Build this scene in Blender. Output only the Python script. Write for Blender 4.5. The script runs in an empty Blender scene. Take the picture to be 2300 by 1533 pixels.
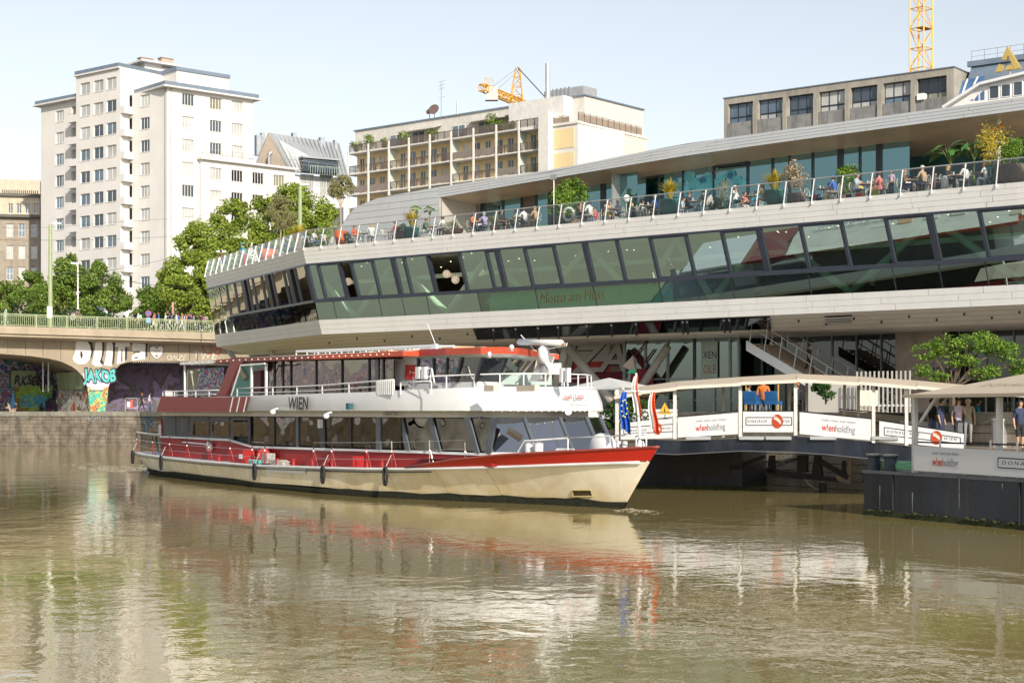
import bpy, bmesh, math, random
import numpy as np
from mathutils import Vector, Matrix, Euler
rnd = random.Random(7)
S = bpy.context.scene
COL = S.collection
F, CX, HY, HC = 3600.0, 1150.0, 922.0, 3.3
cam = bpy.data.cameras.new('camera'); co = bpy.data.objects.new('camera', cam); COL.objects.link(co)
co.location = (0, 0, HC); co.rotation_euler = (math.pi/2, 0, 0)
cam.sensor_width = 36; cam.lens = 36*F/2300; cam.shift_y = (HY-766.5)/2300; cam.clip_end = 5000; cam.clip_start = 0.5
S.camera = co
SUN_EL, SX, SY = 27.0, 0.36, -0.933
w = bpy.data.worlds.new('World'); S.world = w; w.use_nodes = True
nt = w.node_tree; nt.nodes.clear()
sky = nt.nodes.new('ShaderNodeTexSky'); sky.sky_type = 'NISHITA'; sky.sun_disc = False
sky.sun_elevation = math.radians(SUN_EL); sky.sun_rotation = math.atan2(SX, SY)
sky.air_density = 1.0; sky.dust_density = 1.2; sky.ozone_density = 1.0
hs = nt.nodes.new('ShaderNodeHueSaturation'); hs.inputs['Saturation'].default_value = 0.4
bg = nt.nodes.new('ShaderNodeBackground'); bg.inputs[1].default_value = 0.1
wo = nt.nodes.new('ShaderNodeOutputWorld')
nt.links.new(sky.outputs[0], hs.inputs['Color']); nt.links.new(hs.outputs[0], bg.inputs[0]); nt.links.new(bg.outputs[0], wo.inputs[0])
sl = bpy.data.lights.new('sun', 'SUN'); sl.energy = 3.3; sl.angle = math.radians(0.5); sl.color = (1, .91, .78)
so = bpy.data.objects.new('sun', sl); COL.objects.link(so)
ce = math.cos(math.radians(SUN_EL))
so.rotation_euler = Vector((SX*ce, SY*ce, math.sin(math.radians(SUN_EL)))).to_track_quat('Z', 'Y').to_euler()
S.view_settings.view_transform = 'Standard'; S.view_settings.look = 'None'
S.view_settings.gamma = 1; S.view_settings.exposure = 0.72
S.cycles.use_denoising = True
S.cycles.max_bounces = 8; S.cycles.transparent_max_bounces = 24
MATS = {}
def M(name, col, rough=.6, metal=0., var=.1, scale=1.5, bump=0., streak=0., scol=(.05, .045, .04), spec=.5, emit=0., bscale=None, alpha=None):
    if name in MATS: return MATS[name]
    m = bpy.data.materials.new(name); m.use_nodes = True; MATS[name] = m
    n = m.node_tree.nodes; l = m.node_tree.links; b = n['Principled BSDF']
    b.inputs['Roughness'].default_value = rough; b.inputs['Metallic'].default_value = metal
    b.inputs['Specular IOR Level'].default_value = spec
    g = n.new('ShaderNodeNewGeometry')
    no = n.new('ShaderNodeTexNoise'); no.inputs['Scale'].default_value = scale; no.inputs['Detail'].default_value = 6
    l.new(g.outputs['Position'], no.inputs['Vector'])
    r = n.new('ShaderNodeMapRange'); r.inputs[1].default_value = .3; r.inputs[2].default_value = .7
    r.inputs[3].default_value = 1-var; r.inputs[4].default_value = 1+var
    l.new(no.outputs['Fac'], r.inputs[0])
    mx = n.new('ShaderNodeMix'); mx.data_type = 'RGBA'; mx.blend_type = 'MULTIPLY'; mx.inputs[0].default_value = 1
    mx.inputs[6].default_value = (*col, 1); l.new(r.outputs[0], mx.inputs[7]); out = mx.outputs[2]
    if streak:
        mp = n.new('ShaderNodeMapping'); mp.inputs['Scale'].default_value = (1.3, 1.3, .12)
        l.new(g.outputs['Position'], mp.inputs[0])
        n2 = n.new('ShaderNodeTexNoise'); n2.inputs['Scale'].default_value = 1.2; n2.inputs['Detail'].default_value = 8
        n2.inputs['Roughness'].default_value = .7; l.new(mp.outputs[0], n2.inputs['Vector'])
        r2 = n.new('ShaderNodeMapRange'); r2.inputs[1].default_value = .48; r2.inputs[2].default_value = .72; r2.inputs[4].default_value = streak
        l.new(n2.outputs['Fac'], r2.inputs[0])
        m2 = n.new('ShaderNodeMix'); m2.data_type = 'RGBA'; l.new(r2.outputs[0], m2.inputs[0]); l.new(out, m2.inputs[6]); m2.inputs[7].default_value = (*scol, 1)
        out = m2.outputs[2]
    l.new(out, b.inputs['Base Color'])
    if bump:
        n3 = n.new('ShaderNodeTexNoise'); n3.inputs['Scale'].default_value = bscale or scale*6; n3.inputs['Detail'].default_value = 4
        l.new(g.outputs['Position'], n3.inputs['Vector'])
        bp = n.new('ShaderNodeBump'); bp.inputs['Strength'].default_value = bump; bp.inputs['Distance'].default_value = .05
        l.new(n3.outputs['Fac'], bp.inputs['Height']); l.new(bp.outputs[0], b.inputs['Normal'])
    if emit: b.inputs['Emission Color'].default_value = (*col, 1); b.inputs['Emission Strength'].default_value = emit
    if alpha is not None: b.inputs['Alpha'].default_value = alpha
    return m
def glassmat(name, tint, refl=.35, rough=0., rcol=(.9, .95, .93), bump=0., bs=.6):
    m = bpy.data.materials.new(name); m.use_nodes = True; MATS[name] = m
    n = m.node_tree.nodes; l = m.node_tree.links; n.clear()
    o = n.new('ShaderNodeOutputMaterial'); t = n.new('ShaderNodeBsdfTransparent'); t.inputs[0].default_value = (*tint, 1)
    g = n.new('ShaderNodeBsdfGlossy'); g.inputs['Roughness'].default_value = rough; g.inputs[0].default_value = (*rcol, 1)
    lw = n.new('ShaderNodeLayerWeight'); lw.inputs[0].default_value = .25
    r = n.new('ShaderNodeMapRange'); r.inputs[3].default_value = refl; r.inputs[4].default_value = 1.
    mx = n.new('ShaderNodeMixShader'); l.new(lw.outputs['Fresnel'], r.inputs[0]); l.new(r.outputs[0], mx.inputs[0])
    l.new(t.outputs[0], mx.inputs[1]); l.new(g.outputs[0], mx.inputs[2]); l.new(mx.outputs[0], o.inputs[0])
    if bump:
        ge = n.new('ShaderNodeNewGeometry'); no = n.new('ShaderNodeTexNoise'); no.inputs['Scale'].default_value = bs; no.inputs['Detail'].default_value = 1
        l.new(ge.outputs['Position'], no.inputs[0]); b = n.new('ShaderNodeBump'); b.inputs['Strength'].default_value = bump; b.inputs['Distance'].default_value = .1
        l.new(no.outputs['Fac'], b.inputs['Height']); l.new(b.outputs[0], g.inputs['Normal'])
    return m
def leafmat(name, c0, c1, c2):
    m = bpy.data.materials.new(name); m.use_nodes = True; MATS[name] = m
    n = m.node_tree.nodes; l = m.node_tree.links; b = n['Principled BSDF']
    g = n.new('ShaderNodeNewGeometry'); cr = n.new('ShaderNodeValToRGB')
    cr.color_ramp.elements[0].color = (*c0, 1); cr.color_ramp.elements[1].color = (*c2, 1)
    e = cr.color_ramp.elements.new(.5); e.color = (*c1, 1)
    l.new(g.outputs['Random Per Island'], cr.inputs[0]); l.new(cr.outputs[0], b.inputs['Base Color'])
    b.inputs['Roughness'].default_value = .55; b.inputs['Specular IOR Level'].default_value = .3
    t = n.new('ShaderNodeBsdfTranslucent'); l.new(cr.outputs[0], t.inputs[0])
    mx = n.new('ShaderNodeMixShader'); mx.inputs[0].default_value = .35
    l.new(b.outputs[0], mx.inputs[1]); l.new(t.outputs[0], mx.inputs[2]); l.new(mx.outputs[0], n['Material Output'].inputs[0])
    return m
def graffitimat(name, cols, scale=1.2, dark=(.03, .03, .035), base=None, basef=.0, dist=2.2):
    """sprayed paint: warped cells of flat colour with dark outlines (flat print)"""
    m = bpy.data.materials.new(name); m.use_nodes = True; MATS[name] = m
    n = m.node_tree.nodes; l = m.node_tree.links; b = n['Principled BSDF']; b.inputs['Roughness'].default_value = .7
    g = n.new('ShaderNodeNewGeometry')
    no = n.new('ShaderNodeTexNoise'); no.inputs['Scale'].default_value = scale*.8; no.inputs['Detail'].default_value = 2; no.inputs['Distortion'].default_value = dist
    l.new(g.outputs['Position'], no.inputs[0])
    cr = n.new('ShaderNodeValToRGB'); cr.color_ramp.interpolation = 'CONSTANT'
    k = len(cols)
    el = cr.color_ramp.elements; el[0].color = (*cols[0], 1); el[0].position = 0; el[1].color = (*cols[-1], 1); el[1].position = .72
    for i in range(1, k-1): e = el.new(.28+.44*i/(k-1)); e.color = (*cols[i], 1)
    l.new(no.outputs['Fac'], cr.inputs[0])
    n2 = n.new('ShaderNodeTexNoise'); n2.inputs['Scale'].default_value = scale*1.3; n2.inputs['Detail'].default_value = 1.5; n2.inputs['Distortion'].default_value = dist
    l.new(g.outputs['Position'], n2.inputs[0])
    a = n.new('ShaderNodeMath'); a.operation = 'PINGPONG'; a.inputs[1].default_value = .045; l.new(n2.outputs['Fac'], a.inputs[0])
    c = n.new('ShaderNodeMath'); c.operation = 'LESS_THAN'; c.inputs[1].default_value = .009; l.new(a.outputs[0], c.inputs[0])
    mx = n.new('ShaderNodeMix'); mx.data_type = 'RGBA'; l.new(c.outputs[0], mx.inputs[0]); l.new(cr.outputs[0], mx.inputs[6]); mx.inputs[7].default_value = (*dark, 1)
    out = mx.outputs[2]
    if base:
        n4 = n.new('ShaderNodeTexNoise'); n4.inputs['Scale'].default_value = .6; n4.inputs['Detail'].default_value = 3; l.new(g.outputs['Position'], n4.inputs[0])
        r4 = n.new('ShaderNodeMapRange'); r4.inputs[1].default_value = basef-.02; r4.inputs[2].default_value = basef+.02; l.new(n4.outputs['Fac'], r4.inputs[0])
        m4 = n.new('ShaderNodeMix'); m4.data_type = 'RGBA'; l.new(r4.outputs[0], m4.inputs[0]); m4.inputs[6].default_value = (*base, 1); l.new(out, m4.inputs[7]); out = m4.outputs[2]
    l.new(out, b.inputs['Base Color'])
    return m
class MB:
    def __init__(s): s.v = []; s.f = []; s.m = []
    def add(s, vs, fs, mi=0):
        o = len(s.v); s.v += [tuple(p) for p in vs]; s.f += [tuple(i+o for i in f) for f in fs]; s.m += [mi]*len(fs); return s
    def quad(s, a, b, c, d, mi=0): return s.add([a, b, c, d], [(0, 1, 2, 3)], mi)
    def poly(s, pts, mi=0): return s.add(pts, [tuple(range(len(pts)))], mi)
    def box(s, x0, x1, y0, y1, z0, z1, mi=0):
        return s.add([(x0,y0,z0),(x1,y0,z0),(x1,y1,z0),(x0,y1,z0),(x0,y0,z1),(x1,y0,z1),(x1,y1,z1),(x0,y1,z1)],
                     [(3,2,1,0),(4,5,6,7),(0,1,5,4),(1,2,6,5),(2,3,7,6),(3,0,4,7)], mi)
    def prism(s, pts, vec, mi=0):
        n = len(pts); v = Vector(vec); a = [Vector(p) for p in pts]
        return s.add(a+[p+v for p in a], [tuple(range(n))[::-1], tuple(range(n, 2*n))]+[(i, (i+1) % n, n+(i+1) % n, n+i) for i in range(n)], mi)
    def bar(s, p, q, w, h, up=(0, 0, 1), mi=0):
        p = Vector(p); q = Vector(q); d = (q-p).normalized(); u = Vector(up)
        if abs(d.dot(u)) > .99: u = Vector((1, 0, 0))
        a = d.cross(u).normalized()*w/2; b = a.cross(d).normalized()*h/2
        return s.prism([p-a-b, p+a-b, p+a+b, p-a+b], q-p, mi)
    def tube(s, pts, r, n=6, mi=0, cap=True):
        P = [Vector(p) for p in pts]; k = len(P); rs = r if isinstance(r, (list, tuple)) else [r]*k
        vs = []; last = None
        for i, p in enumerate(P):
            d = (P[min(i+1, k-1)]-P[max(i-1, 0)]).normalized()
            if last is None: u = Vector((0, 0, 1)) if abs(d.z) < .9 else Vector((1, 0, 0))
            else: u = last
            a = d.cross(u)
            if a.length < 1e-4: a = d.cross(Vector((0, 1, 0)))
            a.normalize(); b = a.cross(d).normalized(); last = b
            for j in range(n):
                t = 2*math.pi*j/n; vs.append(p+(a*math.cos(t)+b*math.sin(t))*rs[i])
        fs = [(i*n+j, i*n+(j+1) % n, (i+1)*n+(j+1) % n, (i+1)*n+j) for i in range(k-1) for j in range(n)]
        if cap: fs += [tuple(range(n))[::-1], tuple(range((k-1)*n, k*n))]
        return s.add(vs, fs, mi)
    def lathe(s, prof, c=(0, 0, 0), n=12, mi=0, sx=1., sy=1.):
        vs = [(c[0]+sx*r*math.cos(2*math.pi*j/n), c[1]+sy*r*math.sin(2*math.pi*j/n), c[2]+z) for r, z in prof for j in range(n)]
        k = len(prof)
        fs = [(i*n+j, i*n+(j+1) % n, (i+1)*n+(j+1) % n, (i+1)*n+j) for i in range(k-1) for j in range(n)]
        fs += [tuple(range(n))[::-1], tuple(range((k-1)*n, k*n))]
        return s.add(vs, fs, mi)
    def ball(s, c, r, n=10, mi=0, sz=1.):
        return s.lathe([(max(1e-3, r*math.cos(t)), r*sz*math.sin(t)) for t in [math.pi*(i/6-.5) for i in range(7)]], c, n, mi)
    def facade(s, x0, x1, z0, z1, y, holes, dep=.2, mi=0):
        xs = sorted({x0, x1, *[h[0] for h in holes], *[h[1] for h in holes]}); zs = sorted({z0, z1, *[h[2] for h in holes], *[h[3] for h in holes]})
        xs = [x for x in xs if x0 <= x <= x1]; zs = [z for z in zs if z0 <= z <= z1]
        for j in range(len(zs)-1):
            run = None
            for i in range(len(xs)-1):
                cx = (xs[i]+xs[i+1])/2; cz = (zs[j]+zs[j+1])/2
                inh = any(h[0] < cx < h[1] and h[2] < cz < h[3] for h in holes)
                if not inh: run = xs[i] if run is None else run
                if run is not None and (inh or i == len(xs)-2):
                    e = xs[i] if inh else xs[i+1]
                    s.quad((run, y, zs[j]), (e, y, zs[j]), (e, y, zs[j+1]), (run, y, zs[j+1]), mi); run = None
        for a, b, c, d in holes:
            Y = y+dep
            s.quad((a,y,c),(a,y,d),(a,Y,d),(a,Y,c),mi); s.quad((b,y,d),(b,y,c),(b,Y,c),(b,Y,d),mi)
            s.quad((a,y,d),(b,y,d),(b,Y,d),(a,Y,d),mi); s.quad((b,y,c),(a,y,c),(a,Y,c),(b,Y,c),mi)
        return s
    def mesh(s, name, mats, smooth=False):
        me = bpy.data.meshes.new(name); me.from_pydata(s.v, [], s.f)
        if not isinstance(mats, (list, tuple)): mats = [mats]
        for m in mats: me.materials.append(m)
        if len(mats) > 1: me.polygons.foreach_set('material_index', s.m)
        if smooth: me.polygons.foreach_set('use_smooth', [True]*len(s.f))
        me.update(); return me
    def build(s, name, mats, parent=None, smooth=False, loc=None, rot=None):
        return link(name, s.mesh(name, mats, smooth), parent, loc, rot)
def link(name, data, parent=None, loc=None, rot=None, scale=None):
    o = bpy.data.objects.new(name, data); COL.objects.link(o)
    if parent: o.parent = parent
    if loc is not None: o.location = loc
    if rot is not None: o.rotation_euler = rot if isinstance(rot, (tuple, list, Euler)) else (0, 0, rot)
    if scale is not None: o.scale = scale if isinstance(scale, (tuple, list)) else (scale,)*3
    return o
def tag(o, label=None, cat=None, group=None, kind=None):
    if label: o['label'] = label
    if cat: o['category'] = cat
    if group: o['group'] = group
    if kind: o['kind'] = kind
    return o
def thing(name, label, cat, loc=(0, 0, 0), rot=0, group=None):
    return tag(link(name, None, None, loc, rot), label, cat, group)
KIDS = {}
def copy_tree(o, parent=None):
    c = o.copy(); COL.objects.link(c); c.parent = parent
    for ch in o.children: copy_tree(ch, c)
    return c
def B(x0, x1, y0, y1, z0, z1): return MB().box(x0, x1, y0, y1, z0, z1)
class Fr:
    """a vertical working frame: x along the face (to the right seen from the river), y away from the river, z up"""
    def __init__(s, ox, oy, ang):
        s.o = Vector((ox, oy)); s.a = ang; s.x = Vector((math.cos(ang), math.sin(ang))); s.y = Vector((-math.sin(ang), math.cos(ang)))
    def at(s, px, py, y=0.):
        d = Vector(((px-CX)/F, 1)); t = (y+s.o.dot(s.y))/d.dot(s.y)
        return ((d*t-s.o).dot(s.x), HC+(HY-py)/F*t)
    def X(s, px, y=0.): return s.at(px, 0, y)[0]
    def P(s, px, py, y=0.): x, z = s.at(px, py, y); return (x, y, z)
    def w(s, x, y, z=0): v = s.o+s.x*x+s.y*y; return Vector((v.x, v.y, z))
    def root(s, name, label, cat, z=0, group=None): return thing(name, label, cat, (s.o.x, s.o.y, z), s.a, group)
def wp(px, py, Y): return Vector(((px-CX)/F*Y, Y, HC+(HY-py)/F*Y))
def quadmesh(name, V, mat):
    n = len(V)//4; me = bpy.data.meshes.new(name); me.vertices.add(len(V)); me.vertices.foreach_set('co', np.asarray(V, dtype=np.float32).ravel())
    me.loops.add(4*n); me.loops.foreach_set('vertex_index', np.arange(4*n, dtype=np.int32))
    me.polygons.add(n); me.polygons.foreach_set('loop_start', np.arange(0, 4*n, 4, dtype=np.int32)); me.polygons.foreach_set('loop_total', np.full(n, 4, dtype=np.int32))
    me.materials.append(mat); me.update(); me.validate(); return me
def leaves(rng, blobs, n, size, flat=.75, asp=.75):
    """leaf quads through the volume of blobs [(centre, radii)], denser near each blob's skin"""
    vol = np.array([b[1][0]*b[1][2] for b in blobs]); idx = rng.choice(len(blobs), n, p=vol/vol.sum())
    C = np.array([b[0] for b in blobs])[idx]; R = np.array([b[1] for b in blobs])[idx]
    d = rng.normal(size=(n, 3)); d /= np.linalg.norm(d, axis=1)[:, None]
    K = 26*len(blobs); cl = rng.normal(size=(K, 3)); cl /= np.linalg.norm(cl, axis=1)[:, None]; ci = idx*26+rng.integers(0, 26, n)%rng.integers(12, 26)
    d = d*.42+cl[ci]; d /= np.linalg.norm(d, axis=1)[:, None]
    rad = (.4+.68*rng.random(n)**.6)*(.74+.34*rng.random(K))[ci]
    p = C+d*R*rad[:, None]
    nn = d*.6+rng.normal(size=(n, 3))*.6+np.array([0, 0, .35]); nn /= np.linalg.norm(nn, axis=1)[:, None]
    u = np.cross(nn, rng.normal(size=(n, 3))); u /= np.linalg.norm(u, axis=1)[:, None]; v = np.cross(nn, u)
    sz = size*(.6+.8*rng.random(n))[:, None]; u = u*sz*.5; v = v*sz*.5*asp
    V = np.empty((n, 4, 3)); V[:, 0] = p-u; V[:, 1] = p-v*.9; V[:, 2] = p+u; V[:, 3] = p+v*.9
    return V.reshape(-1, 3)
def text(body, h, mat, parent, loc, rot=(math.pi/2, 0, 0), sx=1., shear=0., bold=0., align='LEFT', ext=.002, name='lettering', spacing=1., kind=None):
    c = bpy.data.curves.new(name, 'FONT'); c.body = body; c.size = h/.69; c.extrude = ext/2; c.offset = bold; c.shear = shear; c.align_x = align
    c.space_character = spacing; c.resolution_u = 3
    o = bpy.data.objects.new('t', c); COL.objects.link(o)
    dg = bpy.context.evaluated_depsgraph_get(); me = bpy.data.meshes.new_from_object(o.evaluated_get(dg)); bpy.data.objects.remove(o)
    if name.startswith('graf'):
        for v in me.vertices: x_, y_ = v.co.x/h, v.co.y/h; v.co.x += h*(.06*math.sin(y_*5+x_*2)+.03*math.sin(y_*13)); v.co.y += h*(.09*math.sin(x_*3.1+1)+.05*math.sin(x_*7.3+y_*3))
    me.transform(Matrix.Diagonal((sx, 1, 1, 1))); me.materials.clear(); me.materials.append(mat); me.name = name
    return link(name, me, parent, loc, rot)
white = M('white_paint', (.74, .74, .73), .45, var=.04)
offwhite = M('ship_white', (.68, .69, .70), .35, var=.04, streak=.12, scol=(.45, .42, .36))
black = M('black_paint', (.015, .015, .018), .4)
darkgrey = M('dark_grey_metal', (.035, .04, .055), .4, var=.1)
midgrey = M('grey_metal', (.3, .31, .32), .4, .3)
steel = M('steel', (.5, .5, .5), .35, .6)
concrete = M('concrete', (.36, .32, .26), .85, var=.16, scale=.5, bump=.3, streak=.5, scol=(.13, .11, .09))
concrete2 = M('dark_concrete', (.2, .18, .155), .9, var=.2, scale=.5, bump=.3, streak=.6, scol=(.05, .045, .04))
def watermat():
    m = bpy.data.materials.new('river_water'); m.use_nodes = True
    n = m.node_tree.nodes; l = m.node_tree.links; b = n['Principled BSDF']
    b.inputs['Roughness'].default_value = .015; b.inputs['IOR'].default_value = 1.5; b.inputs['Specular IOR Level'].default_value = .8
    g = n.new('ShaderNodeNewGeometry')
    def noise(sc, vec, det=3, dist=0., ro=.55):
        mp = n.new('ShaderNodeMapping'); mp.inputs['Scale'].default_value = vec; l.new(g.outputs['Position'], mp.inputs[0])
        t = n.new('ShaderNodeTexNoise'); t.inputs['Scale'].default_value = sc; t.inputs['Detail'].default_value = det
        t.inputs['Distortion'].default_value = dist; t.inputs['Roughness'].default_value = ro; l.new(mp.outputs[0], t.inputs[0]); return t
    def math_(op, a, b_):
        x = n.new('ShaderNodeMath'); x.operation = op
        for i, q in enumerate((a, b_)):
            if isinstance(q, (int, float)): x.inputs[i].default_value = q
            else: l.new(q, x.inputs[i])
        return x.outputs[0]
    c = noise(.12, (1, .7, 1), 4, .6)
    mx = n.new('ShaderNodeMix'); mx.data_type = 'RGBA'; l.new(c.outputs['Fac'], mx.inputs[0])
    mx.inputs[6].default_value = (.235, .19, .068, 1); mx.inputs[7].default_value = (.31, .255, .105, 1)
    f1 = noise(5.5, (1, .8, 1), 2, .2); f2 = noise(.16, (.6, 1, 1), 3, 1.2)
    r1 = n.new('ShaderNodeMapRange'); r1.inputs[1].default_value = .70; r1.inputs[2].default_value = .73; l.new(f1.outputs['Fac'], r1.inputs[0])
    r2 = n.new('ShaderNodeMapRange'); r2.inputs[1].default_value = .5; r2.inputs[2].default_value = .6; l.new(f2.outputs['Fac'], r2.inputs[0])
    ff = math_('MULTIPLY', r1.outputs[0], r2.outputs[0])
    m2 = n.new('ShaderNodeMix'); m2.data_type = 'RGBA'; l.new(ff, m2.inputs[0]); l.new(mx.outputs[2], m2.inputs[6]); m2.inputs[7].default_value = (.6, .58, .5, 1)
    l.new(m2.outputs[2], b.inputs['Base Color'])
    w1 = noise(.55, (1, .75, 1), 2, .4); w2 = noise(2.6, (1, .8, 1), 3, .5); w3 = noise(9, (1, .9, 1), 2)
    patch = noise(.07, (1, 1, 1), 2, .8)
    pr = n.new('ShaderNodeMapRange'); pr.inputs[1].default_value = .35; pr.inputs[2].default_value = .65; pr.inputs[3].default_value = .25; pr.inputs[4].default_value = 1.; l.new(patch.outputs['Fac'], pr.inputs[0])
    h = math_('ADD', math_('MULTIPLY', w1.outputs['Fac'], 1.0), math_('MULTIPLY', math_('MULTIPLY', w2.outputs['Fac'], .55), pr.outputs[0]))
    h = math_('ADD', h, math_('MULTIPLY', math_('MULTIPLY', w3.outputs['Fac'], .05), pr.outputs[0]))
    bp = n.new('ShaderNodeBump'); bp.inputs['Strength'].default_value = WAVE; bp.inputs['Distance'].default_value = .14
    l.new(h, bp.inputs['Height']); l.new(bp.outputs[0], b.inputs['Normal'])
    return m
WAVE = .12
tag(MB().quad((-700, -60, 0), (500, -60, 0), (500, 400, 0), (-700, 400, 0)).build('water', watermat()), kind='structure')
tag(MB().quad((-700, -60, -3), (500, -60, -3), (500, 400, -3), (-700, 400, -3)).build('river_bed', M('mud', (.1, .08, .05), .9)), kind='structure')
ZQ = 3.22; ZS = 10.6
QP = [(-260, 176), (-47.8, 149.5), (-34.3, 148), (10.6, 73), (19.5, 58), (42, 20), (70, -30)]
stone_m = M('quay_stone', (.155, .13, .1), .85, var=.45, scale=1.4, bump=.5, streak=.85, scol=(.03, .028, .022))
stone_lt = M('quay_stone_light', (.34, .3, .235), .85, var=.2, scale=1.8, bump=.4, streak=.5, scol=(.12, .11, .09))
joint_m = M('mortar', (.07, .065, .055), .95)
paving = M('quay_paving', (.25, .23, .2), .85, var=.15, bump=.2)
tag(MB().poly([(x, y, ZQ) for x, y in QP]+[(120, 20, ZQ), (120, 400, ZQ), (-260, 400, ZQ)]).build('quay_walkway', paving), kind='structure')
RW = [(-260, 188), (-46, 168), (-26, 166), (16.5, 104), (40, 84), (90, 60)]
tag(MB().poly([(x, y, ZS) for x, y in RW]+[(900, 60, ZS), (900, 1500, ZS), (-900, 1500, ZS), (-900, 188, ZS)]).build('street_ground', M('street_asphalt', (.08, .08, .08), .9, var=.15)), kind='structure')
for k in range(len(RW)-1):
    (x0, y0), (x1, y1) = RW[k], RW[k+1]; L = math.hypot(x1-x0, y1-y0)
    fr = Fr(x0, y0, math.atan2(y1-y0, x1-x0))
    if k in (0, 1): continue
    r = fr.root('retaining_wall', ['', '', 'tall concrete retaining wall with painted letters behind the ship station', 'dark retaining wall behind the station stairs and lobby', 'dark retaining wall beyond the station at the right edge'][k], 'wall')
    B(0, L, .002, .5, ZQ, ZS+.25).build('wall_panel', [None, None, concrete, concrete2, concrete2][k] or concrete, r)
def quaywall(k, label, stones, mat):
    (x0, y0), (x1, y1) = QP[k], QP[k+1]; L = math.hypot(x1-x0, y1-y0); fr = Fr(x0, y0, math.atan2(y1-y0, x1-x0))
    r = fr.root('quay_wall', label, 'wall')
    B(0, L, .03, .9, -2, ZQ-.02).build('wall_core', joint_m, r)
    B(-.1, L+.1, -.12, .9, ZQ-.42, ZQ+.012).build('coping', M('coping_stone', (.2, .19, .155), .8, var=.2, streak=.6, bump=.2), r)
    return fr, r, L
def stones(fr, r, xa, xb, rows, mat, wd=(.9, 1.5), lim=290, stuff=None):
    h = (ZQ-.42)/rows; n = 0; protos = [MB().prism([(.02, 0, .015), (.98, 0, .015), (.98, 0, h-.015), (.02, 0, h-.015)], (0, .06, 0)).mesh('stone', mat) for _ in range(1)]
    sm = MB()
    for j in range(rows+1):
        x = xa-rnd.random()*.6; z = -h+h*j+ (ZQ-.42-rows*h)
        while x < xb:
            L = rnd.uniform(*wd); y = rnd.uniform(-.02, .015)
            e = min(x+L, xb); s = max(x, xa)
            if e-s > .15:
                if n < lim: link('stone', protos[0], r, (s, y, z), None, ((e-s), 1, 1)); n += 1
                else: sm.box(s+.015, e-.015, y, y+.06, z+.015, z+h-.015)
            x += L
    if sm.v: tag(sm.build('stone_courses', mat, r), kind='stuff')
fr, r, L = quaywall(0, 'dark stained stone quay wall left of the bridge', 0, stone_m)
stones(fr, r, L-120, L, 8, stone_m, lim=0)
fr, r, L = quaywall(1, 'dark stained stone quay wall at the waterline behind the boat stern', 0, stone_m)
stones(fr, r, 0, L, 8, stone_m, lim=160)
QF = fr; QR = r
fr, r, L = quaywall(2, 'stone quay wall running under the ship station behind the boat', 0, stone_lt)
stones(fr, r, 0, 26, 8, stone_m, lim=60); stones(fr, r, L-30, L, 8, stone_lt, wd=(1.2, 2.), lim=230)
fr, r, L = quaywall(3, 'short stone quay wall behind the right black pontoon', 0, stone_lt)
stones(fr, r, 0, L, 8, stone_lt, lim=0)
fr, r, L = quaywall(4, 'stone quay wall leaving the frame on the right', 0, stone_lt)
fr, r, L = quaywall(5, 'far end of the stone quay wall near the camera side', 0, stone_lt)
def qtag(body, px, py, h, mat, sh=.2, bold=.0, sx=1.):
    x, z = QF.at(px, py, -.03); text(body, h, mat, QR, (x, -.03, z), sx=sx, shear=sh, bold=bold, name='graffiti_lettering')
spw = M('spray_white', (.22, .22, .24), .7); spb = M('spray_black', (.02, .02, .03), .7); spg = M('spray_green', (.1, .35, .28), .7); sppk = M('spray_pink', (.5, .3, .28), .7)
qtag('AGRO', 190, 945, .55, spw, .1); qtag('ASH', 120, 934, .4, spb); qtag('KOMET', 145, 930, .3, sppk); qtag('REK', 40, 938, .4, spw, .3)
fr2 = Fr(QP[2][0], QP[2][1], math.atan2(QP[3][1]-QP[2][1], QP[3][0]-QP[2][0]))
for dx, c, b in ((0, spg, .1), (.03, spw, .06), (.06, M('spray_blue', (.02, .05, .13), .7), .015)):
    x, z = fr2.at(322, 978, -.05-dx*.3)
    text('SXL', 1.5, c, [o for o in COL.objects if o.get('label', '').startswith('stone quay wall running')][0], (x, -.05-dx*.3, z), rot=(math.pi/2, -.45, 0), sx=.9, shear=.3, bold=b, name='graffiti_lettering')
Y0, Y1 = 152., 160.
b0 = Vector(((0-CX)/F*Y0, Y0)); b1 = Vector(((470-CX)/F*Y1, Y1)); ba = math.atan2((b1-b0).y, (b1-b0).x)
FB_ = Fr(b0.x, b0.y, ba)
br = FB_.root('road_bridge', 'beige concrete road bridge with two arches covered in graffiti', 'bridge')
conc_b = M('bridge_concrete', (.30, .25, .18), .85, var=.16, scale=.5, bump=.2, streak=.4, scol=(.2, .17, .13))
def arch(px):
    A = [(-1500, 921), (-1490, 880), (-1400, 815), (-1000, 790), (-600, 815), (-500, 880), (-490, 921), (-420, 921), (-410, 880), (-330, 815), (-60, 792), (0, 794), (68, 799), (110, 805), (136, 811), (160, 822), (172, 830), (186, 845), (195, 865), (200, 890), (203, 921)]
    R = [(236, 921), (239, 885), (244, 862), (251, 842), (260, 828), (271, 818), (288, 813), (305, 811), (407, 811), (560, 811), (640, 811)]
    for P_ in (A, R):
        if P_[0][0] <= px <= P_[-1][0]:
            for (a, b), (c, d) in zip(P_, P_[1:]):
                if a <= px <= c: return b+(d-b)*(px-a)/(c-a)
    return 921
def toppy(px): return 731+(px/470)*(745-731)
pxs = [-1500, -1490, -1400, -1000, -600, -500, -490, -420, -410, -330, -200, -60, 0, 68, 110, 136, 160, 172, 186, 195, 200, 203, 236, 239, 244, 251, 260, 271, 288, 305, 407, 560, 640]
wall = MB(); sof = MB(); WY = 2.3
pts = []
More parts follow.
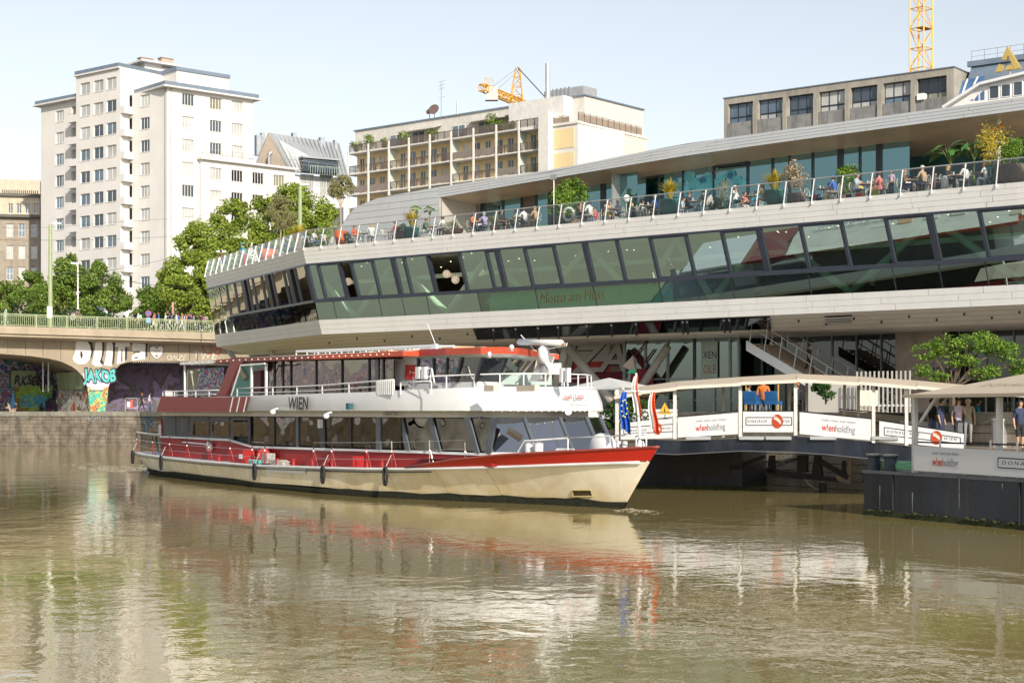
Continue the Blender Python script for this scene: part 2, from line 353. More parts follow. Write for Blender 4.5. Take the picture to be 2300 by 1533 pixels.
for p in pxs:
    x, zb = FB_.at(p, arch(p), WY); _, zt = FB_.at(p, toppy(p)+22, WY); pts.append((x, max(zb, ZQ), zt))
for (xa, ba_, ta), (xb, bb, tb) in zip(pts, pts[1:]):
    wall.quad((xa, WY, ba_), (xb, WY, bb), (xb, WY, tb), (xa, WY, ta))
    if not (ba_ <= ZQ+.01 and bb <= ZQ+.01): sof.quad((xa, WY, ba_), (xa, WY+16, ba_), (xb, WY+16, bb), (xb, WY, bb))
wall.build('spandrel_wall', conc_b, br); sof.build('arch_soffit', conc_b, br)
x203, x236 = FB_.X(203, WY), FB_.X(236, WY)
def deckz(x): # rises gently to the left, as the real deck does
    xr = FB_.X(470, 0); za = FB_.at(0, 731, 0)[1]; zb = FB_.at(470, 746, 0)[1]; return za+(zb-za)*x/xr
xs_ = [FB_.X(p, 0) for p in (-1500, -1100, -700, -420, -300, -150, 0, 120, 240, 360, 480, 600, 700)]
fas = MB(); dk = MB(); ledge = MB()
for xa, xb in zip(xs_, xs_[1:]):
    a, b = deckz(xa), deckz(xb)
    fas.prism([(xa, 0, a-.72), (xa, .25, a-.72), (xa, .25, a), (xa, 0, a)], (xb-xa, 0, b-a))
    dk.prism([(xa, .25, a-1.0), (xa, 20, a-1.0), (xa, 20, a-.05), (xa, .25, a-.05)], (xb-xa-.001, 0, b-a))
    fas.prism([(xa, .24, a-.72), (xa, WY+.1, a-.95), (xa, WY+.1, a-1.2), (xa, .24, a-.95)], (xb-xa, 0, b-a))
fas.build('edge_beam', M('edge_concrete', (.36, .3, .22), .85, var=.12, scale=.6, bump=.2, streak=.3, scol=(.2, .17, .12)), br); dk.build('deck', conc_b, br)
def btext(body, px, py, h, mat, bold=0., sx=1., shear=0., off=.004, rot=0.):
    x, z = FB_.at(px, py, WY-off); return text(body, h, mat, br, (x, WY-off, z), rot=(math.pi/2, rot, 0), sx=sx, shear=shear, bold=bold, name='graffiti_lettering')
spW = M('paint_white', (.62, .59, .55), .6, var=.06)
def bblob(outl, mat, off, hole=None):
    m = MB(); m.prism([(*FB_.at(px, py, WY-off), )[:1]+(WY-off,)+(FB_.at(px, py, WY-off)[1],) for px, py in outl], (0, .003, 0)); return m.build('graffiti_lettering', mat, br)
def letter(outl, holes=()):
    bblob([(a+5, b-5) for a, b in outl], spb, .006); bblob(outl, spW, .012)
    for h in holes: bblob(h, spb, .018)
letter([(174, 763), (184, 760), (194, 764), (202, 775), (205, 790), (202, 806), (193, 816), (178, 818), (166, 812), (163, 804), (169, 790), (170, 772)], [[(181, 787), (185, 790), (186, 800), (182, 806), (180, 796)]])
letter([(214, 770), (222, 765), (229, 768), (230, 782), (228, 800), (224, 812), (230, 822), (214, 822), (206, 816), (210, 800), (213, 785)])
letter([(240, 770), (250, 766), (254, 775), (253, 800), (251, 822), (233, 820), (238, 800)])
letter([(261, 766), (292, 768), (292, 778), (281, 779), (280, 812), (262, 818), (266, 779), (258, 778)], [[(273, 782), (275, 784), (275, 812), (272, 812)]])
letter([(298, 770), (327, 772), (326, 806), (296, 809), (296, 799), (304, 793), (296, 784)], [[(300, 789), (314, 788), (314, 792), (300, 792)], [(302, 802), (310, 801), (310, 804), (302, 805)]])
heart = [(352, 807), (344, 800), (337, 790), (337, 781), (342, 777), (348, 778), (352, 784), (357, 778), (363, 777), (367, 782), (366, 790), (361, 799)]
bblob([(352+(a-352)*1.1, 791+(b-791)*1.1) for a, b in heart], spb, .006); bblob(heart, spW, .012)
for q in ([(346, 787), (349, 787), (348, 791)], [(355, 787), (358, 787), (357, 791)], [(345, 795), (352, 799), (359, 795), (352, 802)], [(351.6, 784), (352.4, 784), (352.4, 807), (351.6, 807)]): bblob(q, spb, .018)
btext('ONZE', 372, 808, .5, M('spray_grey', (.5, .47, .42), .7), shear=.3); btext('TWE', 432, 806, .8, M('spray_grey', (.5, .47, .42), .7), shear=.2); btext('O8', 450, 795, 1.2, M('spray_red', (.35, .12, .08), .7), bold=.02)
pierf = graffitimat('mural_pier', [(.04, .32, .15), (.08, .42, .34), (.4, .5, .15), (.5, .18, .05), (.08, .35, .2), (.5, .45, .5)], .8)
pier = MB(); pier.quad((x203, WY-.02, ZQ), (x236, WY-.02, ZQ), (FB_.X(244, WY), WY-.02, FB_.at(240, 868, WY)[1]), (FB_.X(196, WY), WY-.02, FB_.at(200, 868, WY)[1]))
pier.build('mural', pierf, br)
MB().quad((FB_.X(196, WY), WY-.016, FB_.at(200, 868, WY)[1]), (FB_.X(244, WY), WY-.016, FB_.at(240, 868, WY)[1]), (FB_.X(252, WY), WY-.016, FB_.at(240, 838, WY)[1]), (FB_.X(184, WY), WY-.016, FB_.at(200, 838, WY)[1])).build('mural', M('mural_lilac', (.55, .45, .6), .7, var=.3, scale=1.), br)
btext('JAKOB', 190, 848+8, 1.15, spb, bold=.17, sx=.62, off=.03); btext('JAKOB', 190.5, 848+7.5, 1.1, M('spray_turquoise', (.07, .42, .4), .6), bold=.05, sx=.63, off=.036)
pm = MB()
for px in (207, 214, 221, 229): pm.ball((FB_.X(px, WY), WY-.03, FB_.at(px, 872, WY)[1]), .27, 10, 0, 1)
pm.build('mural', spW, br)
def flank(xa, ya, xb, yb, z1, mat, z0=ZQ, name='pier_flank'):
    return MB().quad((xa, ya, z0), (xb, yb, z0), (xb, yb, z1), (xa, ya, z1)).build(name, mat, br)
olive = graffitimat('mural_olive', [(.25, .19, .04), (.28, .21, .04), (.35, .55, .07), (.06, .4, .55), (.26, .2, .04)], .5)
redm = graffitimat('mural_red', [(.5, .08, .04), (.35, .35, .3), (.55, .52, .5), (.12, .16, .06), (.6, .2, .05)], .7)
mixm = graffitimat('mural_mixed', [(.5, .12, .15), (.06, .12, .4), (.6, .55, .58), (.12, .12, .15), (.06, .4, .45), (.35, .04, .08)], .9)
darkm = graffitimat('mural_dark', [(.06, .05, .06), (.12, .09, .16), (.08, .065, .07), (.22, .17, .3), (.07, .06, .05)], .35, dark=(.13, .11, .17))
greent = M('mural_green_block', (.25, .32, .18), .7, var=.15, scale=.8)
zt = FB_.at(100, 843, WY+8)[1]
flank(x203-.02, WY+.1, FB_.X(130, WY+9), WY+9, FB_.at(200, 874, WY+2)[1], redm)
MB().quad((x203-.5, WY+.3, FB_.at(200, 874, WY+2)[1]), (FB_.X(130, WY+9), WY+9, FB_.at(200, 874, WY+2)[1]), (FB_.X(126, WY+9), WY+9, FB_.at(200, 835, WY+2)[1]), (FB_.X(183, WY), WY+.3, FB_.at(200, 835, WY+2)[1])).build('pier_flank', greent, br)
def iletter(body, px, py, h, mat, y, rot=0., **k):
    x, z = FB_.at(px, py, y); text(body, h, mat, br, (x, y, z), rot=(math.pi/2, 0, rot), name='graffiti_lettering', **k)
fa = math.atan2(-(8.9), x203-FB_.X(130, WY+9))
iletter('RUMENO', 131.5, 866, 1.3, spb, WY+8.6, fa, sx=.75, bold=.03); iletter('AMOX', 141, 908, 2., M('spray_silver', (.45, .43, .42), .6), WY+8, fa, sx=.85, bold=.09, shear=.2)
Yb = WY+15
MB().box(FB_.X(34, Yb), FB_.X(88, Yb), Yb, Yb+1, ZQ, FB_.at(50, 868, Yb)[1]).build('pier', olive, br)
MB().box(FB_.X(25, Yb), FB_.X(80, Yb), Yb-.01, Yb+1, FB_.at(50, 868, Yb)[1]+.002, FB_.at(50, 832, Yb)[1]).build('pier', greent, br)
iletter('RKSEN', 31, 864, .95, spb, Yb-.03, bold=.05, sx=.75, shear=.2); iletter('BIKNA', 37, 893, 1.2, M('spray_lime', (.2, .4, .05), .6), Yb-.03, shear=.5, bold=.07, sx=.7); iletter('SWK', 42, 912, 1.1, M('spray_cyan', (.05, .3, .45), .6), Yb-.04, shear=.5, bold=.07, sx=.8)
MB().poly([(FB_.X(20, Yb-2), Yb-2, ZQ), (FB_.X(37, Yb-2), Yb-2, ZQ), (FB_.X(30, Yb-2), Yb-2, ZQ+2.4)]).build('mural', M('mural_sky_blue', (.1, .35, .65), .6), br)
Yc = WY+17.5
MB().box(-120, FB_.X(260, Yc), Yc, Yc+.5, ZQ, ZS-.1).build('rear_wall', mixm, br)
MB().box(FB_.X(236, WY)-.02, FB_.X(236, WY)+.3, WY+.1, WY+7, ZQ, FB_.at(251, 815, WY)[1]).build('pier_flank', darkm, br)
MB().box(FB_.X(240, WY+7), 60, WY+7, WY+7.4, ZQ, ZS-1.2).build('rear_wall', darkm, br)
m_ = MB()
for px in (95, 107): m_.box(FB_.X(px, WY+6), FB_.X(px, WY+6)+.14, WY+6, WY+6.14, ZQ+2, FB_.at(px, 812, WY+6)[1])
m_.build('service_ladder', midgrey, br)
m_ = MB()
for k in range(22): m_.ball((FB_.X(300+k*5.2, WY-.02), WY-.05, FB_.at(300, 812.5, WY)[1]), .05, 6)
m_.build('lamp_string', white, br)
for px in (17, 57, 96, 136, 336, 400, 425): 
    x, z = FB_.at(px, arch(px)-2, WY-.003); _, z1 = FB_.at(px, toppy(px)+26, WY); MB().box(x, x+.05, WY-.003, WY+.01, z, z1).build('joint', joint_m, br)
rail_g = M('railing_green', (.27, .32, .17), .45, var=.08)
rt = FB_.root('bridge_railing', 'light green steel railing along the bridge edge', 'railing')
xl, xr = FB_.X(-60, .3), FB_.X(500, .3); pm_ = B(-.07, .07, -.05, .05, 0, 1.16).mesh('post', rail_g); bm_ = B(-.022, .022, -.02, .02, .1, 1.02).mesh('baluster', rail_g)
x = xl; step = (FB_.X(400, .3)-FB_.X(37, .3))/5.4; npost = int((xr-xl)/step)
for i in range(npost+1):
    x = xl+i*step; link('post', pm_, rt, (x, .12, deckz(x)))
    if i < npost:
        for j in range(1, 16): xx = x+step*j/16; link('baluster', bm_, rt, (xx, .12, deckz(xx)))
MB().bar((xl, .12, deckz(xl)+1.14), (xr, .12, deckz(xr)+1.14), .12, .09).build('handrail', rail_g, rt)
MB().bar((xl, .12, deckz(xl)+1.0), (xr, .12, deckz(xr)+1.0), .05, .05).build('top_rail', rail_g, rt)
MB().bar((xl, .12, deckz(xl)+.1), (xr, .12, deckz(xr)+.1), .05, .06).build('bottom_rail', rail_g, rt)
BR_DECK = lambda px, y: (FB_.X(px, y), y, deckz(FB_.X(px, y))+.16)
def BW(px, y): x, yy, z = BR_DECK(px, y); return FB_.w(x, yy, z)
tag(MB().quad(FB_.w(-3, 16.5, ZS+.02), FB_.w(60, 16.5, ZS+.02), FB_.w(60, 60, ZS+.02), FB_.w(-60, 60, ZS+.02)).build('street_pavement', paving), kind='structure')
ow = thing('opposite_quay_wall', 'beige graffiti covered quay wall of the near bank behind the viewpoint', 'wall', (0, 0, 0))
B(-90, 130, -16, -15, -.5, 5.2).build('wall_face', conc_b, ow)
for k in range(9): MB().box(-70+k*17, -62+k*17, -14.99, -14.97, 1.6, 4.6).build('mural', [pierf, redm, olive, mixm][k % 4], ow)
tag(MB().quad((-300, -200, 5.1), (300, -200, 5.1), (300, -15.9, 5.1), (-300, -15.9, 5.1)).build('near_bank_ground', paving), kind='structure')
def panemat(name, col, rough=.08): return M(name, col, rough, 0, var=.25, scale=.35, spec=.8)
PM = [panemat('pane_dark', (.05, .07, .09)), panemat('pane_blue', (.1, .15, .2)), panemat('pane_curtain', (.4, .41, .4), .3), panemat('pane_olive', (.2, .2, .14), .2), panemat('pane_black', (.015, .02, .025))]
WC = {}
def window(root, x0, x1, z0, z1, y, fm, cols=3, rows=1, pane=0, fw=.07, sill=None):
    w_, h_ = round(x1-x0, 2), round(z1-z0, 2); k = (w_, h_, cols, rows, fm.name, fw)
    if k not in WC:
        m = MB(); m.box(0, w_, 0, .06, 0, fw); m.box(0, w_, 0, .06, h_-fw, h_); m.box(0, fw, 0, .06, fw, h_-fw); m.box(w_-fw, w_, 0, .06, fw, h_-fw)
        for i in range(1, cols): a = w_*i/cols; m.box(a-fw*.6, a+fw*.6, .003, .055, fw, h_-fw)
        for i in range(1, rows): a = h_*i/rows; m.box(fw, w_-fw, .006, .05, a-fw*.5, a+fw*.5)
        WC[k] = m.mesh('window', fm)
    o = link('window', WC[k], root, (x0, y, z0)); kp = (w_, h_, pane)
    if kp not in WC: WC[kp] = MB().quad((.02, .04, .02), (w_-.02, .04, .02), (w_-.02, .04, h_-.02), (.02, .04, h_-.02)).mesh('pane', PM[pane])
    link('pane', WC[kp], o)
    if sill: link('sill', WC.setdefault(('s', w_), B(-.08, w_+.08, -.22, .0, -.08, 0).mesh('sill', sill)), o)
    return o
rp = lambda: rnd.choice([0, 0, 1, 1, 1, 2, 2, 2])
plaster = M('tower_plaster', (.64, .62, .59), .8, var=.05, scale=.25, bump=.1, bscale=6, streak=.16, scol=(.42, .4, .37))
zinc = M('zinc_sheet', (.2, .25, .31), .45, .4, var=.1, scale=.6)
wframe = M('window_white', (.62, .6, .56), .5)
def tower():
    ox, oy = (376-CX)/F*218, 218.
    FL = Fr(ox, oy, math.radians(-38)); FR = Fr(ox, oy, math.radians(41.5))
    t = thing('apartment_tower', 'tall white apartment tower with stacked balconies behind the trees', 'tower block', (ox, oy, 0), math.radians(-38))
    t2 = link('right_wing', None, t, None, math.radians(79.5))
    def P(px, py, y=0): return FL.at(px, py, y)
    xc = 0; xr0 = FL.X(270); xm0 = FL.X(171, -1.6); xm1 = FL.X(270, -1.6); xl0 = FL.X(92, .0)
    ztR = P(376, 197)[1]; ztM = P(270, 153, -1.6)[1]; ztL = P(92, 240)[1]
    def rows(px, ys, y): return [P(px, v, y)[1] for v in ys]
    z1 = P(325, 226)[1]; sh = (P(325, 226)[1]-P(325, 583)[1])/7
    ww = FL.X(336)-FL.X(315); wh = 1.62
    fr_ = MB(); holes = []
    cR = FL.X(315)
    for i in range(10): holes.append((cR, cR+ww, z1-i*sh-wh/2, z1-i*sh+wh/2))
    lg0, lg1 = FL.X(271), FL.X(297)
    lz = P(285, 232)[1]
    for i in range(10): holes.append((lg0+.02, lg1, lz-i*sh-1.6, lz-i*sh+1.0))
    fr_.facade(xr0, 0, ZS-8, ztR, 0, holes[:10], .22); 
    M1 = MB(); M1.facade(xr0, 0, ZS-8, ztR, 0, holes, .22); M1.build('front_wall', plaster, t)
    for h in holes[:10]: window(t, *h, .16, wframe, 3, 1, rp(), sill=plaster)
    lgm = MB()
    for h in holes[10:]:
        a, b, c, d = h; lgm.add([(a,.22,c),(b,.22,c),(b,.22,d),(a,.22,d),(a,1.6,c),(b,1.6,c),(b,1.6,d),(a,1.6,d)], [(0,4,5,1),(3,2,6,7),(0,3,7,4),(1,5,6,2),(4,7,6,5)])
        window(t, a+.5, a+1.5, c+.1, d-.4, 1.52, wframe, 1, 1, 0)
    lgm.build('loggia_lining', plaster, t)
    mb = MB(); holes = []; zm = P(221, 193, -1.6)[1]; mw = 1.15*ww/1.3
    for px in (191, 221, 250):
        xa = FL.X(px, -1.6)
        for i in range(11): holes.append((xa-mw*.62, xa+mw*.62, zm-i*sh-wh/2, zm-i*sh+wh/2))
    mb.facade(xm0, xm1, ZS-8, ztM, -1.6, holes, .22)
    mb.quad((xm1, -1.6, ZS-8), (xm1, 0, ZS-8), (xm1, 0, ztM), (xm1, -1.6, ztM)); mb.quad((xm0, 0, ZS-8), (xm0, -1.6, ZS-8), (xm0, -1.6, ztM), (xm0, 0, ztM))
    mb.quad((xm1, 0, ztR), (xm1, 9, ztR), (xm1, 9, ztM), (xm1, 0, ztM)); mb.quad((xm0, 12, ztL), (xm0, 0, ztL), (xm0, 0, ztM), (xm0, 12, ztM))
    mb.quad((xm0, -1.6, ztM), (xm1, -1.6, ztM), (xm1, 9, ztM), (xm0, 9, ztM))
    mb.build('middle_block', plaster, t)
    for h in holes: window(t, *h, -1.6+.16, wframe, 2, 1, rp(), sill=plaster)
    bal = B(0, 1, 0, 1.55, 0, 1.0).mesh('balcony', plaster); rl = MB().tube([(0, 0, 0), (1, 0, 0)], .03, 5).mesh('handrail', midgrey)
    for i in range(10):
        z = lz-i*sh-1.72
        o = link('balcony', bal, t, (xm1+.01, -1.6, z), None, (lg1-xm1+.25, 1, 1)); link('handrail', rl, o, (0, .05, 1.2))
        o = link('balcony', bal, t, (FL.X(151, -1.6), -1.6, z), None, (xm0-FL.X(151, -1.6)-.01, 1, 1)); link('handrail', rl, o, (0, .05, 1.2))
    lb = MB(); holes = []; zl = P(134, 261)[1]; xa = FL.X(125)
    for i in range(9): holes.append((xa, xa+ww*.95, zl-i*sh-wh/2, zl-i*sh+wh/2))
    g0, g1 = FL.X(160), FL.X(170)
    for i in range(9): holes.append((g0, g1, lz-i*sh-1.6, lz-i*sh+1.))
    lb.facade(xl0, xm0, ZS-8, ztL, 0, holes, .22)
    for h in holes[9:]:
        a, b, c, d = h; lb.add([(a,.22,c),(b,.22,c),(b,.22,d),(a,.22,d),(a,1.6,c),(b,1.6,c),(b,1.6,d),(a,1.6,d)], [(0,4,5,1),(3,2,6,7),(0,3,7,4),(1,5,6,2),(4,7,6,5)])
    lb.quad((xl0, 12, ZS-8), (xl0, 0, ZS-8), (xl0, 0, ztL), (xl0, 12, ztL)); lb.quad((xl0, 0, ztL), (xm0, 0, ztL), (xm0, 12, ztL), (xl0, 12, ztL))
    lb.build('left_block', plaster, t)
    for h in holes[:9]: window(t, *h, .16, wframe, 3, 1, rp(), sill=plaster)
    def edge(x0, x1, z, y, name='roof_edge', o=.9):
        MB().box(x0-o, x1+o*.2, y-o, y+14, z, z+.22).build('eave', M('eave_white', (.6, .58, .55), .7), t); MB().box(x0-o*.7, x1+o*.1, y-o*.7, y+13, z+.222, z+.75).build(name, zinc, t)
    edge(xl0, xm0, ztL, 0); edge(xm0+.2, xm1-.1, ztM, -1.6, o=.35)
    xe = FR.X(568); h0 = FR.at(423, 224)[1]; hs_ = []; rw = FR.X(437)-FR.X(410)
    for px in (423, 485, 533):
        x = FR.X(px)
        for i in range(10): hs_.append((x-rw/2, x+rw/2, h0-i*sh-wh/2, h0-i*sh+wh/2))
    m = MB(); m.facade(0, xe, ZS-8, ztR, 0, hs_, .2); m.quad((xe, 0, ZS-8), (xe, 16, ZS-8), (xe, 16, ztR), (xe, 0, ztR))
    m.build('side_wall', plaster, t2)
    xw = FR.X(452)
    for h in hs_:
        if h[0] > xw-2 and h[3] < FR.at(485, 352)[1]-.5: continue
        window(t2, *h, .14, wframe, 4, 1, rnd.choice([3, 3, 2, 0, 2]) , sill=plaster)
    MB().box(-1.0, xe+.9, -.9, 14, ztR, ztR+.22).build('eave', M('eave_white', (.6, .58, .55), .7), t2)
    MB().box(-.75, xe+.6, -.65, 13.6, ztR+.222, ztR+.8).build('roof_edge', zinc, t2)
    a, z = FR.at(397, 150, 5); b = FR.X(513, 5); zz = FR.at(397, 158, 5)[1]
    MB().box(a, b, 5, 14, ztR, zz).build('penthouse', plaster, t2); MB().box(a-.2, b+.2, 4.8, 14.2, zz, zz+.5).build('roof_edge', zinc, t2)
    a, z = FR.at(325, 140, 9); b = FR.X(386, 9)
    MB().box(a, b, 9, 15, ztR, FR.at(325, 141, 9)[1]).build('penthouse', plaster, t2)
    MB().box(a-1, b+1, 8, 15.5, FR.at(325, 141, 9)[1], FR.at(325, 141, 9)[1]+.25).build('roof_slab', plaster, t2)
    for px, y in ((330, 9.5), (376, 9)):
        a, z = FR.at(px, 139, y); c = MB().box(a-.9, a+.9, y, y+1, z-1, z+.4).build('chimney', M('chimney_plaster', (.4, .33, .28), .8), t2)
        MB().box(-1, 1, -.05, 1.05, .4, .55).build('chimney_cap', M('chimney_cap', (.25, .14, .1), .8), c, loc=(a, y, z))
    y = -.6; x0, z0 = FR.at(452, 358, y); x1 = FR.X(662, y); hs_ = []
    for px in (485, 533, 580, 627):
        x = FR.X(px, y)
        for i in range(5): z = FR.at(px, 390, y)[1] if px == 485 else None; hs_.append((x-rw/2, x+rw/2, FR.at(485, 390, y)[1]-i*sh-wh/2, FR.at(485, 390, y)[1]-i*sh+wh/2))
    m = MB(); m.facade(x0, x1, ZS-8, z0, y, hs_, .2); m.quad((x0, y, z0), (x1, y, z0), (x1, 8, z0), (x0, 8, z0)); m.quad((x0, 0, ZS), (x0, y, ZS), (x0, y, z0), (x0, 0, z0)); m.build('low_wing_wall', plaster, t2)
    for h in hs_: window(t2, *h, y+.14, wframe, 4, 1, rnd.choice([3, 2, 4, 4, 2]), sill=plaster)
    MB().box(x0-.4, x1, y-.6, 8, z0, z0+.3).build('eave', M('eave_white', (.6, .58, .55), .7), t2)
    g = MB(); k = 0
    while x0+k*1.6 < x1+12: g.box(x0+k*1.6, x0+k*1.6+.05, y-.3, y-.25, z0+.3, z0+1.5); k += 1
    g.box(x0, x1+12, y-.3, y-.26, z0+1.45, z0+1.5); g.box(x0, x1+12, y-.3, y-.26, z0+.9, z0+.94); g.build('roof_railing', midgrey, t2)
    return t, t2, FL, FR, ztR
tw, tw2, TFL, TFR, TZ = tower()
for x_, p_, z0_, fr_ in ((-.35, tw, -.12, 0), (.5, tw2, -.1, 1)): MB().tube([(x_, z0_, ZS-6), (x_, z0_, TZ)], .07, 6).build('downpipe', midgrey, p_)
def oldhouse():
    fr = Fr((0-CX)/F*255-3, 255, math.radians(12)); t = fr.root('old_apartment_house', 'old brown and beige apartment house at the left edge', 'house')
    m = M('old_render', (.3, .26, .21), .85, var=.15, streak=.5, scol=(.16, .13, .11)); m2 = M('old_render_light', (.5, .44, .34), .85, var=.1, streak=.3, scol=(.3, .22, .15))
    x0, x1 = -6, fr.X(89); zc = fr.at(40, 484)[1]; zr = fr.at(40, 440)[1]; zt = fr.at(40, 402)[1]; hs = []
    for px in (22, 49, 76):
        x = fr.X(px)
        for py in (517, 566, 614, 662): z = fr.at(px, py)[1]; hs.append((x-.5, x+.5, z-1.05, z+1.05))
    MB().facade(x0, x1, ZS-5, zc, 0, hs, .25).build('front_wall', m, t)
    hh = []
    for px in (24, 43, 62, 81): x, z = fr.at(px, 468); hh.append((x-.38, x+.38, z-.8, z+.8))
    MB().facade(x0, x1, zc, zr, 0, hh, .25).build('attic_wall', m2, t)
    for h in hs: window(t, *h, .16, wframe, 2, 2, rnd.choice([1, 2]), sill=m2)
    for h in hh: window(t, *h, .16, wframe, 2, 1, 0)
    MB().box(x0, x1+.3, -.8, .0, zc-.35, zc+.1).build('cornice', M('cornice_dark', (.12, .11, .1), .8), t)
    MB().box(x0, x1+.3, -.5, .0, zr-.1, zr+.35).build('roof_edge', M('cornice_dark', (.12, .11, .1), .8), t)
    MB().box(x0, x1, .6, 5, zr, zt).build('fire_wall', m2, t)
    B(x0, x1, .5, 12, ZS-5, zr-.12).build('body', m, t)
    v = MB()
    for k in range(18): v.box(fr.X(5+k*4.6, .58), fr.X(5+k*4.6, .58)+.16, .58, .62, zr+.5, zr+1.0)
    v.build('vent_slots', black, t)
oldhouse()
def silver():
    fr = Fr((640-CX)/F*245, 245, math.radians(30)); t = fr.root('silver_roof_house', 'house with steep silver sheet metal roof beside the tower', 'house')
    al = M('silver_sheet', (.36, .38, .4), .4, .35, var=.08, scale=.4); gb = M('gable_render', (.3, .25, .2), .85, var=.1)
    x0 = fr.X(566); xe = fr.X(775); zr = fr.at(605, 298, 0)[1]; ze = fr.at(660, 383, 0)[1]; xr = fr.X(604)
    MB().prism([(fr.X(572), 0, ze), (fr.X(648), 0, ze), (xr, 0, zr)], (0, .3, 0)).build('gable_wall', gb, t)
    zr2 = fr.at(760, 322, 2)[1]; a = Vector((xr, 0, zr)); b = Vector((xe, 2, zr2)); c = Vector((xe, -1.2, ze-.4)); d = Vector((fr.X(650), -.3, ze-.2))
    MB().prism([a, b, c, d], (0, .25, -.1)).build('roof', al, t)
    seam = MB().bar((0, 0, 0), (1, 0, 0), .06, .12).mesh('roof_seam', M('seam', (.25, .27, .28), .5, .3))
    for k in range(17):
        u = (k+.5)/17; p = a.lerp(b, u)+Vector((0, -.04, .03)); q = d.lerp(c, u)+Vector((0, -.04, .03)); e = (q-p)
        o = link('roof_seam', seam, t, p, e.to_track_quat('X', 'Z').to_euler(), (e.length, 1, 1))
    for px, w_, h_ in ((582, 12, 30), (592, 8, 34), (663, 10, 26), (725, 11, 27), (755, 6, 18)):
        y = 1.2; x, z = fr.at(px, {582: 303, 592: 298, 663: 298, 725: 308, 755: 314}[px], y); MB().box(x-w_*.034, x+w_*.034, y, y+.9, z-h_*.07-1, z).build('chimney', M('chimney_grey', (.33, .36, .4), .6, .2), t)
    MB().box(fr.X(660), xe, .6, 8, ZS-2, ze-.5).build('wall', M('pale_render', (.56, .57, .58), .8, var=.05), t)
    y = -1.6; MB().box(fr.X(682, y), fr.X(760, y), y, y+1.2, fr.at(700, 385, y)[1], fr.at(700, 358, y)[1]).build('dormer_glazing', PM[0], t)
    MB().box(fr.X(678, y), fr.X(764, y), y-.3, y+2, fr.at(700, 356, y)[1], fr.at(700, 352, y)[1]).build('dormer_roof', al, t)
    g = MB(); y = -2.4
    for k in range(12): x = fr.X(697+k*5.4, y); g.box(x, x+.05, y, y+.05, fr.at(700, 390, y)[1], fr.at(700, 372, y)[1])
    z = fr.at(700, 372, y)[1]; g.box(fr.X(697, y), fr.X(760, y), y, y+.05, z, z+.05); g.build('terrace_railing', M('rail_pale_green', (.4, .5, .42), .5), t)
    for px in (690, 733):
        x, z = fr.at(px, 415, .5); window(t, x-1.1, x+1.1, z-1.6, z+1.6, .5, wframe, 2, 1, 2)
    v = MB(); x, z = fr.at(604, 372, -1.4); v.tube([(x, -1.4, z-1), (x, -1.4, z+1.6)], .22, 8); v.tube([(x, -1.4, z+1.6), (x+.4, -1.4, z+2.)], .3, 8); v.build('vent_pipe', midgrey, t)
silver()
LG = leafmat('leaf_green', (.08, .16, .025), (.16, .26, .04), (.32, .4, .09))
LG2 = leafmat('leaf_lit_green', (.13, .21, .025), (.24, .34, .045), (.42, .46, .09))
LO = leafmat('leaf_olive', (.18, .19, .08), (.3, .29, .13), (.42, .38, .2))
LY = leafmat('leaf_yellow', (.4, .3, .02), (.55, .42, .05), (.5, .5, .12))
LB = leafmat('leaf_bush', (.05, .12, .02), (.12, .24, .03), (.3, .4, .05))
LD = leafmat('leaf_dark', (.02, .05, .012), (.03, .08, .02), (.07, .14, .03))
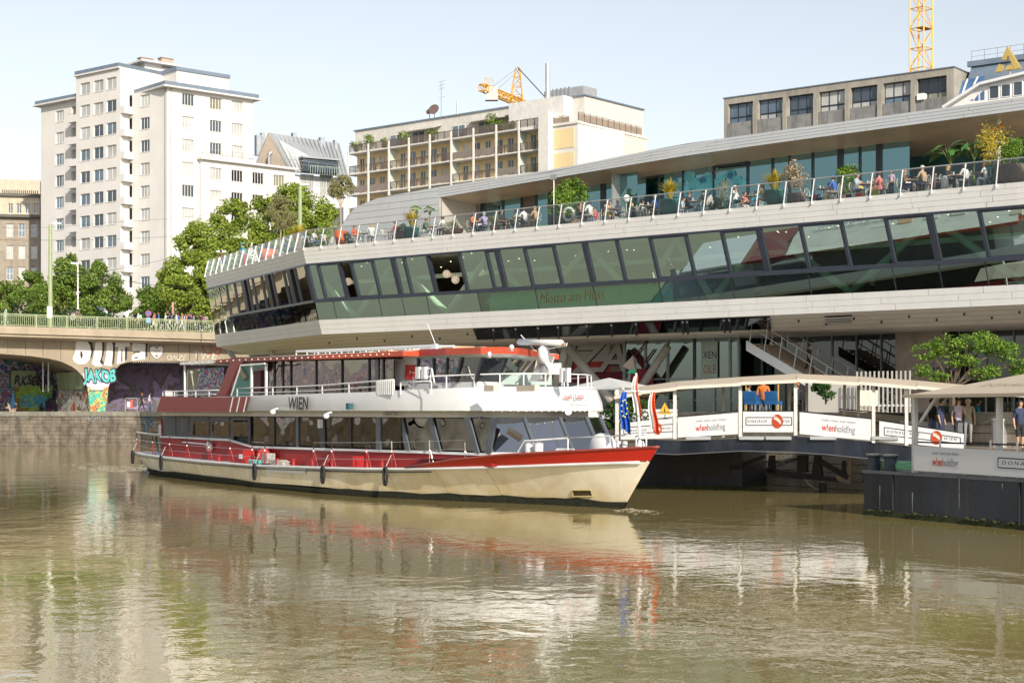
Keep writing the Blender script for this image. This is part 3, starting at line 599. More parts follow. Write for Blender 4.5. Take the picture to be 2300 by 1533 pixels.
def balc():
    ang = math.atan2(-3600, 4357); cx, cy = (1298-CX)/F*202, 202.
    fr = Fr(cx, cy, ang); fr2 = Fr(cx, cy, math.atan2(3600, 2900))
    t = fr.root('balcony_apartment_block', 'cream apartment block with long rows of dark railed balconies', 'apartment block')
    t2 = link('side_wing', None, t, None, fr2.a-ang)
    cream = M('cream_render', (.68, .54, .3), .8, var=.04); wh = M('block_white', (.62, .6, .56), .8, var=.05); grey = M('block_grey', (.56, .54, .5), .8, var=.08, streak=.2, scol=(.3, .3, .3))
    brn = M('balcony_brown', (.11, .085, .07), .6, var=.15)
    xs = [fr.X(px) for px in (784, 829, 875, 920, 967, 1015, 1065, 1116, 1167, 1219)]
    zt = [fr.at(1219, py)[1] for py in (281, 333, 384, 436, 488)]; n = 5
    yb = 1.6
    for k, z in enumerate(zt):
        if k: 
            hs = []
            for i in range(9):
                a, b = xs[i], xs[i+1]; hs.append((a+.5, a+1.5, z+.1, z+2.3)); hs.append((b-1.75, b-.35, z+.1, z+2.3))
            MB().facade(xs[0], xs[-1], z, zt[k-1]-.2, yb, hs, .15).build('recessed_wall', cream, t)
            for h in hs: window(t, *h, yb+.1, wframe, 2, 1, rnd.choice([0, 1, 1, 2]))
        MB().box(xs[0]-.3, xs[-1], -.15, yb+ (3 if k == 0 else 0), z-.2, z).build('balcony_slab', grey, t)
        for i in range(9):
            a, b = xs[i]+.2, xs[i+1]-.15; solid = rnd.random() < .22 and k
            o = None
            if solid: MB().box(a, b, -.1, -.04, z+.1, z+1.0).build('balcony_panel', M('balcony_taupe', (.2, .17, .15), .7, var=.1), t)
            else:
                m = MB(); m.box(a, b, -.1, -.05, z+.95, z+1.05); nn = 3
                for q in range(nn+1): xx = a+(b-a)*q/nn; m.box(xx-.05, xx+.05, -.1, -.03, z, z+1.05)
                for q in range(nn*7): xx = a+(b-a)*(q+.5)/(nn*7); m.box(xx-.025, xx+.05, -.085, -.055, z+.1, z+.95)
                m.build('balcony_railing', brn, t)
            if k and i % 3 == 1: MB().box(b-.1, b, .0, yb, z, zt[k-1]-.2).build('divider_screen', M('frosted_screen', (.5, .56, .52), .3), t)
    for x in xs: MB().box(x-.11, x+.11, -.25, -.02, ZS, zt[0]+ .9).build('column', wh, t)
    MB().box(xs[-1]+.15, fr.X(1243), -1.1, 6, ZS, fr.at(1230, 255)[1]).build('stair_wall', wh, t)
    MB().box(fr.X(1243)+.01, 0, .0, 10, ZS, fr.at(1298, 277)[1]).build('end_bay', wh, t)
    for k, (a, b) in enumerate(((286, 330), (340, 385), (395, 440))):
        MB().box(fr.X(1245), fr.X(1290), -.06, .02, fr.at(1290, b)[1], fr.at(1290, a)[1]).build('bay_panel', cream, t)
    y = 3; x0, z0 = fr.at(798, 294, y); x1, z1 = fr.at(1288, 219, y)
    MB().box(x0, 0-1.2, y, 16, zt[0]+.004, z1).build('penthouse', grey, t); MB().box(x0-.2, -1.0, y-.2, 16.2, z1, z1+.18).build('roof_edge', zinc, t)
    for px in (890, 940, 1030, 1090, 1170): x, z = fr.at(px, 306-(px-890)*.15, y-.03); window(t, x-1.2, x+1.2, zt[0]+.2, zt[0]+2.3, y-.07, wframe, 2, 1, 1)
    for k, (pa, pb) in enumerate(((908, 982), (1050, 1140), (1150, 1240))):
        xa, za = fr.at(pa, 0, y-1)[0], z1-.9; xb = fr.X(pb, y-1); MB().prism([(xa, y, za), (xa, y-1.9, za-.6), (xa, y-1.9, za-.7), (xa, y, za-.1)], (xb-xa, 0, 0)).build('awning', M('awning_beige', (.5, .47, .42), .8), t)
    xe = fr2.X(1452); zb = fr.at(1298, 277)[1]
    hs = []
    for px in (1327,):
        for k in range(3): x, z = fr2.at(px, 304, 0); hs.append((x-1., x+1., z-.95-k*2.9, z+.95-k*2.9))
    x, z = fr2.at(1388, 315, 0); hs.append((x-.5, x+.5, z-1.4, z+1.1))
    m = MB(); m.facade(0, xe, ZS, zb, 0, hs, .2); m.quad((xe, 0, ZS), (xe, 9, ZS), (xe, 9, zb), (xe, 0, zb)); m.build('side_wall', M('side_cream', (.66, .6, .48), .8, var=.04), t2)
    for h in hs: window(t2, *h, .1, wframe, 3, 1, 3)
    MB().box(-.2, xe+.2, -.12, 9, zb+.003, zb+.3).build('terrace_edge', wh, t2)
    def rail(par, xa, xb, y, z):
        k = int((xb-xa)/1.3); 
        pr = B(.08, 1.22, 0, .04, .12, 1.0).mesh('railing_panel', M('railing_taupe', (.28, .22, .17), .6)); fm = MB().box(0, .06, -.02, .05, 0, 1.15).box(0, 1.3, -.02, .03, 1.1, 1.15).mesh('railing_frame', brn)
        for i in range(k): link('railing_frame', fm, par, (xa+i*1.3, y, z)); link('railing_panel', pr, par, (xa+i*1.3, y, z))
    rail(t2, 0, xe, -.05, zb+.3); rail(t, fr.X(1244), 0, -.05, zb+.05)
    y = 3.; a, za = fr2.at(1290, 222, y); b, zb_ = fr2.at(1400, 245, y)
    MB().box(1.0, b, y, 12, zb+.2, (z1)-.004).build('penthouse', M('penthouse_white', (.6, .59, .57), .8), t2)
    for px, py0, py1, r in ((1230, 143, 215, .55), (1030-3, 228, 255, .22), (745, 0, 0, 0)):
        if r: x, z = fr.at(px, py0, 6); MB().tube([(x, 6, z1), (x, 6, z)], r*.6, 10).build('flue', steel, t)
    x, z = fr.at(1226, 205, 6); MB().box(fr.X(1222, 6), fr.X(1310, 6), 6, 9, z1, fr.at(1280, 197, 6)[1]).build('air_unit', steel, t)
    for k in range(5): a = fr.X(1240+k*9, 5.98); MB().box(a, a+.3, 5.95, 6, z1+.4, fr.at(1240, 201, 6)[1]).build('air_unit_rib', midgrey, t)
    x, z = fr.at(991, 183, 5); m = MB(); m.tube([(x, 5, z1), (x, 5, z)], .05, 5)
    for q in (0, .5, 1., 2.2): m.bar((x-.5, 5, z-.1-q), (x+.5, 5.2, z+.1-q), .04, .04)
    m.build('antenna', midgrey, t)
    for px, py, r in ((976, 248, .8), (965, 253, .45)):
        x, z = fr.at(px, py, 5); MB().lathe([(0.02, 0), (r*.6, .1), (r, .3)], (0, 0, 0), 12).build('satellite_dish', M('dish_dark', (.12, .08, .07), .6), t, loc=(x, 5, z), rot=(1.2, 0, .3))
        MB().tube([(x, 5, z1), (x, 5, z)], .06, 5).build('dish_mast', midgrey, t)
    rg2 = np.random.default_rng(3)
    for px, s_ in ((800, 1.), (828, 1.2), (865, .8), (905, 1.1), (972, .9), (1105, 1.3), (1125, .8), (1150, .6)):
        p_ = fr.w(fr.X(px, .7), .7, zt[0]+.1); q_ = thing('balcony_shrub', 'green shrub on the cream block top balcony, '+{800: 'at its left end', 828: 'round, second from the left', 865: 'small, third from the left', 905: 'under the first awning', 972: 'left of the middle', 1105: 'tallest, right of the middle', 1125: 'beside the tallest one', 1150: 'smallest, at the right'}[px], 'shrub', p_, 0, 'shrubs on the top balcony')
        link('foliage', quadmesh('foliage', leaves(rg2, [(np.array([0, 0, 1.1*s_]), np.array([.9*s_, .6, .9*s_]))], 500, .22), LG), q_); MB().lathe([(.25, 0), (.35, .5), (.1, .5)], (0, 0, 0), 8).build('pot', brn, q_)
    return t, fr, zt, z1, t2
bt, bfr, bzt, bz1, bt2 = balc()
def office():
    fr = Fr((1626-CX)/F*165, 165, math.atan2(-3600, 4633)); t = fr.root('concrete_office_block', 'bare grey concrete office block with wide dark window bands', 'office block')
    raw = M('raw_concrete', (.3, .28, .24), .9, var=.15, scale=.7, bump=.2, streak=.7, scol=(.15, .14, .13))
    zt = fr.at(1626, 222)[1]; sc = 165/F; xs = [fr.X(p) for p in (1626, 1697, 1764, 1833, 1904, 1977, 2052, 2133)]
    z1 = fr.at(1626, 236)[1]; z0 = fr.at(1626, 279)[1]; sh = fr.at(1697, 221)[1]-fr.at(1697, 290)[1]
    sh = (fr.at(1905, 190)[1]-fr.at(1905, 268)[1])
    hs = []
    for i in range(7):
        for k in range(3): hs.append((xs[i]+(.5 if i == 0 else .3), xs[i+1]-.3, z0-k*sh, z1-k*sh))
    m = MB(); m.facade(xs[0], xs[-1]+.4, ZS, zt, 0, hs, .5); m.quad((xs[0], 12, ZS), (xs[0], 0, ZS), (xs[0], 0, zt), (xs[0], 12, zt)); m.quad((xs[-1]+.4, 0, ZS), (xs[-1]+.4, 12, ZS), (xs[-1]+.4, 12, zt), (xs[-1]+.4, 0, zt))
    m.quad((xs[0], 0, zt), (xs[-1]+.4, 0, zt), (xs[-1]+.4, 12, zt), (xs[0], 12, zt)); m.build('frame_wall', raw, t)
    B(xs[0]-.1, xs[-1]+.5, -.1, 12, zt+.002, zt+.1).build('roof_edge', zinc, t)
    navy = M('window_navy', (.02, .03, .05), .4)
    for j, h in enumerate(hs):
        i, k = j//3, j % 3; hh = h[3]-h[2]; zm = h[2]+hh*.3
        window(t, h[0], h[1], zm, h[3], .4, navy, 3, 1, [1, 1, 0, 2, 0, 2, 4][i] if k == 0 else 4); window(t, h[0], h[1], h[2], zm-.01, .4, navy, 3, 1, [1, 2, 0, 2, 2, 1, 3][i] if k == 0 else 0)
        MB().box(h[0]-.01, h[1]+.01, -.05, .2, h[2]-1.45, h[2]-.002).build('spandrel_panel', M('raw_concrete_dark', (.2, .2, .2), .9, var=.2, streak=.8, scol=(.07, .07, .07)), t)
    for i in range(1, 7): MB().box(xs[i]-.22, xs[i]+.22, -.22, .02, ZS, zt-1.2).build('pillar', raw, t)
    x, z = fr.at(2072, 219, .2); MB().box(x-.35, x+.35, -.3, .4, z-.3, z+.3).build('air_conditioner', white, t)
    fr = Fr((2140-CX)/F*150, 150, math.atan2(-3600, 4633)); t = fr.root('glass_roof_office', 'blue grey glass and zinc roofed office with white gable dormer', 'office block')
    zb = fr.at(2140, 250)[1]; zt = fr.at(2150, 155, 3)[1]; xe = fr.X(2420)
    zt2 = zt
    MB().prism([(.6, 0, zb-8), (.6, 0, zb), (.6, 3, zt), (.6, 12, zt), (.6, 12, zb-8)], (xe, 0, 0)).build('mansard_roof', M('zinc_blue', (.22, .28, .35), .4, .4, var=.15, scale=.5), t)
    MB().box(.3, xe, 2.7, 3.1, zt, zt+.5).build('roof_edge', zinc, t)
    g = MB()
    for k in range(14): g.box(.6+k*1.25, .64+k*1.25, 3, 3.04, zt+.4, zt+1.5)
    g.box(.6, xe, 3, 3.04, zt+1.46, zt+1.5); g.box(.6, xe, 3, 3.04, zt+.95, zt+.98); g.build('roof_railing', midgrey, t)
    sk = panemat('pane_sky', (.06, .14, .3))
    def slope(px, py, off=.05):
        best = min((abs(fr.at(px, py, y)[1]-(zb+(zt-zb)*y/3)), y) for y in [i*.02 for i in range(151)])[1]; x, z = fr.at(px, py, best); return Vector((x, best-off, z+.0))
    for a, b, y0, y1, y2 in ((2147, 2170, 222, 180, 182), (2171, 2193, 210, 178, 176), (2194, 2213, 195, 173, 170)):
        MB().poly([slope(a-6, y0), slope(b-8, y0-2), slope(b, y2), slope(a+6, y1)]).build('roof_window', sk, t)
        MB().bar(slope(a-8, y0, .1), slope(a+3, y1, .1), .12, .12).build('window_bar', white, t)
    y = -2.5; pts = [(2122, 243), (2205, 190), (2290, 168), (2330, 160), (2400, 200), (2400, 262), (2122, 262)]
    P3 = [(fr.at(a, b, y)[0], y, fr.at(a, b, y)[1]) for a, b in pts]
    MB().prism(P3, (0, 2.6, 0)).build('gable', white, t)
    MB().bar((P3[0][0], y-.2, P3[0][2]), (P3[1][0], y-.2, P3[1][2]), .8, .25).bar((P3[1][0], y-.2, P3[1][2]), (P3[3][0], y-.2, P3[3][2]), .8, .25).build('gable_moulding', offwhite, t)
    for a, b, y0, y1 in ((2221, 2244, 193, 221), (2248, 2270, 190, 217), (2275, 2297, 184, 214), (2301, 2323, 180, 210)):
        x0, z1 = fr.at(a, y0, y-.06); x1, z0 = fr.at(b, y1, y-.06); window(t, x0, x1, z0, z1, y-.06, white, 1, 1, 0)
    for pp in ([(2178, 226), (2186, 222), (2186, 226)], [(2189, 223), (2198, 211), (2198, 226), (2189, 226)], [(2202, 209), (2211, 202), (2211, 224), (2202, 225)]):
        MB().poly([(fr.at(a, b, y-.03)[0], y-.03, fr.at(a, b, y-.03)[1]) for a, b in pp]).build('gable_window', sk, t)
    gold = M('gold_letter', (.55, .4, .13), .4, .3, var=.05)
    s = fr.root('rooftop_letter_sign', 'large gold letter A standing on the zinc roof', 'sign'); y = -1.2
    def pr(pts): return [(fr.at(a, b, y)[0], y, fr.at(a, b, y)[1]) for a, b in pts]
    m = MB()
    for q in ([(2249, 134), (2262, 104), (2264, 124), (2259, 135)], [(2262, 104), (2292, 153), (2278, 155), (2264, 124)], [(2278, 155), (2256, 158), (2262, 147), (2272, 146)], [(2235, 162), (2243, 144), (2252, 146), (2248, 160)]):
        m.prism(pr(q), (0, .5, 0))
    m.build('letter', gold, s); p = pr([(2266, 158), (2266, 175)]); MB().tube([Vector(p[0])+Vector((0, .25, 0)), Vector(p[1])+Vector((0, .25, 0))], .12, 8).build('stand', midgrey, s)
    p = pr([(2252, 146), (2266, 136)]); MB().tube([Vector(p[0])+Vector((0, .55, 0)), Vector(p[1])+Vector((0, .55, 0))], .06, 6).build('brace', midgrey, s)
office()
yel = M('crane_yellow', (.68, .36, .03), .5, var=.08)
def lattice(m, p, q, w, seg, r=.05, taper=1.):
    p, q = Vector(p), Vector(q); d = (q-p).normalized(); u = Vector((0, 0, 1)) if abs(d.z) < .9 else Vector((1, 0, 0))
    a = d.cross(u).normalized(); b = a.cross(d).normalized(); n = max(2, int((q-p).length/seg)); C = []
    for i in range(n+1):
        f = i/n; c = p.lerp(q, f); ww = w*(1+(taper-1)*f)/2; C.append([c+a*sx*ww+b*sy*ww for sx, sy in ((1, 1), (-1, 1), (-1, -1), (1, -1))])
    for j in range(4): m.tube([C[0][j], C[n][j]], r*1.5, 4)
    for i in range(n):
        for j in range(4):
            k = (j+1) % 4; m.tube([C[i][j], C[i][k]], r*.8, 4)
            m.tube([C[i][j], C[i+1][k]] if (i+j) % 2 else [C[i][k], C[i+1][j]], r*.8, 4)
c = thing('tower_crane', 'yellow lattice crane mast rising behind the concrete office', 'crane', (wp(2069, 922, 190).x, 190, 0), .75)
m = MB(); lattice(m, (0, 0, ZS), (0, 0, 58), 1.9, 2.35, .075); m.build('mast', yel, c)
for z in (37.2, 42.9, 48.5): MB().box(-.9, .9, -.9, .2, z, z+.08).build('mast_platform', M('crane_yellow_dark', (.5, .3, .05), .6), c)
c = thing('tower_crane', 'yellow crane top with jib and counterweight behind the balcony block', 'crane', (0, 0, 0))
Y = 300; a = wp(1082, 196, Y); b = wp(1195, 243, Y+18); top = wp(1163, 152, Y+12); base = wp(1160, 236, Y+12)
m = MB(); lattice(m, a, b, 1.2, 1.5, .09); m.build('counter_jib', yel, c)
m = MB(); lattice(m, base, top, 2.6, 1.7, .08, .3); m.build('apex', yel, c)
q = wp(1104, 207, Y+2); MB().box(q.x-1.2, q.x+1.2, q.y-.8, q.y+.8, q.z-1.6, q.z+1).build('counterweight', M('weight_concrete', (.55, .5, .44), .8), c)
q = wp(1098, 190, Y+2); MB().box(q.x-.9, q.x+.9, q.y-.8, q.y+.8, q.z-.5, q.z+1.2).build('winch_house', midgrey, c)
m = MB(); m.tube([top, wp(1222, 216, Y)], .12, 4); m.build('jib_rope', darkgrey, c)
m = MB(); m.tube([top, wp(1110, 192, Y)], .05, 4); m.tube([top+Vector((.3, 0, -.5)), wp(1120, 198, Y)], .05, 4); m.build('stay_rope', midgrey, c)
rng = np.random.default_rng(5)
bark = M('bark', (.1, .075, .05), .9, var=.3, scale=4, bump=.4)
def tree(label, trunk, blobs, n, size, mat=LG, group='trees on the street behind the bridge', name='broadleaf_tree', cat='tree', tr=.25):
    """trunk = (px, py_base, Y); blobs = (px, py, rpx, rpy, dY)"""
    b = wp(*trunk); t = thing(name, label, cat, b, 0, group); sc = trunk[2]/F
    bl = [(np.array(wp(px, py, trunk[2]+dy)-b), np.array([rx*sc, rx*sc, ry*sc])) for px, py, rx, ry, dy in blobs]
    link('crown', quadmesh('crown', leaves(rng, bl, int(n*1.3), size*.82), mat), t)
    m = MB(); top = sum((Vector(c) for c, r in bl), Vector())/len(bl); fork = Vector((0, 0, top.z*.45))
    m.tube([(0, 0, 0), fork*.5+Vector((.05, 0, 0)), fork], [tr, tr*.85, tr*.7], 8)
    for c, r in bl: 
        c = Vector(c); mid = fork.lerp(c, .5)+Vector((0, 0, .3)); m.tube([fork, mid, c], [tr*.55, tr*.35, tr*.12], 6)
        for k in range(4): e = c+Vector((rnd.uniform(-1, 1)*r[0], rnd.uniform(-1, 1)*r[1], rnd.uniform(-.3, .8)*r[2]))*.75; m.tube([mid.lerp(c, .4), e], [tr*.2, tr*.05], 5)
    m.build('trunk', bark, t, smooth=True); return t
tree('broad green tree at the left edge behind the bridge railing', (25, 800, 200), [(10, 665, 45, 38, 0), (60, 640, 40, 40, 2), (95, 680, 40, 30, -2)], 9000, .36)
tree('round green tree directly right of the tall green bridge lamp pole', (150, 800, 195), [(150, 620, 38, 42, 0), (185, 650, 50, 45, 1), (120, 670, 45, 38, -1), (150, 590, 22, 22, 0)], 12000, .36)
tree('dark green tree with a pointed top behind the white street lamp', (250, 800, 192), [(230, 640, 45, 40, 0), (265, 668, 35, 32, 1), (222, 605, 18, 22, 0), (210, 685, 45, 28, -2)], 10000, .36)
tree('low green tree between the bridge pedestrians and the tower', (350, 800, 186), [(340, 680, 40, 36, 0), (390, 660, 50, 45, 0), (320, 710, 30, 25, 0)], 10000, .34, LG)
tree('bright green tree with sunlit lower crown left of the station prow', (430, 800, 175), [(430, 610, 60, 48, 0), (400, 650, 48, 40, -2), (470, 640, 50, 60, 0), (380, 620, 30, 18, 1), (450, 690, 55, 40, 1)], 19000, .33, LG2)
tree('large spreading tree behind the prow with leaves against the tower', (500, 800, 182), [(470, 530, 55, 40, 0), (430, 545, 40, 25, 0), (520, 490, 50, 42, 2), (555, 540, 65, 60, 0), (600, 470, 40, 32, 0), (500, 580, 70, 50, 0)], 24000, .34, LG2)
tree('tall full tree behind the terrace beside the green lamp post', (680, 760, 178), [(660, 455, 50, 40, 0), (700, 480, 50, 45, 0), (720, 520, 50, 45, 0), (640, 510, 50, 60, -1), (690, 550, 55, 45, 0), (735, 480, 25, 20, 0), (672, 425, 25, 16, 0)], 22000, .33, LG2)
hedge = thing('hedge_bushes', 'low green bushes on the far pavement behind the bridge railing', 'hedge', wp(150, 740, 178))
link('foliage', quadmesh('foliage', leaves(rng, [(np.array(wp(px, 722+rnd.random()*12, 178)-wp(150, 740, 178)), np.array([2.2, 1.5, 1.3])) for px in range(-10, 500, 26)], 9000, .3), LD), hedge)
tag(link('far_foliage', quadmesh('far_foliage', leaves(rng, [(np.array(wp(px, 690, 230)), np.array([3.5, 2, 3.2])) for px in range(-60, 640, 45)], 9000, .5), LD)), 'dark mass of street greenery far behind the pavement trees', 'greenery', kind='stuff')
def lamp(label, px, py0, py1, Y, mat, r=.12, arm=0., cat='street lamp'):
    b = wp(px, py1, Y); t = wp(px, py0, Y); o = thing('street_lamp', label, cat, b, 0, 'lamp posts of the street')
    h = t.z-b.z; MB().tube([(0, 0, 0), (0, 0, h)], [r*1.15, r*.85], 8).build('pole', mat, o)
    if arm: MB().tube([(0, 0, h-.15), (arm*.5, 0, h+.15), (arm, 0, h+.2)], .05, 6).build('arm', mat, o)
    MB().box(arm-.1, arm+.75, -.16, .16, h+.05, h+.22).build('lamp_head', white, o)
    return o
l_ = lamp('tall green lamp pole rising from the bridge railing', 113, 505, 735, 154, rail_g, .2, .3); MB().box(-.25, .25, -.24, -.16, .9, 2.0).build('notice', white, l_)
lamp('thin white street lamp behind the bridge', 175, 594, 720, 168, white, .07, -.6)
lamp('thick green lamp post behind the terrace grasses', 674, 418, 600, 150, rail_g, .2, .1)
lamp('small white lamp head near the prow railing', 497, 568, 700, 150, white, .06, -.3)
def wire(label, pts, r=.015):
    P = [wp(*p) for p in pts]; o = thing('overhead_wire', label, 'wire', P[0], 0, 'overhead tram wires'); m = MB(); Q = []
    for a, b in zip(P, P[1:]):
        for k in range(6): f = k/6; c = a.lerp(b, f)-P[0]; c.z -= math.sin(f*math.pi)*.25; Q.append(c)
    Q.append(P[-1]-P[0]); m.tube(Q, r, 4); m.build('cable', darkgrey, o)
wire('long overhead wire crossing low in front of the white tower', [(-20, 538, 160), (430, 528, 165)])
wire('overhead wire from the green pole to the station prow', [(118, 602, 154), (470, 652, 150)])
wire('second overhead wire just below the first near the prow', [(118, 610, 154), (300, 632, 152), (470, 664, 150)])
wire('overhead wire rising to the green lamp post', [(118, 612, 154), (300, 598, 170), (480, 545, 180)])
wire('overhead wire at window height across the tower foot', [(-20, 510, 158), (240, 500, 162), (640, 460, 170)], .012)
BT_ = [(-60, 16), (-38, 12), (-14, 14), (14, 13), (40, 15), (64, 12)]
for i, (x_, h_) in enumerate(BT_):
    t = thing('bank_tree', ['leftmost', 'second', 'third', 'fourth', 'fifth', 'rightmost'][i]+' tree of the row on the near bank behind the viewpoint', 'tree', (x_, -24, 5.1), 0, 'trees on the near bank')
    link('crown', quadmesh('crown', leaves(rng, [(np.array([0, 0, h_*.55]), np.array([5.5, 4, h_*.35])), (np.array([2.5, 0, h_*.4]), np.array([4, 3, 3.]))], 3500, .55), LG), t); MB().tube([(0, 0, 0), (0, 0, h_*.5)], .25, 6).build('trunk', bark, t)
TT = math.tan(math.radians(11.5))
KX, KY = (690-CX)/F*105, 105.
FS = Fr(KX, KY, math.atan2(-.629, .777))
st = FS.root('ship_station_building', 'long white and glass ship station with slanted windows and roof terrace', 'building')
zT, zA, zB_, zC, zD, zE = 14.0, 12.93, 10.5, 9.28, 8.33, 7.65
def dd(z): return (zT-z)*TT
XR = 62.
SH = Vector((0, 0))
KX0 = -.45
def K(d): return Vector((KX0+.21*d+ (.0), d))
def kx(z): return K(dd(z)).x+(zT-z)*.07
TIP = Vector((-21.8, 9.8))
def tip(d): return Vector((TIP.x+.6*d, TIP.y+.5*d))
hull = M('station_cladding', (.7, .7, .69), .42, .1, var=.03, scale=.6, streak=.22, scol=(.42, .4, .35))
hull2 = M('station_cladding_under', (.8, .75, .68), .4, .0, var=.05, scale=.5)  # underside copy of the cladding, its colour brightened for light bounced off water
hjoint = M('cladding_joint', (.3, .29, .28), .8)
frame_m = M('station_frame', (.025, .03, .045), .35, var=.1)
def seg(z, d, which, u):
    k = Vector((kx(z) if d is None else K(d).x+.35, dd(z) if d is None else d)); d_ = dd(z) if d is None else d
    if which == 0: e = Vector((XR, d_))
    else: e = tip(d_)
    v = k.lerp(e, u); return Vector((v.x, v.y, z))
def seglen(which): return (XR) if which == 0 else 23.5
def band(name, z0, d0, z1, d1, rows, mat, off=0., lens=(2.6, 4.6), gap=.011, which=(0, 1), parent=st, skip=None, dark=True):
    for wch in which:
        L = seglen(wch)
        if dark:
            MB().quad(seg(z0, d0, wch, 0)+Vector((0, .05, 0)), seg(z0, d0, wch, 1)+Vector((0, .05, 0)), seg(z1, d1, wch, 1)+Vector((0, .05, 0)), seg(z1, d1, wch, 0)+Vector((0, .05, 0))).build('backing', hjoint, parent)
        for r in range(rows):
            u = 0.
            while u < 1:
                ln = rnd.uniform(*lens)/L; e = min(1, u+ln)
                if 1-e < .02: e = 1
                g = gap/L; t0 = r/rows; t1 = (r+1)/rows; gz = gap*.5/max(.2, abs(z1-z0))
                def pt(uu, t):
                    a = seg(z0, d0, wch, uu); b = seg(z1, d1, wch, uu); return a.lerp(b, t)
                q = [pt(u+g, t0+gz), pt(e-g, t0+gz), pt(e-g, t1-gz), pt(u+g, t1-gz)]
                if q[0].x < 52: MB().prism(q, (0, .04, 0)).build(name, mat, parent)
                u = e
band('cladding_panel', zA, None, zT, None, 4, hull)
band('cladding_panel', zD, None, zC, None, 3, hull)
band('soffit_panel', zE, 4.6, zD, None, 4, hull2, lens=(3, 6))
def outline(d, z, yb=22.): return [Vector((XR, d, z)), Vector((XR, yb, z)), Vector((-13, yb, z)), Vector((*tip(d), z)), Vector((K(d).x+.35, d, z))]
MB().poly(outline(4.6, zE+.0)).build('underside', hull2, st)
deckm = M('terrace_boards', (.36, .3, .23), .7, var=.15)
MB().prism(outline(.06, zT-.12), (0, 0, .1)).build('terrace_deck', deckm, st)
MB().prism(outline(.5, zA+.03), (0, 0, .05)).build('ceiling', M('ceiling_white', (.8, .8, .74), .6), st)
MB().prism(outline(1.15, zC-.15), (0, 0, .1)).build('floor', M('inner_floor', (.3, .22, .15), .4), st)
MB().prism([Vector((XR, 11, zC)), Vector((-10, 11, zC)), Vector((-10, 11.3, zC)), Vector((XR, 11.3, zC))], (0, 0, zA-zC)).build('inner_wall', M('inner_wall_wood', (.1, .055, .03), .6, var=.3), st)
MB().box(-14, -10, 10, 22, zC, zA).build('core_wall', M('inner_wall_wood', (.1, .055, .03), .6), st)
sg = glassmat('station_glass', (.6, .93, .78), .48, rcol=(.78, 1., .95), bump=.006, bs=.35)
sg2 = glassmat('station_glass_prow', (.15, .22, .2), .55, rcol=(.9, .95, .95), bump=.05, bs=.5)
tubem = M('inner_steel_tube', (.75, .8, .62), .5)
zz = [(FS.X(p, 1.7), zA-.1 if i % 2 == 0 else zC+.1) for i, p in enumerate((700, 800, 885, 1005, 1100, 1208, 1320, 1440, 1540 -20, 1600, 1725, 1850+60, 2095, 2300, 2560))]
for (xa, za), (xb, zb) in zip(zz, zz[1:]): MB().tube([(xa, 1.7, za), (xb, 1.7, zb)], .2, 8).build('diagonal_tube', tubem, st, smooth=True)
MB().box(1, XR, 2.2, 2.4, zC+2.35, zC+2.6).build('cross_beam', tubem, st)
tops = [674, 713, 760, 787, 835, 881, 906, 959, 1030, 1091, 1115, 1177, 1242, 1312, 1384, 1459, 1539, 1620, 1703, 1796, 1888, 1988, 2086, 2198, 2316, 2440, 2570, 2700]
heavy = {674, 881, 1115, 1312, 1703, 2086, 2316}; opened = {760, 959}
LEAN = .34
tx = [kx(zA)+.0 if p == 674 else FS.X(p, dd(zA)) for p in tops]
def wpt(x, z, off=0., lean=LEAN): return Vector((x+(zA-z)/(zA-zB_)*lean, dd(z)-off, z))
MB().bar(seg(zA-.05, None, 0, 0)+Vector((0, -.03, 0)), seg(zA-.05, None, 0, 1)+Vector((0, -.03, 0)), .14, .12).build('head_rail', frame_m, st)
MB().bar(seg(zB_, None, 0, 0)+Vector((0, -.05, 0)), seg(zB_, None, 0, 1)+Vector((0, -.05, 0)), .18, .2).build('sill_rail', frame_m, st)
for i, p in enumerate(tops):
    hv = p in heavy; x = tx[i]; wd = .34 if hv else .17
    MB().prism([wpt(x-wd*.5, zB_+.06, .1), wpt(x+wd*.5, zB_+.06, .1), wpt(x+wd*.5, zA-.1, .1), wpt(x-wd*.5, zA-.1, .1)], (0, .3, 0)).build('mullion', frame_m, st)
    if i+1 < len(tops):
        a, b = x+wd*.5, tx[i+1]-(.17 if tops[i+1] in heavy else .085)
        if p not in opened:
            pn = MB().quad(wpt(a, zB_+.09), wpt(b, zB_+.09), wpt(b, zA-.1), wpt(a, zA-.1)).build('window_pane', sg, st)
            if not hv and i % 2: 
                m = MB()
                for q, r in ((wpt(a, zB_+.13, .03), wpt(b, zB_+.13, .03)), (wpt(a, zA-.16, .03), wpt(b, zA-.16, .03))): m.bar(q, r, .06, .08)
                m.build('window_frame', frame_m, pn)
low = [690, 750, 852, 904, 959, 1074, 1203, 1333, 1481, 1564, 1642, 1815, 2005, 2109, 2213, 2330, 2450, 2570, 2700]
lx = [kx(zB_)+.02 if p == 690 else FS.X(p, dd(zB_-.5)) for p in low]
frost = glassmat('station_glass_frosted', (.40, .75, .58), .30, rcol=(.7, .95, .85), bump=.006)
def lpt(x, z, off=0.): return Vector((x+(zB_-z)*.1, dd(z)-off, z))
for i in range(len(low)-1):
    a, b = lx[i]+.02, lx[i+1]-.02
    pn = MB().quad(lpt(a, zC), lpt(b, zC), lpt(b, zB_-.1), lpt(a, zB_-.1)).build('parapet_pane', frost if low[i] in (1074, 1203, 1333) else sg, st)
    MB().prism([lpt(b, zC, .01), lpt(b+.05, zC, .01), lpt(b+.05, zB_-.1, .01), lpt(b, zB_-.1, .01)], (0, .08, 0)).build('glazing_joint', frame_m, st)
MB().box(FS.X(1068), FS.X(1480), 1.35, 1.45, zC, zB_-.12).build('green_screen', M('green_screen', (.45, .75, .6), .6), st)
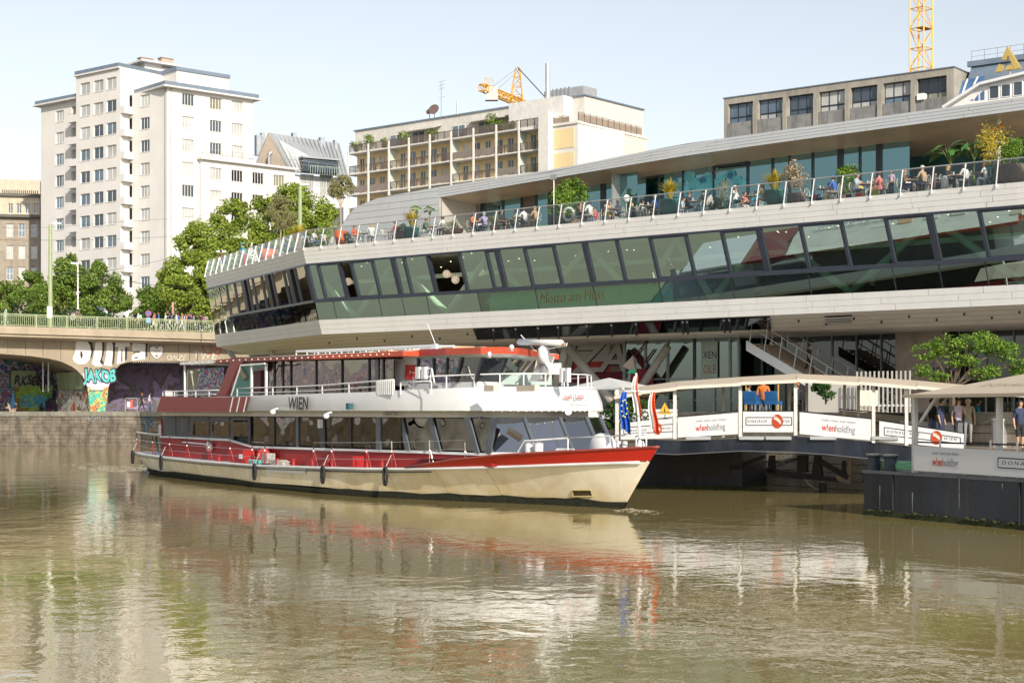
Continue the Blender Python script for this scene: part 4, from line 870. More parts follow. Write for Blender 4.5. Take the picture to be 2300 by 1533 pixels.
x, z = FS.at(1210, 683, dd(9.6)); text('Motto am Fluss', .62, M('brown_script', (.14, .1, .04), .6), st, (x, dd(9.5)-.06, z), rot=(math.pi/2+math.atan(TT), -.02, 0), sx=.84, shear=.35, bold=-.012)
NP = 9; hvp = (2, 4, 5, 7)
def ppt(u, z, off=0.):
    v = seg(z, None, 1, u); n = Vector((-.41, -.91, 0)); return v+n*off
MB().bar(ppt(0, zA-.05, .03), ppt(1, zA-.05, .03), .1, .1).build('head_rail', frame_m, st)
MB().bar(ppt(0, zB_, .04), ppt(.78, zB_, .04), .14, .16).build('sill_rail', frame_m, st)
us = [0, .1, .155, .2, .31, .36, .41, .5, .55, .6, .69, .78, .86, .93, 1.0]
for i, (a, b) in enumerate(zip(us, us[1:])):
    g = .006
    if b <= .785 and i not in (1, 4, 8): MB().quad(ppt(b-g, zB_+.08), ppt(a+g, zB_+.08), ppt(a+g, zA-.1), ppt(b-g, zA-.1)).build('window_pane', sg2, st)
    if b <= .785:
        MB().quad(ppt(b-g, zC), ppt(a+g, zC), ppt(a+g, zB_-.08), ppt(b-g, zB_-.08)).build('parapet_pane', sg2, st)
        w_ = .016 if i in (1, 4, 8) else .007
        MB().prism([ppt(b-w_, zB_+.06, .06), ppt(b+w_, zB_+.06, .06), ppt(b+w_, zA-.1, .06), ppt(b-w_, zA-.1, .06)], (.1, .22, 0)).build('mullion', frame_m, st)
    else: MB().quad(ppt(b-g, zC), ppt(a+g, zC), ppt(a+g, zA-.1), ppt(b-g, zA-.1)).build('mirror_panel', sg2, st)
a = [tip(dd(z)) for z in (zE, zT)]; MB().quad((*tip(4.6), zE), (*tip(0), zT), (-13, 22, zT), (-13, 22, zE)).build('end_wall', hull, st)
spot = M('spot_light', (1, .8, .5), emit=3.); sm_ = B(-.03, .03, -.03, .03, -.02, 0).mesh('ceiling_spot', spot)
for i in range(34): link('ceiling_spot', sm_, st, (rnd.uniform(.5, 48), rnd.uniform(1.5, 8), zA+.02))
glm = M('globe_lamp', (1, .8, .6), emit=.22); gm = MB().ball((0, 0, 0), .26, 12).mesh('globe', glm, True); cm = MB().tube([(0, 0, .2), (0, 0, 1)], .012, 4).mesh('cord', black)
gl = thing('globe_lamp', '', 'pendant lamp')
bpy.data.objects.remove(gl)
for px, py, lb in ((1003, 615, 'large pale globe lamp hanging in the open window gap, left one'), (1023, 628, 'orange lit globe lamp hanging in the open window gap, right one'), (782, 632, 'globe lamp hanging in the narrow open gap near the prow'), (1079, 610, 'dim globe lamp seen through glass right of the open window gap')):
    y = 2.; x, z = FS.at(px, py, y); v = FS.w(x, y, z); g_ = thing('globe_lamp', lb, 'pendant lamp', v, FS.a, 'globe lamps hanging inside the station'); link('globe', gm, g_); link('cord', cm, g_, None, None, (1, 1, zA-z))
dg = glassmat('station_glass_dark', (.06, .09, .1), .22, rcol=(.85, .95, 1))
def inc(px, t, off=.06): # point on the sloping underside at fraction t (0 at the top edge)
    z = zD+(zE-zD)*t; y = dd(zD)+(4.6-dd(zD))*t; return Vector((FS.X(px, y), y-off*.3, z-off))
MB().add([inc(1062, .03, .02), inc(1728, .03, .02), inc(1733, .82, .02), inc(1072, .82, .02)], [(0, 1, 2, 3)]).build('recess', black, st)
pp = [1070, 1110, 1160, 1210, 1255, 1320, 1375, 1430, 1535, 1545, 1628, 1640, 1728]
for a, b in zip(pp, pp[1:]):
    if b-a > 15: MB().quad(inc(a+2, .72, .08), inc(b-2, .72, .08), inc(b-4, .08, .05), inc(a, .08, .05)).build('underside_window', dg, st)
    MB().bar(inc(b-1, .05, .12), inc(b+1, .76, .12), .12, .12).build('window_bar', frame_m, st)
MB().quad(inc(1852, .62, .03), inc(1913, .60, .03), inc(1914, .15, .03), inc(1852, .17, .03)).build('vent_opening', black, st)
for t_ in (.25, .38, .5): MB().bar(inc(1852, t_, .07), inc(1913, t_-.01, .07), .06, .05).build('vent_louvre', hull2, st)
m = B(-.04, .04, -.04, .04, -.12, 0).mesh('nozzle', black)
for i in range(26): t_ = rnd.uniform(.15, .6); p = inc(760+i*60+rnd.uniform(-8, 8), t_, .03); 
for i in range(26):
    px = 740+i*62
    if not 1062 < px < 1735: link('nozzle', m, st, inc(px, .3 if i % 2 else .55, .03))
sup = M('strut_beige', (.36, .34, .3), .5); 
def strut(p0, p1, y, r=.28): a = FS.P(*p0, y); b = FS.P(*p1, y); MB().tube([a, b], r, 10).build('strut', sup, st, smooth=True)
strut((1272, 780), (1240, 890), 5.5); strut((1275, 780), (1375, 900), 5.5); strut((505, 770), (552, 850), 12, .22); strut((605, 770), (630, 860), 9, .22); strut((1500, 778), (1420, 900), 8, .25)
strut((1165, 780), (1100, 900), 8, .2)
lg = glassmat('lobby_glass', (.3, .4, .36), .25, rcol=(.8, .95, .9), bump=.03, bs=.7)
YL = 9.
MB().box(FS.X(1400, YL), FS.X(1660, YL)+.1, YL, YL+.02, ZQ, zE+.4).build('lobby_glazing', lg, st)
for px in (1403, 1450, 1500, 1560, 1605, 1640, 1660):
    x = FS.X(px, YL); MB().box(x-.06, x+.06, YL-.1, YL-.01, ZQ, zE+.4).build('lobby_mullion', midgrey if px != 1560 else frame_m, st)
for z in (5.2, 3.9): MB().box(FS.X(1400, YL), FS.X(1660, YL), YL-.08, YL-.02, z, z+.08).build('lobby_transom', midgrey, st)
YD = 11.
MB().box(FS.X(1662, YD), 60, YD, YD+.1, ZQ, zE+.6).build('dark_glazing', glassmat('dark_glazing', (.02, .025, .025), .1), st)
MB().box(FS.X(1662, YD), 60, YD+.2, YD+.3, ZQ, zE+.6).build('dark_backing', black, st)
for i in range(26): x = FS.X(1662, YD)+i*1.55; MB().box(x-.03, x+.03, YD-.12, YD-.01, ZQ, zE+.6).build('glazing_fin', M('fin_green', (.2, .26, .22), .4), st)
for px in (1668, 1720, 1770): pass
MB().box(FS.X(2020, YD-1), FS.X(2125, YD-1), YD-1.5, YD-.6, ZQ, zE+.3).build('stone_pier', M('pier_render', (.33, .28, .24), .85, var=.2, streak=.3), st)
x, z = FS.at(2078, 845, YD-1.6); text('MEAH', .5, spb, st, (x, YD-1.52, z)); x, z = FS.at(2080, 800, YD-1.6); text('ZK', .9, M('spray_grey2', (.2, .2, .25), .7), st, (x, YD-1.52, z-.8), bold=.02)
YW = 13.
wl = MB().box(FS.X(560, YW), FS.X(1400, YW), YW, YW+.3, ZQ, zE+.2); wl.build('rear_wall', conc_b, st)
MB().box(FS.X(1080, YW), FS.X(1398, YW), YW-.02, YW-.004, ZQ+.2, FS.at(1200, 862, YW)[1]).build('mural', M('mural_pale_blue', (.35, .42, .45), .7, var=.2), st)
MB().box(FS.X(1080, YW), FS.X(1398, YW), YW-.03, YW-.021, FS.at(1200, 860, YW)[1], FS.at(1200, 838, YW)[1]).build('mural', M('mural_maroon', (.22, .02, .04), .7, var=.15), st)
MB().box(FS.X(1080, YW), FS.X(1370, YW), YW-.03, YW-.021, FS.at(1200, 838, YW)[1]+.002, FS.at(1200, 815, YW)[1]).build('mural', M('mural_red2', (.5, .05, .04), .7, var=.1), st)
MB().box(FS.X(1080, YW), FS.X(1370, YW), YW-.03, YW-.021, FS.at(1200, 815, YW)[1]+.002, zE+.2).build('mural', M('mural_white', (.6, .58, .55), .7, var=.05), st)
x, z = FS.at(1105, 838, YW)
text('VPINZA', 1.75, spb, st, (x+.05, YW-.045, z-.05), sx=1.3, shear=.2, bold=.10); text('VPINZA', 1.7, spW, st, (x, YW-.05, z), sx=1.34, shear=.2, bold=.05)
for px, c, b, h in ((1377, 'RUSS', 825, .45), (1372, 'O', 805, .5)): x, z = FS.at(px-6, b, YW-.05); text(c, h, M('mural_red2', (.5, .05, .04)), st, (x, YW-.04, z), sx=.8, bold=.01)
x = FS.X(1455, 10.5); 
mm = MB()
for k in range(4): x, z = FS.at(1420+k*9, 790+k*9, YL-.05); mm.bar((x, YL-.13, z), (x+.8, YL-.13, z+.9 if k % 2 else z-.9), .16, .02)
mm.build('lobby_print', M('mural_maroon', (.22, .02, .04)), st)
x, z = FS.at(1425, 835, YL-.1); MB().box(x-.3, FS.X(1468, YL-.1), YL-.12, YL-.11, ZQ+.3, z+.2).build('lobby_print', M('mural_maroon', (.22, .02, .04)), st)
x, z = FS.at(1505, 840, YL+1.5); text('ER', 1.5, spW, st, (x, YL+1.5, z-.2), sx=1.1, bold=.06)
x, z = FS.at(1578, 838, YL-.1); MB().box(x-.1, FS.X(1612, YL-.1), YL-.12, YL-.105, z-.4, z+1.9).build('notice_sheet', M('notice_sheet', (.35, .45, .38), .5), st); text('OLE', .5, M('spray_red', (.35, .12, .08)), st, (x+.05, YL-.13, z), sx=.7); text('XEN', .42, spb, st, (x+.05, YL-.13, z+.9), sx=.8)
x, z = FS.at(560, 800, 14); MB().box(x, FS.X(640, 14), 12.2, 12.9, ZQ, zE-.1).build('kiosk', M('kiosk_teal', (.12, .28, .26), .5, var=.1), st)
YP = 3.6
def fp(px, py, y=YP): x, z = FS.at(px, py, y); return Vector((x, y, z))
topl = [(735, 545), (760, 515), (795, 466), (820, 452), (875, 437), (1000, 417), (1231, 383), (1520, 325), (1900, 272), (2300, 217), (2700, 160)]
def tz(x):
    P_ = [fp(*q) for q in topl]
    for a, b in zip(P_, P_[1:]):
        if a.x <= x <= b.x: return a.z+(b.z-a.z)*(x-a.x)/(b.x-a.x)
    return P_[-1].z
botl = [(985, 444), (1520, 353), (1737, 322), (2300, 247), (2700, 195)]
def bz(x):
    P_ = [fp(*q) for q in botl]
    if x <= P_[0].x: return zT
    for a, b in zip(P_, P_[1:]):
        if a.x <= x <= b.x: return a.z+(b.z-a.z)*(x-a.x)/(b.x-a.x)
    return P_[-1].z
xa, xs0, xz = fp(735, 545).x, fp(985, 444).x, 52.
rp_ = M('pavilion_cladding', (.46, .48, .50), .42, .15, var=.04, scale=.6, streak=.1, scol=(.32, .3, .26))
n = 26; bk = MB()
for i in range(n):
    a = xa+(xz-xa)*i/n; b = xa+(xz-xa)*(i+1)/n
    bk.quad((a, YP+.06, bz(a+.01) if a > xs0 else zT), (b, YP+.06, bz(b) if a > xs0 else zT), (b, YP+.06, tz(b)), (a, YP+.06, tz(a)))
bk.build('fascia_backing', hjoint, st)
rf = MB(); sf = MB()
for i in range(n):
    a = xa+(xz-xa)*i/n; b = xa+(xz-xa)*(i+1)/n
    rf.quad((a, YP+.01, tz(a)-.01), (b, YP+.01, tz(b)-.01), (b, 15, tz(b)-.3), (a, 15, tz(a)-.3))
    if a >= xs0-1: sf.quad((max(a, xs0), YP+.08, bz(max(a, xs0)+.01)), (b, YP+.08, bz(b)), (b, 15, bz(b)-.9), (max(a, xs0), 15, bz(max(a, xs0)+.01)-.9))
rf.build('pavilion_roof', rp_, st); sf.build('pavilion_soffit', M('brown_soffit', (.66, .54, .41), .3, .15, var=.12, scale=.5), st)
for r in range(5):
    x = xa
    while x < xz-1:
        e = x+rnd.uniform(3, 5.5)
        if x < xs0 < e: e = xs0
        e = min(e, xz)
        def zz_(q, t): lo = bz(q+.001) if q >= xs0-.001 and e > xs0+.01 else (tz(q)-1.2); return lo+(tz(q)-lo)*t
        if x < xs0-.01:
            pass
        else:
            if r < 4: MB().prism([(x+.01, YP, zz_(x, r/4)+.008), (e-.01, YP, zz_(e, r/4)+.008), (e-.01, YP, zz_(e, (r+1)/4)-.008), (x+.01, YP, zz_(x, (r+1)/4)-.008)], (0, .04, 0)).build('roof_edge_panel', rp_, st)
        x = e
zc = zT
while zc < tz(xs0):
    x = xa
    zn = min(zc+.42, tz(xs0))
    xx = [xa+(xs0-xa)*k/60 for k in range(61)]; s0 = next((q for q in xx if tz(q) >= zc+.02), None); s1 = next((q for q in xx if tz(q) >= zn-.001), xs0)
    if s0 is None: break
    x = s1
    if s1-s0 > .05: MB().prism([(s0, YP, zc+.01), (s1, YP, zc+.01), (s1, YP, zn-.01)], (0, .04, 0)).build('flank_panel', rp_, st)
    while x < xs0-.05:
        e = min(xs0, x+rnd.uniform(2.5, 5)); MB().prism([(x+.01, YP, zc+.01), (e-.01, YP, zc+.01), (e-.01, YP, min(zn, tz(e))-.01), (x+.01, YP, min(zn, tz(x))-.01)], (0, .04, 0)).build('flank_panel', rp_, st); x = e
    zc = zn
tg = glassmat('terrace_glass', (.10, .26, .24), .32, rcol=(.55, .9, .92), bump=.03, bs=.5)
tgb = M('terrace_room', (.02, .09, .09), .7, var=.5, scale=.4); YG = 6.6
iw = MB()
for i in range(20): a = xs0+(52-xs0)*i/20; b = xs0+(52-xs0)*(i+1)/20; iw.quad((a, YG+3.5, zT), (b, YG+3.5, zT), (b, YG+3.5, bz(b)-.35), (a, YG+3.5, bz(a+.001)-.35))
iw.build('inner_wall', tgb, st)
gp = [987, 1032, 1085, 1130, 1172, 1205, 1237, 1282, 1355, 1385, 1425, 1480, 1535, 1604, 1680, 1736, 1774, 1826, 1888, 1932, 1975, 2045]
bronze = M('bronze_panel', (.14, .11, .08), .3, .6)
for i, (a, b) in enumerate(zip(gp, gp[1:])):
    x0, x1 = FS.X(a, YG), FS.X(b, YG); z1 = bz(x0)-.32*0-.3; solid = i in (1, 3, 6, 9, 19)
    MB().box(x0+.05, x1-.05, YG, YG+.03, zT, bz(x0)+.1).build('terrace_pane', bronze if i in (1, 4) else (black if i in (6, 9) else tg), st)
    wd = .16 if i in (0, 2, 6, 8, 18, 20) else .05
    MB().box(x0-wd, x0+wd, YG-.1, YG+.05, zT, bz(x0)+.1).build('terrace_mullion', frame_m, st)
MB().box(FS.X(1608, YG-.1), FS.X(1680, YG-.1), YG-.2, YG-.15, fp(1604, 378, YG-.1).z, fp(1604, 340, YG-.1).z-.35).build('open_window', frame_m, st)
MB().box(FS.X(1614, YG-.22), FS.X(1674, YG-.22), YG-.24, YG-.21, fp(1604, 373, YG-.1).z, fp(1604, 346, YG-.1).z-.35).build('open_window_pane', tg, st)
MB().prism([fp(985, 444), fp(985, 505), (fp(985, 505).x+.5, YG, zT), (fp(985, 505).x+.5, YG, fp(985, 444).z)], (.1, 0, 0)).build('recess_side', M('recess_side', (.42, .4, .36), .5), st)
x, z = FS.at(1497, 384, YG-.06); text('MOTTO', .5, M('sign_grey', (.3, .42, .42), .5), st, (x, YG-.06, z), sx=.85, bold=.005, shear=0., spacing=1.15)
cb = M('window_print_cyan', (.12, .5, .6), .5, var=.3, scale=2.); cb2 = M('window_print_blue', (.03, .2, .4), .5, var=.3, scale=2.); m = MB(); m2 = MB()
def disc(mb, px, py, rp, y): x, z = FS.at(px, py, y); r = rp/42.; mb.prism([(x+r*math.cos(t*math.pi/7), y, max(zT, z+r*math.sin(t*math.pi/7)*.8)) for t in range(14)], (0, .004, 0))
for i, (px, py, r) in enumerate(((1512, 408, 14), (1530, 418, 14), (1548, 395, 18), (1560, 412, 18), (1590, 398, 16), (1600, 415, 20), (1540, 430, 16), (1620, 400, 12), (1640, 392, 15), (1655, 405, 14), (1580, 425, 22), (1668, 410, 12))): disc(m, px, py, r, YG-.02-i*.006)
for i, (px, py, r) in enumerate(((1510, 404, 9), (1640, 394, 9), (1578, 404, 10))): disc(m2, px, py, r, YG-.12-i*.006)
m.build('window_print', cb, st); m2.build('window_print', cb2, st)
m = MB()
for s in (-1, 1):
    for k in range(4): x, z = FS.at(1576+s*(14+k*5), 392-k*0, YG-.06); x2, z2 = FS.at(1576+s*(20+k*8), 372+k*3, YG-.06); m.bar((x, YG-.06, z), (x2, YG-.06, z2), .03, .01)
m.build('window_print', white, st)
for px, py in ((1366, 392), (1366, 405), (1422, 382), (1422, 395)): x, z = FS.at(px, py, YG-.14); MB().box(x-.09, x+.09, YG-.2, YG-.14, z-.06, z+.1).build('wall_lamp', white, st)
a = fp(1392, 372, 5.2); MB().box(a.x-.03, a.x+.05, 4.4, 5.2, zT, a.z-.1).build('door_leaf', midgrey, st); MB().box(a.x+.06, a.x+1.3, 5.15, 5.2, zT+.1, a.z-.1).build('door_leaf_pane', tg, st)
x = FS.X(2244, 5); MB().tube([(x, 5, zT), (x, 5, bz(x)+.1)], .09, 8).build('terrace_column', white, st)
MB().box(FS.X(2045, 12), 52, 12, 12.2, zT, 16.2).build('terrace_back_wall', M('pale_wall_grey', (.38, .4, .43), .7, var=.1), st)
for k in range(6): MB().box(FS.X(2060, 12)+k*1.5, FS.X(2060, 12)+k*1.5+.05, 11.96, 11.99, zT, 16.).build('wall_joint', hjoint, st)
rl = FS.root('terrace_railing', 'glass terrace railing with slanted white posts along the station edge', 'railing')
INW, RH = .30, 1.15
postm = MB().prism([(-.022, 0, -.15), (.022, 0, -.15), (.022, INW*1.0, RH), (-.022, INW*1.0, RH)], (0, .08, 0)).mesh('post', white)
rg = glassmat('rail_glass', (.86, .9, .88), .07, rcol=(.9, .95, .95))
px = 692; xs = []
x = K(0).x+.15; step = 1.62
while x < 50: xs.append(x); x += step
for i, x in enumerate(xs):
    link('post', postm, rl, (x, -.1, zT-.02))
    if i+1 < len(xs): MB().quad((x+.05, -.05, zT+.03), (x+step-.05, -.05, zT+.03), (x+step-.05, INW-.09, zT+RH-.04), (x+.05, INW-.09, zT+RH-.04)).build('glass_panel', rg, rl)
MB().tube([(xs[0], INW-.05, zT+RH), (50, INW-.05, zT+RH)], .035, 6).build('handrail', steel, rl)
pd = (TIP-K(0)); L = pd.length; pdn = pd.normalized(); nn = Vector((-pdn.y, pdn.x)); 
if nn.y < 0: nn = -nn
k = int(L/1.5); pa = math.atan2(-pdn.y, -pdn.x)
for i in range(1, k+1):
    q = K(0)+pdn*i*L/k; link('post', postm, rl, (q.x, q.y-.1, zT-.02), pa)
    q0 = K(0)+pdn*(i-1)*L/k; o = nn*INW
    MB().quad((q.x, q.y, zT+.03), (q0.x, q0.y, zT+.03), (q0.x+o.x, q0.y+o.y, zT+RH-.04), (q.x+o.x, q.y+o.y, zT+RH-.04)).build('glass_panel', rg, rl)
q = K(0)+nn*INW; e = TIP+nn*INW
MB().tube([(q.x, q.y, zT+RH), (e.x, e.y, zT+RH)], .035, 6).build('handrail', steel, rl)
sw = FS.root('station_stairs', 'broad outdoor stairs with white stringer descending under the station', 'stairs'); ys = 4.2
a = FS.P(1690, 772, ys); b = FS.P(1962, 945, ys); n = 27
MB().prism([(a[0]-.4, ys, a[2]+.2), (a[0]-.4, ys, a[2]-.35), (b[0], ys, b[2]-.3), (b[0], ys, b[2]+.25)], (0, .12, 0)).build('stringer', hull, sw)
MB().prism([(a[0]-.4, ys+2.6, a[2]+.2), (a[0]-.4, ys+2.6, a[2]-.35), (b[0], ys+2.6, b[2]-.3), (b[0], ys+2.6, b[2]+.25)], (0, .12, 0)).build('stringer', hull, sw)
trd = M('stair_tread', (.25, .2, .15), .8, var=.1); tm = MB().box(0, .34, 0, 2.45, -.06, 0).box(.3, .34, 0, 2.45, -.2, -.06).mesh('step', trd)
for i in range(n): f = i/n; link('step', tm, sw, (a[0]+(b[0]-a[0])*f, ys+.13, a[2]+(b[2]-a[2])*f))
for yy in (ys+.1, ys+2.5):
    for hgt in (1.05, .55): MB().tube([(a[0], yy, a[2]+.3+hgt), (b[0], yy, b[2]+.3+hgt)], .03, 6).build('handrail', steel, sw)
    for i in range(9): f = i/8; x = a[0]+(b[0]-a[0])*f; z = a[2]+(b[2]-a[2])*f; MB().bar((x-.25, yy, z), (x, yy, z+1.35), .05, .05).build('baluster_post', steel, sw)
fw = FS.root('white_slat_fence', 'tall white vertical slat fence beside the station stairs', 'fence'); yf = 1.2
x0, x1 = FS.X(1925, yf), FS.X(2045, yf); zf = FS.at(1980, 833, yf)[1]
sm2 = B(-.035, .035, -.03, .03, 0, zf-ZQ).mesh('slat', M('slat_shaded_white', (.45, .43, .4), .5))  # muted white: shade over the stair area is painted into the slat colour
k = 0; x = x0
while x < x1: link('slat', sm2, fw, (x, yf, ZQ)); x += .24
MB().box(x0, x1, yf+.04, yf+.08, ZQ+.3, ZQ+.4).build('rail', white, fw); MB().box(x0, x1, yf+.04, yf+.08, zf-.6, zf-.5).build('rail', white, fw)
wb = FS.root('white_wall_panel', 'plain off-white wall panel under the stairs behind the gangway', 'wall'); y = 2.
MB().box(FS.X(1812, y), FS.X(1925, y), y, y+.1, ZQ, FS.at(1850, 862, y)[1]).build('panel', M('panel_cream', (.5, .48, .44), .6, var=.04), wb)
tr_ = tree('young street tree with bright yellow green leaves under the station on the right', (2138, 930, 66), [(2080, 790, 38, 22, 0), (2130, 775, 40, 25, 0), (2190, 770, 50, 26, 0), (2250, 785, 45, 30, 0), (2290, 820, 30, 30, 0), (2070, 830, 25, 16, 0), (2110, 845, 25, 14, 0), (2210, 835, 40, 20, 0), (2160, 810, 40, 18, 0)], 6500, .12, LB, group=None, tr=.12)
SK = [M('skin_light', (.5, .3, .2), .55), M('skin_tan', (.36, .2, .12), .55), M('skin_dark', (.16, .09, .06), .55)]
HAIR = {'brown': M('hair_brown', (.06, .035, .02), .6), 'dark': M('hair_dark', (.015, .012, .01), .6), 'blond': M('hair_blond', (.4, .26, .1), .6), 'grey': M('hair_grey', (.45, .43, .4), .6), 'red': M('hair_red', (.22, .06, .02), .6)}
CL = {}
def cloth(c):
    if c not in CL: CL[c] = M('cloth_%d' % len(CL), c, .85, var=.12, scale=8)
    return CL[c]
C_ = dict(white=(.65, .65, .66), black=(.02, .02, .025), navy=(.03, .04, .09), blue=(.04, .14, .45), red=(.45, .03, .03), orange=(.55, .16, .03), teal=(.02, .3, .42), green=(.06, .14, .08), purple=(.32, .26, .45), grey=(.25, .25, .26), khaki=(.3, .27, .18), tan=(.42, .3, .2), pink=(.6, .2, .18), yellow=(.55, .42, .12), jeans=(.08, .12, .2), lblue=(.4, .48, .58), brown=(.14, .08, .05), skirt=(.06, .06, .07), lilac=(.5, .4, .5), redorange=(.5, .1, .04), mint=(.35, .5, .42))
def joints(pose):
    J = {}; R = dict(pel=.125, wa=.115, ch=.14, nk=.055, hd0=.07, hd=.098, ht=.075, sh=.07, el=.045, wr=.03, ha=.036, hp=.095, kn=.062, an=.042, to=.038)
    sit = pose.startswith('sit'); z0 = .50 if sit else .93; lean = {'sit_fwd': .12, 'sit_back': -.14, 'sit_face': .06, 'sit_cross': -.06, 'lean': .2}.get(pose, .03)
    def put(n, x, y, z): J[n] = (x, y, z)
    put('pel', 0, 0, z0); put('wa', lean*.3, 0, z0+.2); put('ch', lean*.75, 0, z0+.4); put('nk', lean, 0, z0+.57); put('hd0', lean+.01, 0, z0+.63); put('hd', lean+.03, 0, z0+.71); put('ht', lean+.02, 0, z0+.79)
    for s, k in ((1, 'L'), (-1, 'R')):
        put('sh'+k, lean*.95, s*.19, z0+.49); put('hp'+k, .02, s*.10, z0-.04)
        if sit:
            kz = .5; cross = pose == 'sit_cross' and s > 0
            put('kn'+k, .44, s*.12, kz+(.12 if cross else .02)); put('an'+k, .46 if not cross else .62, s*.12 if not cross else -.1, .09 if not cross else .34); put('to'+k, .6 if not cross else .78, s*.13 if not cross else -.12, .04 if not cross else .36)
            if pose == 'sit_face' or (pose == 'sit_cross' and s < 0): put('el'+k, lean+.22, s*.24, z0+.36); put('wr'+k, lean+.18, s*.12, z0+.6); put('ha'+k, lean+.14, s*.08, z0+.68)
            elif pose == 'sit_back': put('el'+k, lean+.02, s*.27, z0+.2); put('wr'+k, .2, s*.17, z0+.13); put('ha'+k, .27, s*.13, z0+.13)
            else: put('el'+k, lean+.1, s*.27, z0+.24); put('wr'+k, .36, s*.17, .79); put('ha'+k, .43, s*.13, .8)
        else:
            st_ = {'walk': .26*s, 'walk2': -.22*s}.get(pose, .0)
            put('kn'+k, st_*.55+.04, s*.1, .5); put('an'+k, st_-(.1 if st_ < 0 else 0), s*.1, .09+(.07 if st_ < 0 else 0)); put('to'+k, st_+.13-(.08 if st_ < 0 else 0), s*.11, .045)
            if pose == 'lean': put('el'+k, .28, s*.26, 1.12); put('wr'+k, .5, s*.18, 1.08); put('ha'+k, .56, s*.14, 1.1)
            elif pose == 'phone' and s > 0: put('el'+k, .1, s*.25, 1.13); put('wr'+k, .2, s*.14, 1.34); put('ha'+k, .2, s*.12, 1.42)
            else: put('el'+k, -st_*.35, s*.25, 1.14); put('wr'+k, -st_*.75+.06, s*.25, .9); put('ha'+k, -st_*.85+.09, s*.24, .82)
    return {n: (Vector(p), R[n.rstrip('LR')] ) for n, p in J.items()}
BONES = [('pel', 'wa', 1), ('wa', 'ch', 1), ('ch', 'nk', 1), ('nk', 'hd0', 0), ('hd0', 'hd', 0), ('hd', 'ht', 0)]
for k in 'LR': BONES += [('ch', 'sh'+k, 1), ('sh'+k, 'el'+k, 1), ('el'+k, 'wr'+k, 0), ('wr'+k, 'ha'+k, 0), ('pel', 'hp'+k, 2), ('hp'+k, 'kn'+k, 2), ('kn'+k, 'an'+k, 4), ('an'+k, 'to'+k, 3)]
PB = {}
def body(pose):
    if pose in PB: return PB[pose]
    J = joints(pose); names = list(J); me = bpy.data.meshes.new('skel'); me.from_pydata([J[n][0] for n in names], [(names.index(a), names.index(b)) for a, b, _ in BONES], [])
    o = bpy.data.objects.new('skel', me); COL.objects.link(o); md = o.modifiers.new('s', 'SKIN'); ss = o.modifiers.new('u', 'SUBSURF'); ss.levels = 1; ss.render_levels = 1
    sd = me.skin_vertices[0].data
    for i, n in enumerate(names):
        r = J[n][1]; sd[i].radius = (r, r); sd[i].use_root = (n == 'pel')
        if n in ('wa', 'ch', 'pel'): sd[i].radius = (r*.85, r*1.25)
    dg = bpy.context.evaluated_depsgraph_get(); m = bpy.data.meshes.new_from_object(o.evaluated_get(dg)); bpy.data.objects.remove(o)
    V = [v.co.copy() for v in m.vertices]; Fc = [tuple(p.vertices) for p in m.polygons]; mi = []
    for p in m.polygons:
        c = p.center; best = None
        for a, b, t in BONES:
            A, Bv = J[a][0], J[b][0]; d = Bv-A; u = max(0, min(1, (c-A).dot(d)/d.dot(d))); q = (c-(A+d*u)).length-.5*(J[a][1]*(1-u)+J[b][1]*u)
            if best is None or q < best[0]: best = (q, t)
        mi.append(best[1])
    mb = MB(); mb.add(V, Fc); mb.m = mi
    h = J['hd'][0]; mb.add([h+Vector(q) for q in ((.085, -.018, -.015), (.085, .018, -.015), (.125, 0, -.02), (.09, 0, .03))], [(0, 1, 2), (1, 3, 2), (3, 0, 2)], 0)
    mb.add([h+Vector(q) for q in ((.088, -.03, -.055), (.088, .03, -.055), (.094, .028, -.045), (.094, -.028, -.045))], [(0, 1, 2, 3)], 0)
    for s in (-1, 1): mb.ball(h+Vector((0, s*.092, 0)), .022, 6, 0)
    for k in 'LR':
        a, w_ = J['ha'+k][0], J['wr'+k][0]; d = (a-w_).normalized(); sdir = d.cross(Vector((0, 0, 1)));  sdir = sdir.normalized() if sdir.length > .1 else Vector((1, 0, 0)); dn = sdir.cross(d)
        for i, ln in enumerate((.06, .07, .065, .05)): b0_ = a+sdir*(i-1.5)*.018; mb.tube([b0_, b0_+d*ln*.6, b0_+d*ln-dn*.02], [.009, .008, .006], 4, 0)
        mb.tube([a-d*.02, a+sdir*(-.045)+d*.02], [.011, .008], 4, 0)
    PB[pose] = (mb, J); return PB[pose]
BM = {}; HM = {}
